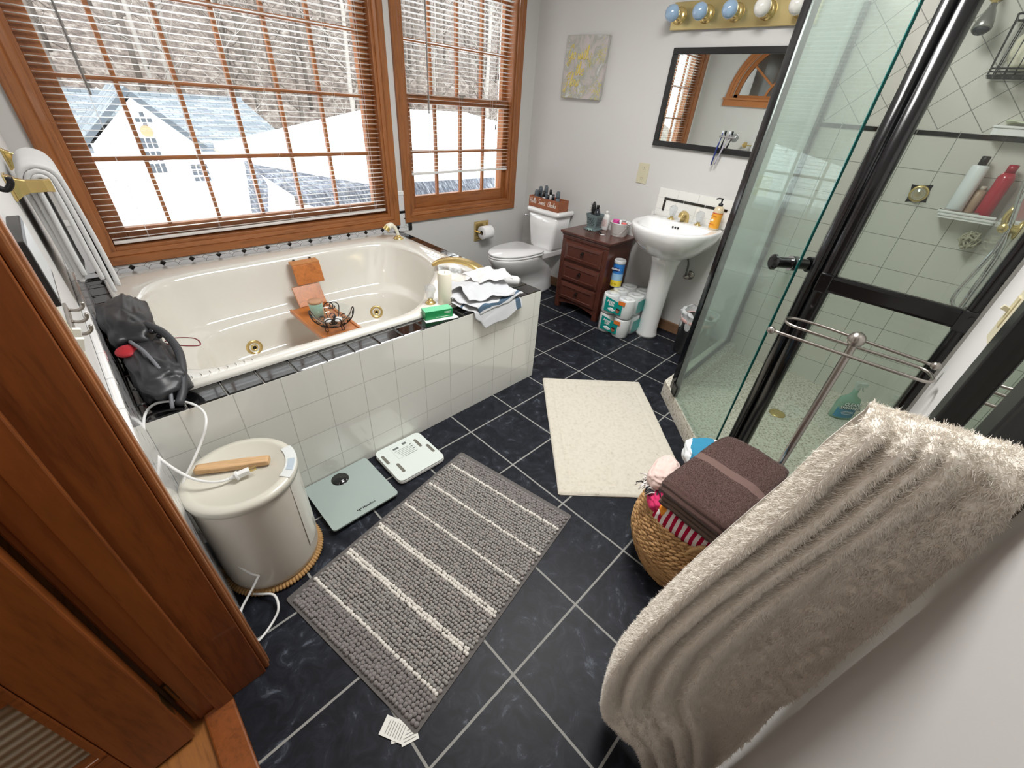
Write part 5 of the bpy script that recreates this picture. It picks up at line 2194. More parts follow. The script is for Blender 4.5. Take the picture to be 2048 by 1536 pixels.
BZ = LID + 0.0085
bc = (1.925, 1.222)
gname = 'toiletries in the box on the toilet tank'
for (dy, dx, r_, h_, lab, mA, mB_) in (
        (0.130, 0.030, .020, .150, 'grey roll-on deodorant at the far left of the box on the tank', grey_b, grey_b),
        (0.128, -0.025, .019, .128, 'shorter grey roll-on at the left front of the wooden box on the tank', grey_b, grey_b),
        (0.070, 0.035, .019, .165, 'tallest grey deodorant bottle at the back of the box on the tank', grey_b, grey_b),
        (-0.115, -0.020, .019, .150, 'grey deodorant standing at the right end of the box on the tank', plain('blue_grey_plastic', (108, 118, 130), .35), grey_b)):
    a_, b_ = roll_prof(r_, h_)
    bottle('deodorant', lab, (bc[0] + dx, bc[1] + dy, BZ), a_, b_, mA, mB_, gname, 'deodorant')
for (dy, dx, r_, h_, c_, cr, ch_, lab) in (
        (0.092, -0.020, .016, .085, (24, 24, 28), .008, .035, 'small black nail bottle beside the grey roll-ons on the tank'),
        (0.045, -0.018, .018, .080, (206, 208, 210), .011, .050, 'clear bottle with a round black top near the middle of the tank box'),
        (0.010, 0.030, .017, .100, (214, 214, 216), .012, .040, 'tall clear bottle at the back middle of the tank box'),
        (-0.012, -0.022, .018, .062, (120, 96, 48), .009, .045, 'small gold and black bottle in the middle of the tank box'),
        (-0.066, -0.025, .020, .064, (206, 206, 210), .013, .055, 'square clear bottle with a tall black cap in the tank box')):
    m1 = plain('vial_%d_%d' % (c_[0], int(h_ * 1000)), c_, 0.15, coat=.5)
    bottle('nail_polish', lab, (bc[0] + dx, bc[1] + dy, BZ), [(r_ * .9, 0), (r_, .004), (r_, h_ * .8), (cr, h_)], [(cr, h_), (cr, h_ + ch_), (.001, h_ + ch_)], m1, dk_cap, gname, 'bottle')

# toilet paper on its brass recessed holder
tpx, tpz = 1.545, 0.505
tpm = plain('toilet_paper', (240, 240, 240), 0.95, bmp=0.2, bscale=300)
hd = thing('paper_holder', 'square brass recessed toilet paper holder on the window wall', 'paper holder', (1.520, YB, 0.500))
mb = MB()
for (a, b_, c_, d) in ((-.085, -.085, .085, -.068), (-.085, .068, .085, .085), (-.085, -.068, -.068, .068), (.068, -.068, .085, .068)):
    mb.box(a, -0.010, b_, c_, 0, d)
mb.box(-.068, -0.002, -.068, .068, 0, .068)
mb.build('plate', brass, hd, bevel=0.003)
for sx in (-1, 1):
    mb = MB()
    mb.tube([(sx * .062, -0.004, 0), (sx * .063, -0.03, 0), (sx * .060, -0.060, 0)], 0.010, 10, sub=3)
    mb.build('arm', brass, hd)
rl2 = thing('toilet_roll', 'toilet paper roll on the brass holder below the narrow window', 'toilet roll', (1.520, YB - 0.072, 0.500))
mb = MB()
prof = [(0.020, -0.056), (0.054, -0.056), (0.058, -0.052), (0.058, 0.052), (0.054, 0.056), (0.020, 0.056), (0.020, -0.056)]
mb.lathe(prof, 40, M=Matrix.Rotation(PI / 2, 4, 'Y'), cap0=False, cap1=False)
mb.build('paper', tpm, rl2)
mb = MB()
mb.lathe([(0.0195, -0.055), (0.0195, 0.055), (0.017, 0.055), (0.017, -0.055)], 24, M=Matrix.Rotation(PI / 2, 4, 'Y'), cap0=False, cap1=False)
mb.build('core', plain('cardboard', (120, 104, 88), 0.9), rl2)

# ------------------------------------------------------------------ dark wood three-drawer chest
DX0, DX1, DY0_, DY1_, DH = 1.705, 2.06, 0.375, 0.865, 0.665
dw = wood('mahogany', (84, 46, 36), (56, 28, 22), (6, 1.2, 6), 0.3, 0.3)
dch = thing('bedside_chest', 'dark mahogany three-drawer chest with ring pulls between the toilet and the sink', 'chest of drawers', (1.88, 0.62, 0))
O_ = Vector((1.88, 0.62, 0))


def D_(mb, x0, y0, z0, x1, y1, z1, mi=0):
    mb.box(x0 - O_.x, y0 - O_.y, z0, x1 - O_.x, y1 - O_.y, z1, mi)


mb = MB()
D_(mb, DX0 + .012, DY0_ + .02, 0.085, DX1, DY1_ - .02, DH - 0.022)
mb.build('carcass', dw, dch, bevel=0.003)
mb = MB()
D_(mb, DX0 - .012, DY0_ - .004, DH - .018, DX1 + .012, DY1_ + .004, DH)
D_(mb, DX0 + .000, DY0_ + .008, DH - .034, DX1, DY1_ - .008, DH - .018)
D_(mb, DX0 + .006, DY0_ + .014, DH - .062, DX0 + .03, DY1_ - .014, DH - .034)
mb.build('top', dw, dch, bevel=0.005, seg=3)
for xs_ in (DX0 + .006, DX1 - .05):
    for ys_ in (DY0_ + .016, DY1_ - .062):
        mb = MB()
        D_(mb, xs_, ys_, 0, xs_ + .045, ys_ + .045, DH - .0625 if xs_ < 1.9 else .09)
        mb.build('leg', dw, dch, bevel=0.003)
mb = MB()
n = 20
ya, yb_ = DY0_ + .06, DY1_ - .06
vs = []
for i in range(n + 1):
    y_ = ya + (yb_ - ya) * i / n
    z_ = 0.045 + 0.030 * math.sin(PI * i / n)
    for x_ in (DX0 + .010, DX0 + .026):
        for zz in (z_, 0.092):
            vs.append((x_ - O_.x, y_ - O_.y, zz))
fs = []
for i in range(n):
    a = i * 4
    for p_, q in ((0, 1), (1, 3), (3, 2), (2, 0)):
        fs.append((a + p_, a + q, a + 4 + q, a + 4 + p_))
mb.add(vs, fs)
mb.build('apron', dw, dch, recalc=True)
for z0, z1 in ((0.440, 0.588), (0.268, 0.416), (0.098, 0.246)):
    mb = MB()
    y0, y1 = DY0_ + .062, DY1_ - .062
    D_(mb, DX0 + .004, y0, z0, DX0 + .02, y1, z1)
    f0, f1 = 0.0, 0.026
    vs = []
    for ins, x_ in ((0.0, DX0 + .004), (0.006, DX0 - .006), (0.030, DX0 - .010), (0.034, DX0 - .004)):
        vs += [(x_ - O_.x, y_ - O_.y, z_) for y_, z_ in ((y0 + ins, z0 + ins), (y1 - ins, z0 + ins), (y1 - ins, z1 - ins), (y0 + ins, z1 - ins))]
    fs = []
    for i in range(3):
        for k in range(4):
            k2 = (k + 1) % 4
            fs.append((i * 4 + k, (i + 1) * 4 + k, (i + 1) * 4 + k2, i * 4 + k2))
    fs.append((12, 15, 14, 13))
    mb.add(vs, fs)
    dd = mb.build('drawer', dw, dch)
    zc, yc_ = (z0 + z1) / 2, (y0 + y1) / 2
    mb = MB()
    c_ = Vector((DX0 - .004 - O_.x, yc_ - O_.y, zc + .012))
    mb.cyl(c_, c_ + Vector((-.006, 0, 0)), 0.014, n=6)
    mb.sphere(c_ + Vector((-.010, 0, 0)), 0.007)
    mb.tube([c_ + Vector((-.011, 0.016 * math.sin(a), -0.014 - 0.016 * math.cos(a))) for a in [2 * PI * k / 18 for k in range(18)]], 0.0026, 6, closed=True)
    mb.build('ring_pull', plain_get('dark_bronze', (46, 40, 38), 0.35, metal=0.8), dd)

# things on the chest
TZ = DH + 0.0005


def on_chest(u, v):
    return atz(u, v, TZ)


c_ = on_chest(1184, 459)
tl = thing('slatted_basket', 'small teal plastic basket with lattice sides holding brushes on the dark chest', 'basket', (c_.x + .012, c_.y, TZ))
teal = plain('grey_teal_plastic', (112, 128, 130), 0.5)
mb = MB()
mb.prism([(x_, y_) for x_, y_ in rrect(-.058, -.058, .058, .058, .012)], 0, .012)
mb.prism([(x_, y_) for x_, y_ in rrect(-.044, -.044, .044, .044, .012)], .012, .018)
mb.build('base', teal, tl, bevel=.002)
mb = MB()
rr_ = []
for z_, h_ in ((.018, .042), (.05, .045), (.085, .050), (.115, .056), (.124, .058)):
    rr_.append([(x_, y_, z_) for x_, y_ in rrect(-h_, -h_, h_, h_, .014, 3)])
loft(mb, rr_, cap1=False, smooth=False)
mb.build('wall', teal, tl, solid=.002)
mb = MB()
for face in range(4):
    Rz = Matrix.Rotation(face * PI / 2, 3, 'Z')
    for r_ in range(5):
        for k in range(4 + r_ % 2):
            y_ = (k - (3 + r_ % 2) / 2) * .0155
            z_ = .040 + r_ * .0135
            x_ = -.0443 - (z_ - .018) * .13
            p_ = Rz @ Vector((x_, y_, z_))
            d_ = Rz @ Vector((-1, 0, 0))
            mb.cyl(p_, p_ + d_ * .0006, .0036, n=8)
mb.build('lattice_hole', plain('hole_dark', (20, 26, 28), .7), tl)
hb = thing('hairbrush', 'black oval hairbrush sticking up from the teal basket', 'hairbrush', (c_.x + .010, c_.y + .030, TZ + .02), rot=(0.05, -.02, 0))
mb = MB()
mb.tube([(0, 0, .0), (0, 0, .08), (0, 0, .10)], [.007, .008, .010], 10)
mb.sphere((0, 0, .145), .05, sc=(.26, .42, 1.0))
mb.build('brush_body', matte_black, hb)
mb = MB()
for a in range(7):
    for b_ in range(3):
        mb.cyl((-.012, -.012 + .012 * b_, .11 + .012 * a), (-.026, (-.016 + .016 * b_), .11 + .012 * a), .0008, n=4)
for a in range(6):
    mb.cyl((0, .018, .115 + .012 * a), (-.004, .034, .118 + .012 * a), .0008, n=4)
mb.build('bristles', plain('bristle_grey', (130, 130, 130), .6), hb, kind='stuff')
a1 = bottle('spray_can', 'dark grey bottle with a black neck standing in the teal basket', (c_.x + .012, c_.y - .014, TZ + .019),
            [(.025, 0), (.028, .004), (.028, .115), (.016, .145)], [(.012, .145), (.012, .172), (.009, .174), (.001, .174)], plain('gunmetal_bottle', (38, 44, 50), .25, coat=.4), matte_black)
c_ = on_chest(1207, 459)
lo = thing('lotion_bottle', 'white lotion bottle with pale pink print in front of the white pail', 'lotion bottle', (c_.x, c_.y - .004, TZ))
mb = MB()
rr_ = []
for z_, a_, b_ in ((0, .020, .030), (.004, .022, .033), (.10, .022, .033), (.118, .018, .027), (.126, .011, .012)):
    rr_.append([(a_ * math.cos(t) * 1.0, b_ * math.sin(t), z_) for t in [2 * PI * k / 28 for k in range(28)]])
loft(mb, rr_)
mb.build('bottle_body', white_pl, lo)
mb = MB()
mb.lathe([(.012, .125), (.0125, .148), (.010, .150), (.001, .150)], 20)
mb.build('cap', white_pl, lo)
mb = MB()
mb.grid(10, 5, lambda u, v: (-.0224 * math.cos((u - .5) * 1.8), .0334 * math.sin((u - .5) * 1.8), .03 + .055 * v))
mb.build('pink_label', plain('label_pink', (224, 204, 202), .6), lo)
mb = MB()
for k in range(5):
    mb.box(-.0235, -.012, .034 + .009 * k, -.0228, .012 - .003 * (k % 2), .036 + .009 * k)
mb.build('label_print', plain('print_rose', (186, 150, 152), .6), lo)
c_ = on_chest(1229, 467)
bb = thing('antibacterial_bottle', 'small blue and lilac bottle with an oval logo at the front edge of the chest', 'bottle', (c_.x + .004, c_.y, TZ))
mb = MB()
rr_ = [[(a_ * math.cos(t), b_ * math.sin(t), z_) for t in [2 * PI * k / 24 for k in range(24)]] for z_, a_, b_ in ((0, .016, .026), (.004, .018, .029), (.06, .018, .029), (.07, .015, .024))]
loft(mb, rr_)
mb.build('bottle_body', plain('lilac_plastic', (150, 152, 196), .3), bb)
mb = MB()
rr_ = [[(a_ * math.cos(t), b_ * math.sin(t), z_) for t in [2 * PI * k / 24 for k in range(24)]] for z_, a_, b_ in ((.069, .016, .026), (.074, .018, .028), (.090, .016, .024), (.095, .010, .014))]
loft(mb, rr_)
mb.build('cap', plain('royal_blue', (44, 70, 160), .3), bb)
mb = MB()
for rad_, o_ in ((.020, 0), (.0145, .0004)):
    pass
mb.grid(12, 4, lambda u, v: (-.0184 * math.cos((u - .5) * 1.9) - .0002, .0292 * math.sin((u - .5) * 1.9), .012 + .050 * v))
mb.build('label', plain('label_navy', (34, 54, 132), .4), bb)
mb = MB()
mb.sphere((-.0165, 0, .040), .014, 16, 10, sc=(.25, 1.0, .72))
mb.build('oval_logo', plain('logo_white', (228, 232, 244), .4), bb)
c_ = on_chest(1250, 462)
pc = Vector((1.972, .488, TZ))
pa = thing('white_pail', 'white metal pail full of small toiletries on the chest next to the sink', 'pail', (pc.x, pc.y, TZ))
mb = MB()
mb.lathe([(.060, 0), (.062, .003), (.080, .098), (.083, .102), (.080, .104), (.077, .098), (.060, .006), (.001, .006)], 36, cap0=False, sy=1.0, cap1=False)
mb.build('pail_body', white_pl, pa)
mb = MB()
mb.tube([(-.02, .080, .088), (-.085, .055, .060), (-.095, 0, .03), (-.085, -.05, .03), (-.02, -.080, .088)], .0018, 6, sub=6)
mb.sphere((-.022, .080, .088), .007)
mb.sphere((-.022, -.080, .088), .007)
mb.build('handle', nickel, pa)
for (dx, dy, z_, r_, h_, col, lab, nm) in ((-.010, .040, .085, .026, .032, (196, 62, 140), 'magenta round tub on top of the white pail', 'cream_tub'),
                                         (-.030, -.045, .080, .020, .030, (214, 96, 92), 'coral red and pink tube lying at the right side of the white pail', 'lip_balm'),
                                         (.020, -.012, .075, .018, .046, (178, 176, 176), 'clear bottle in the middle of the white pail', 'small_bottle'),
                                         (.010, -.040, .070, .016, .030, (120, 90, 86), 'brown jar at the back of the white pail', 'small_jar')):
    t = thing(nm, lab, 'toiletry', (pc.x + dx, pc.y + dy, TZ + z_))
    mb = MB()
    mb.lathe([(r_ * .9, 0), (r_, .003), (r_, h_ * .7), (r_ * .96, h_ * .72)], 20)
    mb.build('container', plain('%s_col' % nm, col, .3), t)
    mb = MB()
    mb.lathe([(r_, h_ * .74), (r_, h_ * .97), (r_ * .9, h_), (.001, h_)], 20)
    mb.build('lid', plain('%s_lid' % nm, tuple(min(255, int(x * 1.1 + 12)) for x in col), .3), t)
c_ = on_chest(1222, 447)
sy = thing('spray_bottle', 'clear spray bottle with a black trigger head behind the white pail', 'spray bottle', (c_.x + .035, c_.y + .012, TZ))
mb = MB()
mb.lathe([(.024, 0), (.026, .004), (.026, .10), (.012, .128)], 24)
mb.build('bottle_body', glass('clear_bottle', (222, 226, 226), 1.4, .05, .25), sy)
mb = MB()
mb.cyl((0, 0, .125), (0, 0, .148), .0125, n=16)
mb.box(-.012, -.042, .148, .012, .016, .170)
mb.bar((0, -.012, .150), (0, -.006, .132), .02, .014)
mb.tube([(0, -.032, .150), (0, -.036, .132), (0, -.046, .118)], .004, 8, sub=3)
mb.build('trigger_head', matte_black, sy, bevel=.002)
c_ = on_chest(1179, 461)
cl = thing('hair_claw_clip', 'pale teal plastic claw clip lying in front of the teal basket', 'hair clip', (c_.x - .004, c_.y, TZ), .4)
mb = MB()
mb.bar((-.022, 0, .008), (.022, 0, .010), .008, .006)
for k in range(4):
    mb.tube([(-.016 + .011 * k, 0, .010), (-.016 + .011 * k, .014, .014), (-.016 + .011 * k, .024, .003)], .0022, 6, sub=3)
    mb.tube([(-.016 + .011 * k, 0, .010), (-.016 + .011 * k, -.014, .014), (-.016 + .011 * k, -.022, .003)], .0022, 6, sub=3)
mb.build('claw', plain('pale_teal', (150, 178, 172), .4), cl)
c_ = on_chest(1199, 467)
rz_ = thing('razor', 'black and white razor lying at the front edge of the chest', 'razor', (c_.x, c_.y, TZ + .004), .9)
mb = MB()
mb.tube([(-.05, -.01, 0.0), (-.01, .004, .008), (.03, 0, .004), (.055, -.004, 0)], [.004, .0055, .005, .003], 8, sub=4)
mb.build('handle', matte_black, rz_)
mb = MB()
mb.box(-.062, -.022, -.003, -.048, .010, .004)
mb.build('head', white_pl, rz_, bevel=.002)

# blue box standing behind the chest
bl_ = thing('blue_carton', 'narrow blue and white carton standing behind the dark chest beside the toilet', 'carton', (2.02, 0.925, 0))
mb = MB()
mb.box(-.045, -.018, 0, .045, .018, .22)
mb.build('carton_body', plain('carton_blue', (58, 112, 168), .4), bl_, bevel=.001)
mb = MB()
mb.box(-.0455, -.0185, .02, .0455, .0185, .09)
mb.build('carton_print', white_pl, bl_)

# ------------------------------------------------------------------ pedestal sink
sk = thing('pedestal_sink', 'white pedestal sink with an oval basin on the wall below the mirror', 'sink', (1.87, -0.005, 0))
SX, SY = 1.87, -0.005


def dshape(hx_f, hx_b, hy_, z, n=64, e=2.3):
    out = []
    for k in range(n):
        a = 2 * PI * k / n
        c_, s_ = math.cos(a), math.sin(a)
        L_ = hx_b if c_ > 0 else hx_f
        ee = 5.0 if c_ > 0 else e
        r_ = 1 / (abs(c_) ** ee + abs(s_) ** ee) ** (1 / ee)
        out.append((L_ * c_ * r_, hy_ * s_ * r_, z))
    return out


RZ = 0.868
rings_ = [dshape(.10, .10, .10, .640), dshape(.14, .12, .13, .655), dshape(.21, .17, .195, .69), dshape(.265, .198, .245, .745), dshape(.30, .205, .275, .80), dshape(.312, .208, .285, .840),
          dshape(.312, .208, .286, .858), dshape(.308, .207, .282, RZ - .003), dshape(.300, .205, .275, RZ)]
inner = lambda f, z, s: [(x_ - s, y_, zz) for x_, y_, zz in [(a * f * 1.0, b_ * f, z) for a, b_, _ in dshape(.262, .095, .232, 0, e=2.2)]]


def isec(f, z, sh=0.0):
    return [(a * f + sh, b_ * f, z) for a, b_, _ in dshape(.262, .075, .236, 0, e=2.2)]


rings_ += [isec(1.08, RZ + .001, -.012), isec(1.0, RZ - .004, -.012), isec(.95, RZ - .03, -.014), isec(.84, .80, -.02), isec(.66, .755, -.03), isec(.42, .73, -.045), isec(.16, .722, -.06)]
mb = MB()
loft(mb, rings_)
mb.build('basin', porcelain, sk)
mb = MB()
loft(mb, [[(.012 + (.078 + .004) * math.cos(t) * 1.0, .078 * math.sin(t), z_) for t in [2 * PI * k / 36 for k in range(36)]] if False else [(cx_ + rx * math.cos(t), ry_ * math.sin(t), z_) for t in [2 * PI * k / 36 for k in range(36)]]
          for z_, cx_, rx, ry_ in ((0, .01, .084, .086), (.02, .01, .082, .084), (.06, .01, .074, .074), (.25, .008, .074, .074), (.45, .0, .080, .082), (.60, -.005, .094, .098), (.66, -.008, .108, .115))])
mb.build('pedestal', porcelain, sk)
mb = MB()
mb.lathe([(.02, 0), (.02, .003), (.001, .004)], 20, M=Matrix.Translation((-.06, 0, .7225)))
mb.build('drain', brass, sk)
for k in (-1, 0, 1):
    mb = MB()
    mb.cyl((.052, .02 + .020 * k, .838), (.046, .02 + .020 * k, .837), .0062, n=14)
    mb.build('overflow_hole', matte_black, sk)
# faucet set
mb = MB()
fl = [[(x_, y_, z_) for x_, y_ in ((a, b_),)] for a, b_, z_ in ((0, 0, 0),)]
prof = [(.150, RZ, .030, .016), (.148, RZ + .03, .026, .018), (.136, RZ + .052, .022, .016), (.105, RZ + .068, .020, .012), (.070, RZ + .060, .018, .010), (.052, RZ + .040, .015, .009)]
rr_ = []
pp = [Vector((a, .010, b_)) for a, b_, _, _ in prof]
for i, (a, z_, w_, h_) in enumerate(prof):
    t_ = (pp[min(len(pp) - 1, i + 1)] - pp[max(0, i - 1)]).normalized()
    up = Vector((0, 1, 0)).cross(t_).normalized()
    rr_.append([pp[i] + Vector((0, 1, 0)) * w_ * b_ + up * h_ * c_ for b_, c_ in ((-1, -1), (1, -1), (1, .6), (.5, 1), (-.5, 1), (-1, .6))])
loft(mb, rr_, smooth=False)
mb.build('spout', brass, sk, bevel=.003)
for y_ in (.105, -.100):
    mb = MB()
    mb.lathe([(.026, RZ), (.026, RZ + .004), (.014, RZ + .010), (.011, RZ + .022)], 24, M=Matrix.Translation((.130, y_, 0)))
    h_ = mb.build('handle_base', brass, sk)
    mb = MB()
    mb.lathe([(.012, RZ + .020), (.020, RZ + .030), (.024, RZ + .048), (.030, RZ + .066), (.027, RZ + .084), (.014, RZ + .094), (.001, RZ + .096)], 10, smooth=False, M=Matrix.Translation((.130, y_, 0)))
    mb.build('crystal_grip', crystal, h_)
mb = MB()
mb.tube([(.02, -.10, .72), (.05, -.135, .66), (.10, -.135, .60), (.13, -.128, .52), (.17, -.125, .495)], .008, 10, sub=5)
mb.build('supply_pipe', plain('dull_chrome', (120, 120, 118), .3, metal=.8), sk)
mb = MB()
mb.cyl((.145, -.125, .495), (.218, -.125, .495), .012)
mb.lathe([(.034, 0), (.032, .008), (.014, .012)], 24, M=Matrix.Translation((.216, -.125, .495)) @ Matrix.Rotation(-PI / 2, 4, 'Y'))
mb.sphere((.150, -.125, .495), .017, sc=(1, 1.3, 1))
mb.build('shutoff_valve', nickel, sk)

# tiled backsplash
bs = MB()
bs.box(XS - .009, -.315, RZ - .006, XS, .282, 1.048)
bs.box(XS - .009, .284, RZ - .02, XS, .305, RZ + .012)
struct(bs, 'trim_7', tile('backsplash_tile', (232, 232, 228), (196, 196, 190), (1, 2), (.157, .078), (.13, .985), .0025, .12, .4))
bs = MB()
bs.box(XS - .014, .075, .975, XS - .008, .228, .992)
bs.box(XS - .014, -.085, .975, XS - .008, .071, .992)
bs.box(XS - .014, -.245, .975, XS - .008, -.089, .992)
bs.box(XS - .014, .211, RZ + .03, XS - .008, .228, .972)
struct(bs, 'trim_8', black_glaze, bevel=.002)

# hand soap
so = thing('soap_dispenser', 'amber hand soap bottle with an orange label and black pump on the sink', 'soap dispenser', (1.985, -.222, RZ + .0015))
mb = MB()
mb.lathe([(.030, 0), (.033, .004), (.033, .118), (.028, .138), (.014, .150)], 28)
mb.build('bottle_body', plain('amber_soap', (214, 196, 164), .15, coat=.5), so)
mb = MB()
mb.lathe([(.0336, .012), (.0336, .108)], 28, cap0=False, cap1=False)
mb.build('label', plain('label_orange', (232, 164, 52), .5), so)
mb = MB()
mb.lathe([(.0340, .104), (.0340, .110)], 28, cap0=False, cap1=False)
mb.build('label_band', plain('label_red', (190, 74, 52), .5), so)
mb = MB()
mb.lathe([(.014, .148), (.015, .165), (.005, .168), (.005, .190), (.008, .191), (.008, .198), (.001, .199)], 18)
mb.tube([(0, 0, .194), (-.012, .018, .196), (-.020, .032, .190)], .0045, 8, sub=3)
mb.build('pump', matte_black, so)
Ml = frame_M((-.0345 * .86, .0345 * .5, .072), (-.5, -.86, 0), (0, 0, 1))
text_part('label_print', "MRS. MEYER'S", .0088, plain('print_rust', (176, 74, 40), .6), so, frame_M((-.0348 * .94, .0348 * .33, .088), (-.33, -.94, 0), (0, 0, 1)), .0002)
text_part('label_print', 'HAND SOAP', .0088, MATS['print_rust'], so, frame_M((-.0348 * .94, .0348 * .33, .036), (-.33, -.94, 0), (0, 0, 1)), .0002)
mb = MB()
mb.sphere((-.0318, .0115, .062), .009, 12, 8, sc=(.35, 1, 1))
mb.build('daisy_emblem', plain('emblem_cream', (246, 240, 214), .5), so)

# outlet plate, second plate, painting, mirror, vanity light
def plate(label, y, z, w, h, name='outlet_plate'):
    t = thing(name, label, 'outlet', (XS, y, z))
    mb = MB()
    mb.prism([(a, b_) for a, b_ in rrect(-w / 2, -h / 2, w / 2, h / 2, .004, 2)], 0, .006, M=frame_M((0, 0, 0), (0, -1, 0), (0, 0, 1)) @ Matrix.Identity(4))
    mb.build('plate', ivory, t, bevel=.002)
    for k in (-1, 1):
        mb = MB()
        mb.box(-.0075, -.016, k * .034 - .013, -.006, .016, k * .034 + .013)
        rc = mb.build('receptacle', ivory, t, bevel=.001)
        mb = MB()
        for s_ in (-1, 1):
            mb.box(-.0079, s_ * .006 - .0012, k * .034 - .002, -.0074, s_ * .006 + .0012, k * .034 + .007)
        mb.cyl((-.0079, 0, k * .034 - .008), (-.0074, 0, k * .034 - .008), .0022, n=8)
        mb.build('slots', matte_black, rc)
    return t


plate('ivory outlet plate on the wall between the painting and the mirror', .457, 1.120, .088, .138)
plate('pale outlet plate on the wall seen through the shower glass right of the sink', -.405, 1.165, .088, .120)

cv = thing('canvas_print', 'small canvas print lettered Go with the Flow in gold on the wall above the toilet', 'canvas print', (XS, 1.130, 1.752), rot=(math.radians(0.8), 0, 0))
cm, nt, b = base('canvas_art', (176, 172, 166), .7)
v = coords(nt)
f = noise(nt, v, 7, 6, .6, 1.5)
nt.links.new(ramp(nt, f, [(.36, (198, 186, 186)), (.46, (184, 180, 176)), (.54, (164, 164, 156)), (.66, (202, 204, 204))]), b.inputs['Base Color'])
mb = MB()
mb.box(-.036, -.188, -.194, -.002, .188, .194)
mb.build('canvas', cm, cv, bevel=.003)
gold = plain('gold_leaf', (226, 206, 110), .4, metal=.0)
Mx = lambda y_, z_: frame_M((-.0368, y_, z_), (0, -1, 0), (0, 0, 1))
script_text('lettering', 'Go with', .040, gold, cv, Mx(.165, .050), .0036, .93, .18)
script_text('lettering', 'the', .040, gold, cv, Mx(.075, -.045), .0036, 1.0, .18)
script_text('lettering', 'Flow', .040, gold, cv, Mx(.160, -.115), .0036, 1.0, .18)
mb = MB()
rnd = random.Random(4)
for (cy_, cz_, n_, sp_) in ((-.15, .075, 60, .030), (-.045, .04, 34, .020), (-.155, -.14, 70, .034), (.12, -.155, 40, .04), (-.02, -.13, 24, .03)):
    for k in range(n_):
        y_, z_ = cy_ + rnd.gauss(0, sp_), cz_ + rnd.gauss(0, sp_)
        y_ = max(-.183, min(.183, y_))
        z_ = max(-.188, min(.188, z_))
        a_ = rnd.uniform(0, PI)
        L_ = rnd.uniform(.003, .011)
        mb.bar((-.0364, y_ - L_ * math.cos(a_), z_ - L_ * math.sin(a_)), (-.0364, y_ + L_ * math.cos(a_), z_ + L_ * math.sin(a_)), .0022, .0008, up=(1, 0, 0))
mb.build('gold_flecks', plain('gold_fleck', (208, 196, 96), .4, metal=.2), cv, kind='stuff')

mr = thing('wall_mirror', 'rectangular mirror in a flat black frame on the wall above the sink', 'mirror', (XS, .045, 1.588))
MY, MZ = .377, .277
mb = MB()
fw = .034
for (a, b_, c_, d) in ((-MY, -MZ, MY, -MZ + fw), (-MY, MZ - fw, MY, MZ), (-MY, -MZ + fw, -MY + fw, MZ - fw), (MY - fw, -MZ + fw, MY, MZ - fw)):
    mb.box(-.024, a, b_, 0, c_, d)
mb.build('frame', satin_black, mr, bevel=.003)
mb = MB()
mb.box(-.012, -MY + fw - .004, -MZ + fw - .004, -.008, MY - fw + .004, MZ - fw + .004)
mb.build('mirror_glass', mirror_m, mr)
# toothbrush holder stuck on the mirror with its brushes
q = atx(1458, 275, XS - .03)
th_ = thing('toothbrush_holder', 'small suction toothbrush holder stuck on the bottom of the mirror glass', 'toothbrush holder', (XS - .0125, q.y, q.z))
mb = MB()
mb.box(-.030, -.045, -.004, -.018, .060, .006)
mb.box(-.020, -.012, -.012, 0, .020, .012)
mb.build('bar', chrome, th_, bevel=.002)
mb = MB()
mb.lathe([(.024, 0), (.022, .004), (.008, .008), (.001, .012)], 24, M=Matrix.Translation((0, -.030, .0)) @ Matrix.Rotation(-PI / 2, 4, 'Y'))
mb.build('suction_cup', glass('suction_clear', (232, 234, 234), 1.4, .1, .15), th_)
for (y_, col, lab, ty, tz_) in ((.045, (36, 52, 120), 'navy blue toothbrush hanging from the holder on the mirror', .058, -.165),
                           (.000, (168, 164, 178), 'lilac grey toothbrush hanging beside the blue one on the mirror', .036, -.160)):
    t = thing('toothbrush', lab, 'toothbrush', (XS - .0395, q.y + y_, q.z))
    mb = MB()
    mb.tube([(0, 0, .022), (0, .0, -.01), (-.004, (ty - y_) * .45, -.07), (-.002, ty - y_, tz_)], [.0032, .0030, .0055, .0048], 8, sub=5)
    mb.build('handle', plain('brush_%d' % col[0], col, .35), t)
    mb = MB()
    mb.box(.001, -.005, .012, .010, .005, .034)
    mb.build('bristle_head', plain_get('bristle_white', (214, 220, 228), .7), t)

vl = thing('vanity_light', 'brass vanity light bar with a row of globe bulbs above the mirror', 'vanity light', (XS, .055, 2.020))
mb = MB()
mb.box(-.030, -.425, -.068, 0, .425, .068)
mb.build('backplate', plain('satin_brass', (214, 196, 140), .28, metal=.9), vl, bevel=.004)
for k in range(5):
    y_ = .375 - .178 * k
    col = 'bulb_bluish_reflection' if k < 3 else 'bulb_white'  # bluish reflection on the first bulbs is put into their colour
    mb = MB()
    mb.lathe([(.045, 0), (.045, .004), (.028, .012), (.022, .014), (.022, .040), (.015, .040)], 28, M=Matrix.Translation((-.030, y_, 0)) @ Matrix.Rotation(-PI / 2, 4, 'Y'))
    s_ = mb.build('socket', brass, vl)
    mb = MB()
    mb.lathe([(.016, .036), (.019, .050), (.033, .066), (.042, .086), (.043, .100), (.036, .122), (.020, .136), (.001, .140)], 28, M=Matrix.Translation((-.030, y_, 0)) @ Matrix.Rotation(-PI / 2, 4, 'Y'), cap0=False, cap1=False)
    mb.build('bulb', plain_get(col, (150, 178, 206) if k < 3 else (226, 224, 218), .12, coat=.8), s_)

# ------------------------------------------------------------------ toilet paper packs, wipes, waste bin
teal_p = plain('pack_teal', (20, 150, 142), .25, coat=.3)


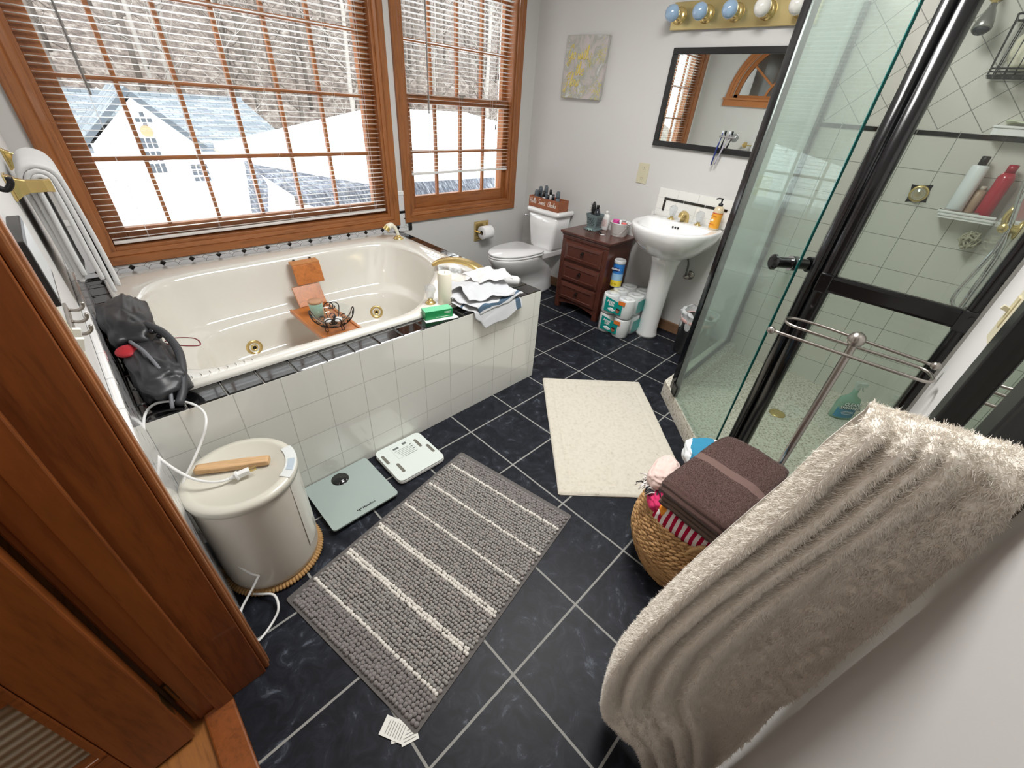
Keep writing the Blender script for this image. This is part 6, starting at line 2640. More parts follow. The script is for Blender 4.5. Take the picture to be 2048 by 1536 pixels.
def tp_pack(label, loc, rz, flip):
    t = thing('toilet_paper_pack', label, 'toilet paper pack', loc, rz, 'toilet paper packs beside the sink')
    R0 = .056
    for i in range(2):
        for k in range(3):
            mb = MB()
            M_ = Matrix.Translation((-.118 + R0 + .118 * k, -.059 + .118 * i, 0.002))
            mb.lathe([(.018, .002), (R0 * .96, 0), (R0, .006), (R0, .126), (R0 * .96, .132), (.018, .130), (.018, .002)], 28, M=M_, cap0=False, cap1=False)
            mb.build('paper_roll', tpm, t)
    mb = MB()
    n = 60

    def ring(z, ins):
        out = []
        base_ = rrect(-.122 + ins, -.120 + ins, .236 - ins, .120 - ins, .05 - ins * .4, 8)
        for x_, y_ in base_:
            w_ = .0022 * nz(x_ * 3, y_ * 3, z * 20, 9)
            out.append((x_ * (1 + w_ * 4), y_ * (1 + w_ * 4), z))
        return out
    loft(mb, [ring(0.001, .02), ring(.006, .002), ring(.07, .0), ring(.130, .002), ring(.137, .02), ring(.1375, .06)])
    mb.build('film_wrap', MATS.get('clear_film') or glass('clear_film', (244, 246, 246), 1.3, .12, .04), t)
    # printed panel on the two visible faces
    xf = -.1228
    mb = MB()
    mb.grid(8, 4, lambda u, v: (xf + .001 * math.sin(u * 9) - .0006, .072 - .135 * u, .026 + (.098 - .018 * u) * v))
    pan = mb.build('printed_panel', teal_p, t)
    mb = MB()
    mb.grid(8, 4, lambda u, v: (-.02 + .14 * u, -.1215 - .0008 * math.sin(u * 7), .030 + .085 * v))
    mb.build('printed_panel', teal_p, t)
    mb = MB()
    mb.grid(6, 3, lambda u, v: (xf - .0018 + .001 * math.sin((u * .3 + .6) * 9), -.030 - .050 * u, .098 + .026 * v))
    mb.build('orange_flash', plain_get('pack_orange', (224, 120, 50), .35), t)
    wht = plain_get('pack_white', (240, 244, 244), .4)
    Mt = frame_M((xf - .003, .026, .100), (0, -1, 0), (0, 0, 1))
    text_part('brand_print', 'Angel', .026, wht, t, Mt, .0003, bold=.0005)
    Mt = frame_M((xf - .003, .020, .080), (0, -1, 0), (0, 0, 1))
    text_part('brand_print', 'Soft', .026, wht, t, Mt, .0003, bold=.0005)
    mb = MB()
    for (y_, z_, r_) in ((.032, .048, .012), (.016, .052, .015), (.0, .048, .012), (.024, .042, .012), (.008, .042, .012)):
        mb.sphere((xf - .001, y_, z_), r_, 12, 8, sc=(.12, 1.1, .55))
    mb.build('cloud_emblem', wht, t)
    mb = MB()
    mb.sphere((xf - .002, -.034, .052), .015, 14, 10, sc=(.16, .95, 1.1))
    mb.build('portrait_face', plain_get('portrait_tan', (170, 112, 86), .5), t)
    mb = MB()
    mb.sphere((xf - .003, -.036, .064), .013, 12, 8, sc=(.2, 1.15, .6))
    mb.build('portrait_hair', plain_get('portrait_dark', (44, 30, 28), .5), t)
    return t


p1 = tp_pack('lower pack of wrapped toilet paper standing on the floor beside the sink pedestal', (1.742, .190, 0), math.radians(0), 0)
p1.scale = (1.13, 1.13, 1.17)
p2 = dup(p1, (1.742, .192, .1615), math.radians(2), 'upper pack of wrapped toilet paper stacked on the other one below the wipes canister')
del p2['group']
del p1['group']
q = atz(1226, 573, .322)
wp = thing('wipes_canister', 'blue and yellow disinfecting wipes canister standing on the toilet paper packs', 'wipes canister', (q.x + .030, q.y, .3225))
mb = MB()
mb.lathe([(.042, 0), (.044, .003), (.044, .190)], 36)
mb.build('canister_body', plain('canister_white', (226, 230, 234), .3), wp)
mb = MB()
mb.lathe([(.0445, .110), (.0445, .186)], 36, cap0=False, cap1=False)
mb.build('blue_label', plain('label_clorox_blue', (44, 120, 196), .35), wp)
mb = MB()
mb.lathe([(.0445, .006), (.0445, .055)], 36, cap0=False, cap1=False)
mb.build('yellow_label', plain('label_yellow', (232, 208, 70), .35), wp)
mb = MB()
mb.lathe([(.0446, .055), (.0446, .110)], 36, cap0=False, cap1=False)
mb.build('pale_label', plain('label_sky', (150, 190, 222), .35), wp)
da_ = Vector((-.80, -.15, 0)).normalized()
mb = MB()
mb.sphere(Vector((0, 0, .145)) + da_ * .0435 + Vector((0, .006, 0)), .030, 18, 10, sc=(.12, .95, .62), R=Matrix.Rotation(.18, 3, 'Z'))
mb.build('logo_oval', plain('logo_navy', (30, 44, 100), .35), wp)
text_part('brand_print', 'CLOROX', .017, wht_ := plain('print_pure_white', (244, 246, 248), .4), wp, frame_M(Vector((0, 0, .146)) + da_ * .0482 + Vector((0, .006, 0)), (.18, -.98, 0), (0, 0, 1)), .0003, bold=.0006)
mb = MB()
for (y_, z_) in ((.014, .026), (-.010, .030)):
    mb.sphere(Vector((0, y_, z_)) + da_ * .0425, .011, 12, 8, sc=(.3, 1, 1))
mb.build('lemon_print', plain('lemon_yellow', (206, 176, 20), .4), wp)
mb = MB()
mb.lathe([(.0455, .188), (.0465, .192), (.0465, .208), (.041, .216), (.038, .213), (.001, .214)], 36)
mb.build('lid', plain('lid_grey_white', (206, 208, 208), .35), wp)

tc = thing('waste_bin', 'small dark grey metal waste bin with a white liner between the sink and the shower', 'waste bin', (1.866, -.372, 0))
mb = MB()
mb.lathe([(.098, 0), (.100, .004), (.106, .02), (.122, .275), (.124, .278), (.121, .278), (.103, .02), (.098, .006), (.001, .006)], 44, cap0=False, cap1=False)
mb.build('bin_body', plain('brushed_dark_steel', (104, 102, 102), .32, metal=.85), tc)
mb = MB()
mb.lathe([(.1245, .262), (.127, .266), (.1275, .284), (.124, .288), (.119, .284)], 44, cap0=False, cap1=False)
mb.build('rim_ring', plain('dusty_pink_rim', (204, 164, 158), .4), tc)
mb = MB()


def liner(u, v):
    a = 2 * PI * u
    zz = v
    if v < .45:
        t = v / .45
        r_ = .115 + .012 * t + .006 * math.sin(a * 9) * t
        return (r_ * math.cos(a), r_ * math.sin(a), .19 + .115 * t)
    t = (v - .45) / .55
    r_ = .127 + .012 * math.sin(t * PI) + .006 * math.sin(a * 13 + 3 * t) + .004 * nz(math.cos(a) * 3, math.sin(a) * 3, t * 3)
    hgt = .315 + .060 * t * (0.6 + .5 * nz(math.cos(a) * 2, math.sin(a) * 2, 1.3)) - .02 * t * t
    return (r_ * (1 - .10 * t) * math.cos(a), r_ * (1 - .10 * t) * math.sin(a), hgt)


mb.grid(90, 18, liner, cu=True)
mb.build('bin_liner', glass('white_film', (240, 242, 244), 1.2, .25, .55), tc)
# ------------------------------------------------------------------ shower: pan, tile, enclosure
P1, P2, P3 = Vector((1.135, -0.588, 0)), Vector((0.612, -1.092, 0)), Vector((0.605, -1.497, 0))
P0 = Vector((2.078, -0.572, 0))
ter, nt, b = base('terrazzo', (206, 202, 190), .35, coat=.2)
v = coords(nt)
vo = N(nt, 'ShaderNodeTexVoronoi')
vo.inputs['Scale'].default_value = 75
nt.links.new(v, vo.inputs['Vector'])
n1 = noise(nt, v, 30, 3)
nt.links.new(ramp(nt, math_node(nt, 'ADD', vo.outputs['Distance'], math_node(nt, 'MULTIPLY', n1, .25)), [(.20, (84, 76, 62)), (.32, (176, 168, 150)), (.55, (206, 201, 188)), (.85, (222, 218, 208))]), b.inputs['Base Color'])
pan = thing('shower_pan', 'speckled terrazzo shower pan with a raised curb in the right corner', 'shower pan', (0, 0, 0))
CZ = 0.112
outer_p = [(2.086, -0.515), (1.178, -0.515), (0.560, -1.113), (0.552, -1.498), (2.086, -1.498)]
inner_p = [(2.086, -0.635), (1.120, -0.640), (0.672, -1.072), (0.664, -1.498), (2.086, -1.498)]
mb = MB()
no = 5
vs = [(x, y, 0.001) for x, y in outer_p] + [(x, y, CZ - .006) for x, y in outer_p] + [(x * .999 + .001 * 1.6, y, CZ) for x, y in [(2.086, -.521), (1.180, -.521), (.566, -1.116), (.558, -1.498), (2.086, -1.498)]]
vs += [(x, y, CZ) for x, y in inner_p] + [(x, y, 0.050) for x, y in [(2.086, -.650), (1.126, -.655), (.688, -1.078), (.680, -1.498), (2.086, -1.498)]]
fs = []
for r_ in range(4):
    for k in range(4):
        if k == 4:
            continue
        a, b_ = r_ * 5 + k, r_ * 5 + (k + 1) % 5
        fs.append((a, b_, b_ + 5, a + 5))
fs = [tuple(reversed(f_)) for f_ in fs]
cidx = len(vs)
vs.append((1.5, -1.12, 0.038))
for k in range(5):
    fs.append((20 + k, 20 + (k + 1) % 5, cidx))
mb.add(vs, fs)
mb.build('pan_body', ter, pan, bevel=0)
mb = MB()
mb.lathe([(.045, .0395), (.045, .043), (.036, .044), (.001, .0435)], 28, M=Matrix.Translation((1.5, -1.12, 0)))
mb.build('drain_cover', brass, pan)

tile_grey = (214, 212, 204)


def shower_tile(name, axis, off):
    m, nt, b = base(name, tile_grey, .12, coat=.35)
    p = split(nt, coords(nt))
    lo = math_node(nt, 'MAXIMUM', grid_mask(nt, p, axis, .1655, off, .0034), grid_mask(nt, p, 2, .1655, 1.520, .0034))
    # diamonds above the liner
    s_ = math_node(nt, 'DIVIDE', math_node(nt, 'ADD', p[axis], p[2]), math.sqrt(2))
    d_ = math_node(nt, 'DIVIDE', math_node(nt, 'SUBTRACT', p[axis], p[2]), math.sqrt(2))
    y0, z0 = (-1.010, 1.781) if axis == 1 else (1.9, 1.781)
    pit = .1175
    hi = math_node(nt, 'MAXIMUM', grid_mask(nt, [s_], 0, pit, (y0 + z0) / math.sqrt(2), .0034), grid_mask(nt, [d_], 0, pit, (y0 - z0) / math.sqrt(2), .0034))
    up = math_node(nt, 'GREATER_THAN', p[2], 1.53)
    g = math_node(nt, 'ADD', math_node(nt, 'MULTIPLY', up, hi), math_node(nt, 'MULTIPLY', math_node(nt, 'SUBTRACT', 1.0, up), lo))
    nt.links.new(mix(nt, g, srgb(*tile_grey), srgb(146, 146, 140)), b.inputs['Base Color'])
    bump(nt, b, math_node(nt, 'SUBTRACT', 1.0, g), .5, .002)
    return m


mb = MB()
mb.box(XS - .010, -1.498, .03, XS, -.55, 2.35)
struct(mb, 'trim_9', shower_tile('shower_tile_right', 1, -1.018))
mb = MB()
mb.box(.575, YF, .03, XS - .010, YF + .008, 2.35)
struct(mb, 'trim_10', shower_tile('shower_tile_front', 0, 1.90))
mb = MB()
y_ = -.688
while y_ > -1.49:
    y2 = max(-1.491, y_ - .1655)
    mb.box(XS - .016, y2 + .002, 1.503, XS - .008, y_ - .002, 1.524)
    y_ = y2
mb.box(XS - .016, -.684, 1.503, XS - .008, -.58, 1.524)
x_ = 2.07
while x_ > .66:
    mb.box(x_ - .1635, YF + .006, 1.503, x_, YF + .014, 1.524)
    x_ -= .1655
struct(mb, 'trim_11', black_glaze, bevel=.002)
mb = MB()
mb.box(XS - .012, -.552, .03, XS, -.51, 2.35)
struct(mb, 'trim_12', capm, bevel=.004)

en = thing('shower_enclosure', 'black framed glass shower enclosure with a frameless hinged door', 'shower enclosure', (P1.x, P1.y, 0))
EO = Vector((P1.x, P1.y, 0))


def E_(p_, z):
    return Vector((p_.x - EO.x, p_.y - EO.y, z))


HT = 2.12


def post(p_, ang, w_, d_, name='post', z0=CZ):
    """rounded extrusion with a channel groove"""
    mb = MB()
    poly = []
    for x_, y_ in rrect(-w_ / 2, -d_ / 2, w_ / 2, d_ / 2, min(w_, d_) * .42, 6):
        poly.append((x_ * math.cos(ang) - y_ * math.sin(ang) + p_.x - EO.x, x_ * math.sin(ang) + y_ * math.cos(ang) + p_.y - EO.y))
    mb.prism(poly, z0, HT, smooth=True)
    return mb.build(name, black_metal, en)


adoor = math.atan2((P2 - P1).y, (P2 - P1).x)
post(P1 + Vector((-.012, -.016, 0)), adoor, .076, .040)
post(P2 + Vector((.016, .014, 0)), adoor, .044, .046)
post(P2 + Vector((.000, -.024, 0)), PI / 2, .048, .046)
post(P3 + Vector((0, .018, 0)), PI / 2, .034, .046, 'wall_channel')
mb = MB()
mb.box(P0.x - .030 - EO.x, P0.y - .014 - EO.y, CZ, P0.x - EO.x, P0.y + .014 - EO.y, 2.03)
mb.build('wall_channel', black_metal, en, bevel=.003)


def railbar(a, b_, z, w_, h_, name):
    mb = MB()
    mb.bar(E_(a, z), E_(b_, z), w_, h_)
    return mb.build(name, black_metal, en, bevel=min(w_, h_) * .3)


railbar(P1, P0, HT - .02, .034, .04, 'header')
railbar(P2, P1, HT - .02, .034, .04, 'header')
railbar(P2, P3, HT - .02, .034, .04, 'header')
railbar(P1 + Vector((.02, 0, 0)), P0, CZ + .010, .024, .018, 'sill')
railbar(P2 + Vector((0, -.04, 0)), P3, CZ + .010, .024, .018, 'sill')
rb = railbar(P2 + Vector((-.006, -.03, 0)), P3 + Vector((-.006, .02, 0)), 1.071, .034, .056, 'mid_rail')
for p_, s_ in ((P2 + Vector((-.006, -.022, 0)), 1), (P3 + Vector((-.006, .020, 0)), -1)):
    mb = MB()
    c = E_(p_, 1.071)
    mb.obox(c, Vector((1, 0, 0)), Vector((0, 1, 0)), Vector((0, 0, 1)), .022, .020, .032)
    mb.cyl(c + Vector((-.026, .006 * s_, .012)), c + Vector((-.018, .006 * s_, .012)), .007, n=10)
    mb.build('rail_bracket', black_metal, en, bevel=.004)


def pane(a, b_, z0, z1, th=.006, name='glass_panel', mat=None):
    mb = MB()
    mb.bar(E_(a, (z0 + z1) / 2), E_(b_, (z0 + z1) / 2), th, z1 - z0)
    return mb.build(name, mat or shower_glass, en)


pane(P1 + Vector((.018, 0, 0)), P0 - Vector((.02, 0, 0)), CZ + .015, HT - .03)
pane(P2 + Vector((0, -.038, 0)), P3 + Vector((0, .025, 0)), CZ + .015, HT - .03, mat=clear_panel)
dn = (P2 - P1).normalized()
da_, db_ = P1 + dn * .075, P1 + dn * .630
nrm = Vector((-dn.y, dn.x, 0))
if nrm.x > 0:
    nrm = -nrm
dn_o = nrm * .022
dp = pane(da_ + dn_o, db_ + dn_o, CZ + .010, HT - .045, .008, 'door_glass')
mb = MB()
mb.bar(E_(db_ + dn_o + dn * .0005, CZ + .010), E_(db_ + dn_o + dn * .0005, HT - .045), .0084, .004, up=(dn.x, dn.y, 0))
mb.build('glass_edge', glass_edge, en)
for z_ in (CZ + .040, HT - .08):
    mb = MB()
    c = E_(da_ + dn_o + dn * .012, z_)
    mb.obox(c, dn, nrm, Vector((0, 0, 1)), .030, .012, .034)
    mb.cyl(c - dn * .030 - Vector((0, 0, .034)), c - dn * .030 + Vector((0, 0, .034)), .010, n=14)
    mb.build('hinge', black_metal, en, bevel=.003)
kb = P1 + dn * .600 + dn_o
mb = MB()
c = E_(kb, 1.085)
for a, b_, r0, r1 in ((.005, .012, .026, .026), (.012, .070, .019, .019), (.070, .078, .028, .027), (.078, .084, .027, .018)):
    mb.cyl(c + nrm * a, c + nrm * b_, r0, r1, n=28)
    mb.cyl(c - nrm * a, c - nrm * (b_ * .7), r0, r1, n=28)
mb.build('door_knob', black_metal, en)
mb = MB()
for a in (.0125, .0695):
    mb.cyl(c + nrm * a, c + nrm * (a + .0015), .0275 if a > .02 else .0265, n=28)
mb.build('knob_ring', chrome, en)

# ------------------------------------------------------------------ shower fittings
for y_, z_, tw_, lab in ((-.968, 1.247, .16, 'square brass shower valve with a clear knob nearest the window side'), (-1.161, 1.248, .12, 'square brass shower valve with a clear knob nearer the soap shelf')):
    t = thing('shower_valve', lab, 'shower valve', (XS - .010, y_, z_))
    mb = MB()
    Mv = frame_M((0, 0, 0), (0, -1, 0), (0, 0, 1)) @ Matrix.Rotation(tw_, 4, 'Z')
    # plate with pinched sides
    pl = []
    for k in range(4):
        a0 = PI / 4 + k * PI / 2
        pl.append((.066 * math.cos(a0), .066 * math.sin(a0)))
        for q in (.25, .5, .75):
            a1 = a0 + PI / 2
            x1, y1 = .066 * math.cos(a0) * (1 - q) + .066 * math.cos(a1) * q, .066 * math.sin(a0) * (1 - q) + .066 * math.sin(a1) * q
            f = 1 - .12 * math.sin(PI * q)
            pl.append((x1 * f, y1 * f))
    mb.prism([(x_, y__) for x_, y__ in pl], -.006, .0, M=Matrix.Rotation(PI, 4, 'Z') @ Matrix.Identity(4) if False else Mv @ Matrix.Scale(-1, 4, (0, 0, 1)) if False else Mv)
    o = mb.build('plate', brass, t, bevel=.003, recalc=True)
    mb = MB()
    R = Matrix.Rotation(-PI / 2, 4, 'Y')
    mb.lathe([(.040, .002), (.040, .012), (.034, .016), (.030, .014)], 28, M=R)
    mb.build('ring', brass, t)
    mb = MB()
    mb.lathe([(.012, .010), (.026, .018), (.029, .034), (.024, .046), (.012, .050), (.001, .050)], 12, M=R, smooth=False)
    mb.build('crystal_grip', crystal, t)

t = thing('wall_shower', 'grey shower head on a brass arm high on the tiled wall', 'shower head', (XS - .010, -1.050, 2.035))
mb = MB()
mb.lathe([(.034, 0), (.032, .006), (.012, .012)], 24, M=Matrix.Rotation(-PI / 2, 4, 'Y'))
mb.tube([(-.004, 0, 0), (-.050, 0, -.005), (-.085, -.004, -.035), (-.100, -.006, -.060)], .010, 10, sub=4)
mb.build('arm', brass, t)
mb = MB()
hd0, hd1 = Vector((-.100, -.006, -.055)), Vector((-.135, -.012, -.145))
Mh = Matrix.Translation(hd0) @ (hd1 - hd0).to_track_quat('Z', 'Y').to_matrix().to_4x4()
mb.lathe([(.013, 0), (.014, .015), (.020, .026), (.030, .060), (.034, .090), (.030, .096)], 28, M=Mh)
mb.build('head', plain('satin_grey_metal', (150, 150, 146), .3, metal=.7), t)
mb = MB()
mb.lathe([(.029, .096), (.022, .104), (.006, .106), (.004, .114), (.001, .115)], 24, M=Mh)
mb.build('nozzle_face', plain('dark_nozzle', (54, 56, 60), .5), t)

t = thing('wire_shower_caddy', 'black wire shower caddy hanging high in the shower corner', 'shower caddy', (1.99, -1.31, 1.735))
mb = MB()
x0, x1, y0, y1, zt = -.085, .075, -.150, .145, .20
for z_ in (0, .012, .024):
    mb.tube([(x_, y_, z_) for x_, y_ in rrect(x0, y0, x1, y1, .02, 4)], .0032, 6, closed=True)
mb.tube([(x_, y_, zt) for x_, y_ in rrect(x0 - .01, y0 - .01, x1, y1 + .01, .02, 4)], .0045, 6, closed=True)
for k in range(9):
    y_ = y0 + .02 + k * (y1 - y0 - .04) / 8
    mb.tube([(x0 - .01, y_, zt), (x0, y_, .012), (x0, y_, 0), (x1, y_, 0), (x1, y_, zt)], .0022, 5)
for k in range(5):
    x_ = x0 + .02 + k * (x1 - x0 - .04) / 4
    mb.tube([(x_, y1 + .01, zt), (x_, y1, 0), (x_, y0, 0), (x_, y0 - .01, zt)], .0022, 5)
mb.tube([(x1, -.02, zt), (x1 + .006, -.02, zt + .12), (x1 + .006, .02, zt + .12), (x1, .02, zt)], .003, 6, sub=3)
mb.build('wire_basket', black_metal, t)
t2 = thing('bath_sponge', 'pale cream bath sponge in the black wire caddy', 'sponge', (1.985, -1.31, 1.745))
blob((0, 0, .085), (.062, .115, .080), 3.3, .15).build('sponge_body', plain('sponge_cream', (214, 210, 188), .9, bmp=.6, bscale=120), t2)

sh = thing('soap_shelf', 'white ceramic corner soap shelf holding bottles below the black liner', 'soap shelf', (XS - .010, -1.385, 1.185))
mb = MB()
mb.prism([(x_, y_) for x_, y_ in rrect(-.098, -.108, .002, .105, .02, 4)], -.018, -.006)
mb.prism([(x_, y_) for x_, y_ in rrect(-.104, -.112, .002, .110, .022, 4)], -.006, .004)
mb.tube([(0, .104, .010), (-.085, .104, .012), (-.098, .09, .012), (-.098, -.1, .012)], .007, 8, sub=4)
mb.build('shelf_body', porcelain, sh, bevel=.003)
sh2 = thing('soap_shelf', 'upper white ceramic soap shelf above the black liner with a washcloth on it', 'soap shelf', (XS - .010, -1.385, 1.535))
mb = MB()
mb.prism([(x_, y_) for x_, y_ in rrect(-.090, -.108, .002, .100, .02, 4)], -.010, .018)
mb.prism([(x_, y_) for x_, y_ in rrect(-.096, -.110, .002, .104, .022, 4)], .018, .028)
mb.build('shelf_body', porcelain, sh2, bevel=.003)
o = sheet('folded_cloth', plain('pale_green_cloth', (214, 220, 196), .9), [(-.085, -.09), (-.085, .07), (-.01, .07), (-.01, -.09)], lambda a, b_, u, v: .034 + .012 * nz(a * 20, b_ * 20, 3) + .010, None, 14, 14, .006, wob=.01, sub=1)
o.location = (XS - .010, -1.385, 1.535)
o['label'] = 'pale green and white cloth folded on the upper soap shelf'
o['category'] = 'cloth'
SZ = 1.185 + .0045
bottle('shampoo_bottle', 'tall white shampoo bottle with a black cap on the left of the soap shelf', (XS - .062, -1.325, SZ),
       [(.030, 0), (.034, .006), (.033, .205), (.030, .212), (.020, .214)], [(.016, .214), (.016, .250), (.013, .252), (.001, .252)], plain('white_gloss', (232, 236, 238), .25), matte_black)
bottle('conditioner_bottle', 'red shampoo bottle standing to the right on the soap shelf', (XS - .062, -1.432, SZ),
       [(.028, 0), (.031, .006), (.031, .175), (.022, .195)], [(.018, .195), (.018, .228), (.001, .230)], plain('crimson_gloss', (176, 24, 48), .2, coat=.5), plain('crimson_cap', (160, 20, 44), .25))
bottle('body_wash', 'short tan bottle between the white and red bottles on the soap shelf', (XS - .040, -1.380, SZ),
       [(.022, 0), (.024, .004), (.024, .100), (.016, .112)], [(.014, .112), (.014, .130), (.001, .131)], plain('tan_plastic', (176, 150, 128), .4), plain('tan_cap', (200, 190, 176), .4))
t = thing('razor_on_shelf', 'grey razor lying across the front edge of the soap shelf', 'razor', (XS - .108, -1.345, 1.204))
mb = MB()
mb.tube([(0, .07, .000), (-.002, .02, .002), (0, -.03, -.002), (.006, -.075, .002)], [.003, .004, .0035, .006], 8, sub=4)
mb.build('handle', nickel, t)
t = thing('bath_pouf', 'clear and cream mesh bath pouf hanging below the soap shelf', 'bath pouf', (XS - .075, -1.470 + .02, 1.085))
mb = MB()
rnd = random.Random(8)
for k in range(16):
    th_, ph_ = rnd.uniform(.3, 2.7), rnd.uniform(0, 6.28)
    pts = []
    for i in range(10):
        a = i / 9 * 2 * PI
        r_ = .030 + .012 * math.sin(3 * a + k)
        pts.append(Vector((r_ * math.cos(a), r_ * math.sin(a), .006 * math.sin(5 * a))))
    Rk = Euler((th_, ph_, k)).to_matrix()
    of = Rk @ Vector((0, 0, .012))
    mb.tube([Rk @ q + of for q in pts], .0042, 5, closed=True, sub=2)
mb.tube([(0, 0, .03), (.03, 0, .07), (.05, 0, .095)], .0015, 5, sub=3)
mb.build('mesh_loops', glass('mesh_cream', (222, 218, 196), 1.2, .2, .45), t)

t = thing('shower_hose', 'coiled chrome hand shower hose looping beside the right edge of the enclosure', 'shower hose', (1.0, -1.46, 1.2))
ho = Vector((1.0, -1.46, 1.2))
pts = []
for u, v_ in ((2070, 335), (2040, 400), (2018, 455), (1990, 500), (1950, 545), (1918, 580), (1904, 603), (1912, 618), (1930, 614), (1952, 588), (1975, 545), (1998, 505), (2022, 450), (2044, 385), (2075, 315)):
    q = atx(u, v_, 1.0)
    pts.append(Vector((q.x + (0.012 if u > 1935 and v_ < 612 else 0), max(-1.485, q.y), q.z)) - ho)
sp_ = smooth_path(pts, 14)
mb = MB()
mb.tube(sp_, [.0072 if i % 2 else .0060 for i in range(len(sp_))], 8)
mb.build('hose', chrome, t)
q = atx(2046, 462, 1.02)
t = thing('hand_shower_bracket', 'brass bracket for the hand shower on the tiled right wall', 'bracket', (1.02, YF + .009, q.z))
mb = MB()
mb.lathe([(.030, 0), (.028, .006), (.014, .010), (.013, .030)], 24, M=Matrix.Rotation(-PI / 2, 4, 'X'))
mb.sphere((0, .034, 0), .017)
mb.tube([(0, .034, 0), (.0, .045, .03), (.0, .04, .06)], .010, 10, sub=3)
mb.build('bracket_body', brass, t)

t = thing('shower_cleaner', 'clear green spray bottle labelled CLEAN SHOWER on the shower floor', 'spray bottle', (1.765, -1.395, .052), math.radians(38))
mb = MB()
rr_ = [[(a_ * math.cos(q_), b_ * math.sin(q_), z_) for q_ in [2 * PI * k / 32 for k in range(32)]] for z_, a_, b_ in ((0, .028, .058), (.006, .034, .066), (.10, .034, .066), (.135, .030, .058), (.155, .018, .026), (.175, .014, .016), (.200, .014, .014))]
loft(mb, rr_)
cb = mb.build('bottle_body', glass('pale_green_bottle', (190, 224, 212), 1.3, .02, .30), t)
mb = MB()
mb.grid(16, 5, lambda u, v: (-.0346 * math.cos((u - .5) * 2.0) * 1.0, .0668 * math.sin((u - .5) * 2.0), .012 + .066 * v))
mb.build('label', plain('label_blue', (58, 138, 176), .4), t)
wb = plain('label_lettering', (240, 244, 246), .5)
bk_ = plain('label_shadow', (28, 40, 56), .5)
for txt, z_ in (('CLEAN', .112), ('SHOWER', .088)):
    text_part('label_print', txt, .030, bk_, t, frame_M((-.0365, -.002, z_ - .002), (0, -1, 0), (0, 0, 1)), .0004, bold=.0022, shear=.15, sx=.92)
    text_part('label_print', txt, .030, wb, t, frame_M((-.0375, 0, z_), (0, -1, 0), (0, 0, 1)), .0004, bold=.0006, shear=.15, sx=.92)
for z_, w_ in ((.058, .030), (.050, .034), (.040, .026)):
    mb = MB()
    mb.box(-.0362, -w_, z_, -.0355, w_, z_ + .002)
    mb.build('label_line', wb, t)
mb = MB()
mb.cyl((0, 0, .198), (0, 0, .222), .016, n=18)
mb.box(-.012, -.040, .222, .012, .018, .246)
mb.tube([(0, -.026, .224), (0, -.032, .204), (0, -.042, .190)], .004, 8, sub=3)
mb.build('trigger_head', glass('clear_trigger', (230, 236, 234), 1.4, .1, .4), t, bevel=.002)
q = aty(1482, 800, -1.0)
t = thing('scrub_brush', 'small dark bristle brush standing on the shower curb beside the middle post', 'brush', (.720, -1.060, CZ + .0005))
mb = MB()
mb.prism([(x_, y_) for x_, y_ in rrect(-.010, -.018, .010, .018, .008, 4)], .022, .034)
mb.build('brush_back', matte_black, t)
mb = MB()
for a in range(3):
    for b_ in range(6):
        mb.cyl((-.006 + .006 * a, -.014 + .0056 * b_, 0), (-.006 + .006 * a, -.014 + .0056 * b_, .022), .0010, n=4)
mb.build('bristles', satin_black, t, kind='stuff')
# ------------------------------------------------------------------ right wall: switch plate and long framed mirror
sw2 = thing('wall_switch', 'cream rocker switch plate on the right wall between the shower post and the tall mirror', 'light switch', (.272, YF, 1.195))
mb = MB()
mb.box(-.035, 0, -.072, .035, .007, .072)
mb.build('plate', ivory, sw2, bevel=.0025)
mb = MB()
mb.box(-.016, .006, -.034, .016, .010, .034)
mb.build('rocker', plain('aged_cream', (196, 186, 150), .4), sw2, bevel=.001)
mb = MB()
mb.obox((0, .014, .004), Vector((1, 0, 0)), Vector((0, .95, .3)).normalized(), Vector((0, -.3, .95)).normalized(), .0045, .009, .005)
mb.build('toggle', ivory, sw2, bevel=.001)

fm = thing('tall_mirror', 'tall narrow mirror in a wide black frame on the right wall behind the plush towel', 'mirror', (-.150, YF, .92))
MX0, MX1, MZ0, MZ1 = -.205, .205, -.62, .72
fwm = .072
mb = MB()
for (a, b_, c_, d) in ((MX0, MZ0, MX0 + fwm, MZ1), (MX1 - fwm, MZ0, MX1, MZ1), (MX0 + fwm, MZ0, MX1 - fwm, MZ0 + fwm), (MX0 + fwm, MZ1 - fwm, MX1 - fwm, MZ1)):
    mb.box(a, 0, b_, c_, .034, d)
mb.build('frame', satin_black, fm, bevel=.006, seg=3)
mb = MB()
mb.box(MX0 + fwm - .01, .004, MZ0 + fwm - .01, MX1 - fwm + .01, .012, MZ1 - fwm + .01)
mb.build('mirror_glass', mirror_m, fm)

# ------------------------------------------------------------------ freestanding towel stand
RX, RY = .430, -1.278
RKZ = .968
rk = thing('towel_stand', 'brushed steel freestanding towel stand with a looping triple rail', 'towel stand', (RX, RY, 0))
mb = MB()
mb.lathe([(.095, 0), (.097, .006), (.090, .014), (.030, .020), (.016, .028)], 40)
mb.build('base_plate', nickel, rk)
mb = MB()
mb.cyl((0, 0, .018), (0, 0, RKZ), .0115, n=20)
mb.build('pole', nickel, rk)
mb = MB()
mb.sphere((0, 0, RKZ + .012), .0235, 24, 16)
mb.build('finial', nickel, rk)


def rpx(u, v):
    q = atz(u, v, RKZ - .018)
    return Vector((q.x - RX, q.y - RY, RKZ - .018))


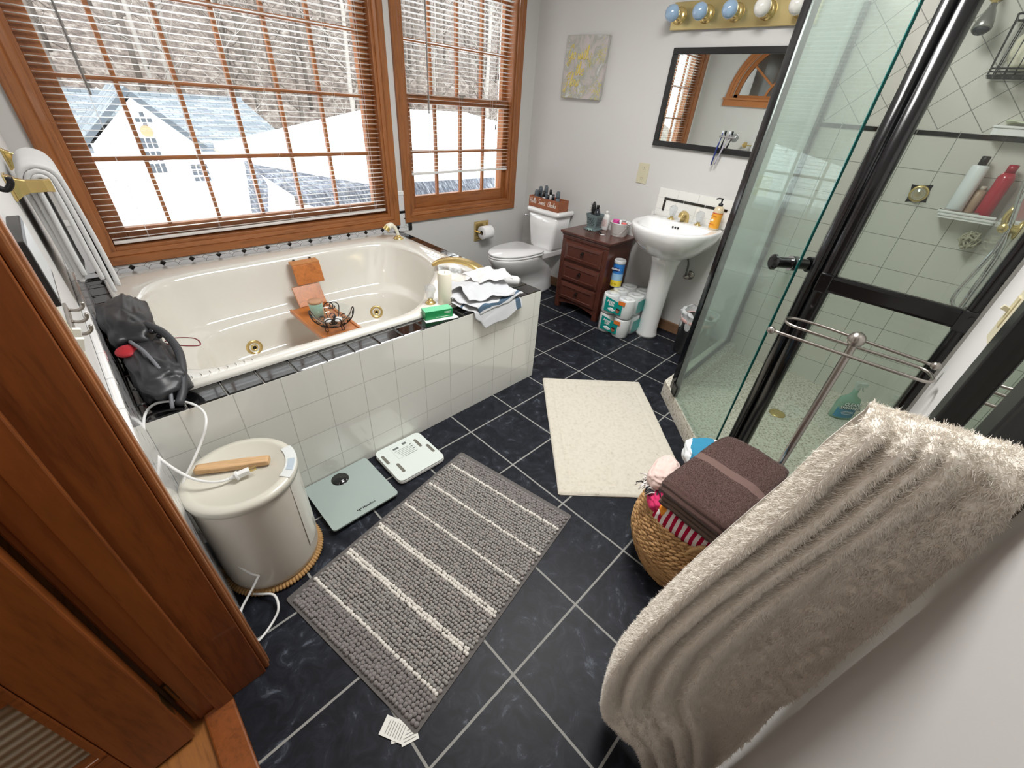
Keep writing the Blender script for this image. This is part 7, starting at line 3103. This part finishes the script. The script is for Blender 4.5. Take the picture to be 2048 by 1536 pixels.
path = [rpx(u, v) for u, v in ((1545, 661), (1640, 693), (1740, 727), (1830, 757), (1858, 764), (1867, 758), (1850, 740), (1800, 722), (1700, 690), (1600, 657), (1575, 646), (1572, 638), (1590, 637), (1640, 651), (1700, 672), (1780, 700), (1868, 731))]
mb = MB()
mb.tube(path, .0048, 10, sub=6)
mb.build('rail', nickel, rk)
for q in (path[0] - Vector((0, -.004, 0)), path[-1] + Vector((0, -.004, 0))):
    mb = MB()
    mb.sphere(q, .0125, 18, 12)
    mb.build('rail_end_ball', nickel, rk)

# ------------------------------------------------------------------ woven basket with towels
BXc, BYc = .135, -1.150
seag = wood('seagrass', (186, 146, 98), (140, 98, 56), (30, 30, 30), .75, 0)
bk = thing('woven_basket', 'round braided seagrass basket with a loop handle full of folded towels', 'basket', (BXc, BYc, 0))
HB = .315


def bprof(z):
    t = z / HB
    return .150 + .075 * math.sin(min(1, t * 1.15) * PI * .62) - .028 * max(0, t - .55) / .45


mb = MB()
rows = 19
rnd = random.Random(21)
for r_ in range(rows):
    z_ = .008 + (HB - .012) * r_ / (rows - 1)
    R_b = bprof(z_)
    nseg = int(2 * PI * R_b / .0235)
    slope = (bprof(min(HB, z_ + .01)) - bprof(max(0, z_ - .01))) / .02
    for k in range(nseg):
        for s_ in (1, -1):
            a = 2 * PI * (k + (.5 if s_ < 0 else 0)) / nseg + r_ * .31
            rr2 = R_b + rnd.uniform(-.0012, .0012)
            c = Vector((rr2 * math.cos(a), rr2 * math.sin(a), z_ + s_ * .0035))
            tdir = Vector((-math.sin(a), math.cos(a), 0))
            up = Vector((slope * math.cos(a), slope * math.sin(a), 1)).normalized()
            dirv = (tdir + up * .42 * s_ * 1.0).normalized()
            out = dirv.cross(up).normalized()
            R3 = Matrix((dirv, out, dirv.cross(out).normalized())).transposed()
            mb.sphere(c, 1.0, 8, 6, 0 if rnd.random() < .7 else 1, sc=(.0165, .0064, .0062), R=R3)
mb.build('woven_wall', [seag, plain('seagrass_dark', (150, 112, 70), .8)], bk)
mb = MB()
rr_ = [(bprof(HB * i / 10) - .006, HB * i / 10) for i in range(11)]
mb.lathe([(.001, .004), (.14, .004)] + rr_[0:] + [(rr_[-1][0] - .008, HB - .01)] + [(a - .009, z_) for a, z_ in reversed(rr_[1:-1])] + [(.001, .014)], 44, cap0=False, cap1=False)
mb.build('inner_wall', plain('seagrass_inner', (120, 88, 54), .9), bk)
mb = MB()
for k in range(2):
    pass
for s_, aa in ((1, math.radians(203)), (-1, math.radians(23))):
    mb = MB()
    pts = []
    for i in range(17):
        t = i / 16
        da2 = (t - .5) * .50
        hgt = HB - .070 + .110 * math.sin(PI * t) ** .8
        R_h = bprof(min(HB, HB - .04)) - .006 + .012 * math.sin(PI * t)
        pts.append(Vector((R_h * math.cos(aa + da2), R_h * math.sin(aa + da2), hgt)))
    sp_ = smooth_path(pts, 5)
    mb.tube(sp_, [.0085 if (i // 2) % 2 else .0072 for i in range(len(sp_))], 9)
    mb.build('loop_handle', plain_get('seagrass_handle', (192, 154, 104), .7, bmp=.4), bk)

brown_t = plain('brown_terry', (92, 66, 61), .95, sheen=.15, bmp=.9, bscale=330, vary=.12)
brown_band = plain('brown_band', (108, 84, 78), .7)


def fold_stack(name, label, cat, cx, cy, z0, lx, ly, rz, layers, th, mat, seed, bulge=.0, tiltx=0, tilty=0, bandu=None, mats=None, sag=.0, pile=False):
    """a towel folded into layers that wrap round along one long side"""
    t = thing(name, label, cat, (cx, cy, z0), rot=(tiltx, tilty, rz))
    for k in range(layers):
        z_ = k * th
        sx = lx * (1 - .012 * (k % 3)) / 2
        sy_ = ly * (1 - .02 * ((k * 7) % 3)) / 2

        def fn(u, v, k=k, z_=z_, sx=sx, sy_=sy_):
            # closed rounded slab cross-section in v, along u
            x_ = (u * 2 - 1) * sx
            a = 2 * PI * v
            e = .30
            cy_ = math.copysign(abs(math.cos(a)) ** e, math.cos(a))
            cz_ = math.copysign(abs(math.sin(a)) ** .8, math.sin(a))
            end = 1 - .05 * abs(u * 2 - 1) ** 8
            w_ = .004 * nz(x_ * 12, k * 3.1 + seed, cy_)
            drop = sag * (abs(x_ / sx) ** 3 * .5 + abs(cy_) ** 3 * .5)
            crease = .006 * nz(x_ * 7, cy_ * 2.0 + seed, 2.0) + .0025 * math.sin(19 * x_ + 8 * cy_ + seed)
            return (x_ + .003 * nz(cy_ * 3, k + seed, 7), cy_ * sy_ * end + w_, z_ + th / 2 + cz_ * th * .55 + crease - drop)
        mb = MB()
        mb.grid(34, 40, fn, 0, True, cv=True, mifn=(lambda u, v: 1 if bandu and bandu[0] < u < bandu[1] else 0))
        n_ = 34
        mb.f.append(tuple(n_ * j for j in range(40)))
        mb.mi.append(0)
        mb.sm.append(True)
        mb.f.append(tuple(n_ * j + n_ - 1 for j in reversed(range(40))))
        mb.mi.append(0)
        mb.sm.append(True)
        fo = mb.build('fold', mats or [mat, brown_band], t)
        if pile and k == layers - 1:
            qs = []
            for i_, f_ in enumerate(mb.f[:33 * 40]):
                if mb.mi[i_] == 0:
                    q_ = [Vector(mb.v[x_]) for x_ in f_]
                    if (q_[2] - q_[0]).cross(q_[3] - q_[1]).z < 0:
                        q_ = q_[::-1]
                    if (q_[2] - q_[0]).cross(q_[3] - q_[1]).normalized().z > .1:
                        qs.append(tuple(q_))
            fiber_pile('terry_pile', qs, 90000, .0028, .0007, mat, fo, tuft=160, comb=(0, 0, 0), tuft_amt=.5, jit=.5, seed=9)
    return t


# towels filling the basket
def stripe_mat(name, cols, axis, per):
    m, nt, b = base(name, cols[0], .95, spec=.08)
    v = coords(nt)
    p = split(nt, v)
    w_ = math_node(nt, 'MULTIPLY', noise(nt, v, 18, 2), per * .8)
    f = math_node(nt, 'FRACT', math_node(nt, 'DIVIDE', math_node(nt, 'ADD', math_node(nt, 'ADD', p[axis], w_), 10.0), per * len(cols)))
    c = srgb(*cols[0])
    for i in range(1, len(cols)):
        if cols[i] == cols[0] and i < len(cols) - 1 and cols[i + 1] == cols[0]:
            pass
        c = mix(nt, math_node(nt, 'GREATER_THAN', f, i / len(cols)), c, srgb(*cols[i]))
    nt.links.new(c, b.inputs['Base Color'])
    bump(nt, b, noise(nt, v, 500, 3), .7, .003)
    return m


def filler(name, label, cat, c, half, mats, seed, rz=0, stripes=None, crumple=.16, rot=None):
    t = thing(name, label, cat, c, rz, rot=rot)
    mb = blob((0, 0, 0), half, seed, crumple, 72, 48)
    if stripes:
        ax, per = stripes
        for i, f_ in enumerate(mb.f):
            q = sum((Vector(mb.v[j]) for j in f_), Vector()) / len(f_)
            mb.mi[i] = int((q[ax] + 10) / per) % len(mats)
    mb.build('towel_body', mats, t)
    return t


pinkm = plain('hot_pink_terry', (206, 48, 102), .9, bmp=.5, bscale=330)
whitet = plain('white_stripe_terry', (232, 226, 224), .9, bmp=.5, bscale=330)
redt = plain('crimson_terry', (178, 26, 62), .9, bmp=.5, bscale=330)
oranget = plain('orange_terry', (240, 150, 50), .9, bmp=.5, bscale=330)
bluet = plain('sky_blue_terry', (62, 142, 180), .9, bmp=.5, bscale=330)
navyt = plain('navy_print', (52, 66, 92), .9)
filler('striped_towel', 'crimson and white striped towel bulging over the left side of the basket rim', 'towel', (BXc - .105, BYc + .005, .330), (.082, .125, .050), [stripe_mat('crimson_white_stripes', [(176, 26, 62), (232, 224, 222)], 1, .0120)], 2.2, 0, None, .06)
filler('pink_towel', 'rolled hot pink towel along the basket rim under the brown towels', 'towel', (BXc - .095, BYc + .135, .345), (.070, .040, .030), [pinkm], 5.1, .5)
filler('orange_towel', 'small orange towel fold poking out between the pink and striped towels', 'towel', (BXc - .118, BYc + .100, .352), (.055, .022, .022), [oranget], 6.1, .4)
filler('white_print_towel', 'white towel with navy stripes hanging over the basket rim behind its loop handle', 'towel', (BXc - .085, BYc - .095, .312), (.072, .072, .050), [stripe_mat('white_navy_print', [(226, 226, 226), (226, 226, 226), (226, 226, 226), (48, 62, 88)], 1, .013)], 7.7, .7, None, .15)
filler('magenta_towel', 'magenta towel corner beside the white printed towel in the basket', 'towel', (BXc - .02, BYc - .150, .345), (.060, .040, .030), [pinkm], 1.1, .2)
filler('blue_striped_towel', 'sky blue towel with white stripes at the back of the basket', 'towel', (BXc + .165, BYc + .010, .430), (.090, .165, .050), [stripe_mat('blue_white_stripes', [(62, 138, 172), (62, 138, 172), (62, 138, 172), (226, 232, 234)], 1, .024)], 9.1, .35, None, .10)
filler('pale_pink_towel', 'pale pink towel at the far side of the basket under the brown stack', 'towel', (BXc - .030, BYc + .165, .395), (.085, .045, .040), [plain('pale_pink_terry', (222, 196, 188), .9, bmp=.5, bscale=330)], 4.4, .1)
filler('grey_towel', 'pale grey towel folded below the brown towels in the basket', 'towel', (BXc + .02, BYc - .005, .360), (.150, .135, .060), [plain('warm_grey_terry', (186, 178, 172), .9, bmp=.5, bscale=330)], 3.4, .1)
# black and white fringe at the left rim
fr = thing('fringed_towel', 'white towel with a black and white knotted fringe spilling over the far left rim', 'towel', (BXc - .105, BYc + .175, .350))
blob((.045, -.02, .0), (.060, .035, .028), 2.9, .15).build('towel_body', whitet, fr)
mb = MB()
rnd = random.Random(31)
for k in range(46):
    x_, y_ = rnd.uniform(-.01, .055), rnd.uniform(-.035, .03)
    p0_ = Vector((x_, y_, .015))
    d_ = Vector((rnd.uniform(-1.2, -.2), rnd.uniform(-.4, .9), rnd.uniform(.0, .6))).normalized() * rnd.uniform(.02, .05)
    mb.tube([p0_, p0_ + d_ * .5 + Vector((0, 0, .008)), p0_ + d_ - Vector((0, 0, .012))], [.0028, .0030, .0018], 6, mi=1 if k % 3 == 0 else 0, sub=2)
mb.build('fringe', [whitet, plain('fringe_black', (40, 42, 50), .9)], fr, kind='stuff')

tk = fold_stack('brown_towel', 'lower folded brown towels with layered rolled edges in the basket', 'towel', .145, -1.170, .395, .400, .225, math.radians(-7), 4, .017, plain('taupe_terry', (104, 86, 78), .95, bmp=.6, bscale=330, vary=.1), 1.0, tilty=.02, mats=[MATS['taupe_terry'], MATS['taupe_terry']])
tk2 = fold_stack('brown_towel', 'top folded brown towel with a woven band across it on the basket', 'towel', .150, -1.172, .464, .440, .250, math.radians(-7), 2, .024, brown_t, 5.0, bandu=(.44, .52), tilty=.02, sag=.012, pile=True)

# ------------------------------------------------------------------ plush towel hanging from a hook on the right wall
fur = plain('plush_beige', (242, 236, 226), .95, sheen=.4)
tpx_ = -.500
pt = thing('plush_towel', 'large thick beige plush towel draped from a hook on the right wall in the foreground', 'towel', (tpx_, YF + .10, 1.20))
PO = Vector((tpx_, YF + .10, 1.20))
hk2 = thing('wall_hook', 'brushed metal wall hook hidden under the top of the plush towel', 'hook', (tpx_ + .035, YF, 1.16))
mb = MB()
mb.lathe([(.022, 0), (.022, .004), (.008, .008), (.007, .10)], 20, M=Matrix.Rotation(-PI / 2, 4, 'X'))
mb.sphere((0, .105, .004), .012)
mb.build('hook_body', nickel, hk2)


def px2(u, v, x):
    return atx(u, v, x)


# rows of outline points down the towel: left silhouette and right edge, in the plane x = tpx_
Lc = [(1716, 850), (1640, 905), (1560, 985), (1470, 1060), (1370, 1145), (1290, 1225), (1240, 1290), (1222, 1345), (1226, 1385), (1262, 1420), (1300, 1460), (1322, 1536), (1335, 1600)]
Rc = [(2052, 966), (2050, 1040), (2048, 1090), (1975, 1138), (1900, 1185), (1820, 1235), (1740, 1288), (1670, 1332), (1615, 1368), (1575, 1392), (1552, 1412), (1545, 1470), (1480, 1530)]
NR_, NC_ = 96, 120


def interp(pts, t):
    i = min(len(pts) - 2, int(t * (len(pts) - 1)))
    f = t * (len(pts) - 1) - i
    p0_, p1_, p2_, p3_ = pts[max(0, i - 1)], pts[i], pts[i + 1], pts[min(len(pts) - 1, i + 2)]
    return tuple(.5 * ((2 * b_) + (c - a) * f + (2 * a - 5 * b_ + 4 * c - d) * f * f + (3 * b_ - a - 3 * c + d) * f ** 3) for a, b_, c, d in zip(p0_, p1_, p2_, p3_))


Lw = [px2(u, v, tpx_) for u, v in Lc]
Rw = [px2(u, v, tpx_) for u, v in Rc]
Rw = [Vector((q.x, max(YF + .012, q.y), q.z)) for q in Rw]
Lw = [tuple(q) for q in Lw]
Rw = [tuple(q) for q in Rw]


def fold_depth(s, t):
    """folds run from the hook down; deep valleys between rounded ridges; s across (0 left .. 1 wall), t down"""
    A = .062 * (0.30 + .70 * min(1, t * 1.6))
    # ridge centres across the width
    d = 0
    for c, w_, h_ in ((.075, .058, 1.0), (.235, .052, .95), (.375, .044, .72), (.49, .045, .42)):
        cc = c * (1 + .25 * (1 - t)) + .02 * math.sin(4 * t + c * 9)
        x_ = (s - cc) / w_
        d += h_ * math.exp(-x_ * x_)
    return A * d


def tw_pt(u, v, back=False):
    t = v
    L_, R_ = Vector(interp(Lw, t)), Vector(interp(Rw, t))
    s = u
    q = L_ + (R_ - L_) * s
    dep = fold_depth(s, t) + .018
    dep *= min(1.0, (s / .035) ** .5) if s < .035 else 1
    # hem band near the bottom
    nse = .006 * nz(s * 5, t * 7, 4.0) + .003 * nz(s * 14, t * 18, 9.0)
    x_ = q.x - (dep + nse) * (0 if back else 1) + .012 * 0
    return Vector((x_, q.y, q.z))


mb = MB()
for v_ in (0,):
    pass
top_n = 10
front = [[tw_pt(i / (NC_ - 1), j / (NR_ - 1)) for i in range(NC_)] for j in range(NR_)]
thick = .055
vs, fs = [], []
# go over the top: front rows, preceded by a rounded roll to the back sheet
rows_ = []
for k in range(16):      # back sheet, from bottom to top
    t = 1 - k / 15
    t2 = t * .62
    rows_.append([Vector((tpx_ + thick, max(YF + .012, tw_pt(i / (NC_ - 1), t2, True).y), tw_pt(i / (NC_ - 1), t2, True).z - .004 + .01 * nz(i * .1, t * 4, 2))) for i in range(NC_)])
for k in range(1, 9):    # roll over the top
    a = PI * k / 9
    rows_.append([Vector((tpx_ + thick / 2 + (thick / 2 + (0.018 + fold_depth(i / (NC_ - 1), 0)) * 0.5) * math.cos(a) - (0.018 + fold_depth(i / (NC_ - 1), 0)) * .5, front[0][i].y, front[0][i].z + .020 * math.sin(a))) for i in range(NC_)])
rows_ += front
for r_ in rows_:
    vs += [q - PO for q in r_]
nr = len(rows_)
for j in range(nr - 1):
    for i in range(NC_ - 1):
        fs.append((j * NC_ + i, j * NC_ + i + 1, (j + 1) * NC_ + i + 1, (j + 1) * NC_ + i))
mb.add(vs, fs, 0, True)
body = mb.build('towel_body', fur, pt, solid=.004, offset=0)
quads = []
for j in range(18, nr - 1):
    r0, r1 = rows_[j], rows_[j + 1]
    for i in range(NC_ - 1):
        quads.append((r0[i] - PO, r0[i + 1] - PO, r1[i + 1] - PO, r1[i] - PO))
# outward side faces the doorway (-x)
if sum((q[2] - q[0]).cross(q[3] - q[1]).x for q in quads) > 0:
    quads = [(q[0], q[3], q[2], q[1]) for q in quads]
fiber_pile('plush_pile', quads, 300000, .0078, .0010, fur, pt, tuft=70, comb=(0, 0, -.30), seed=3)
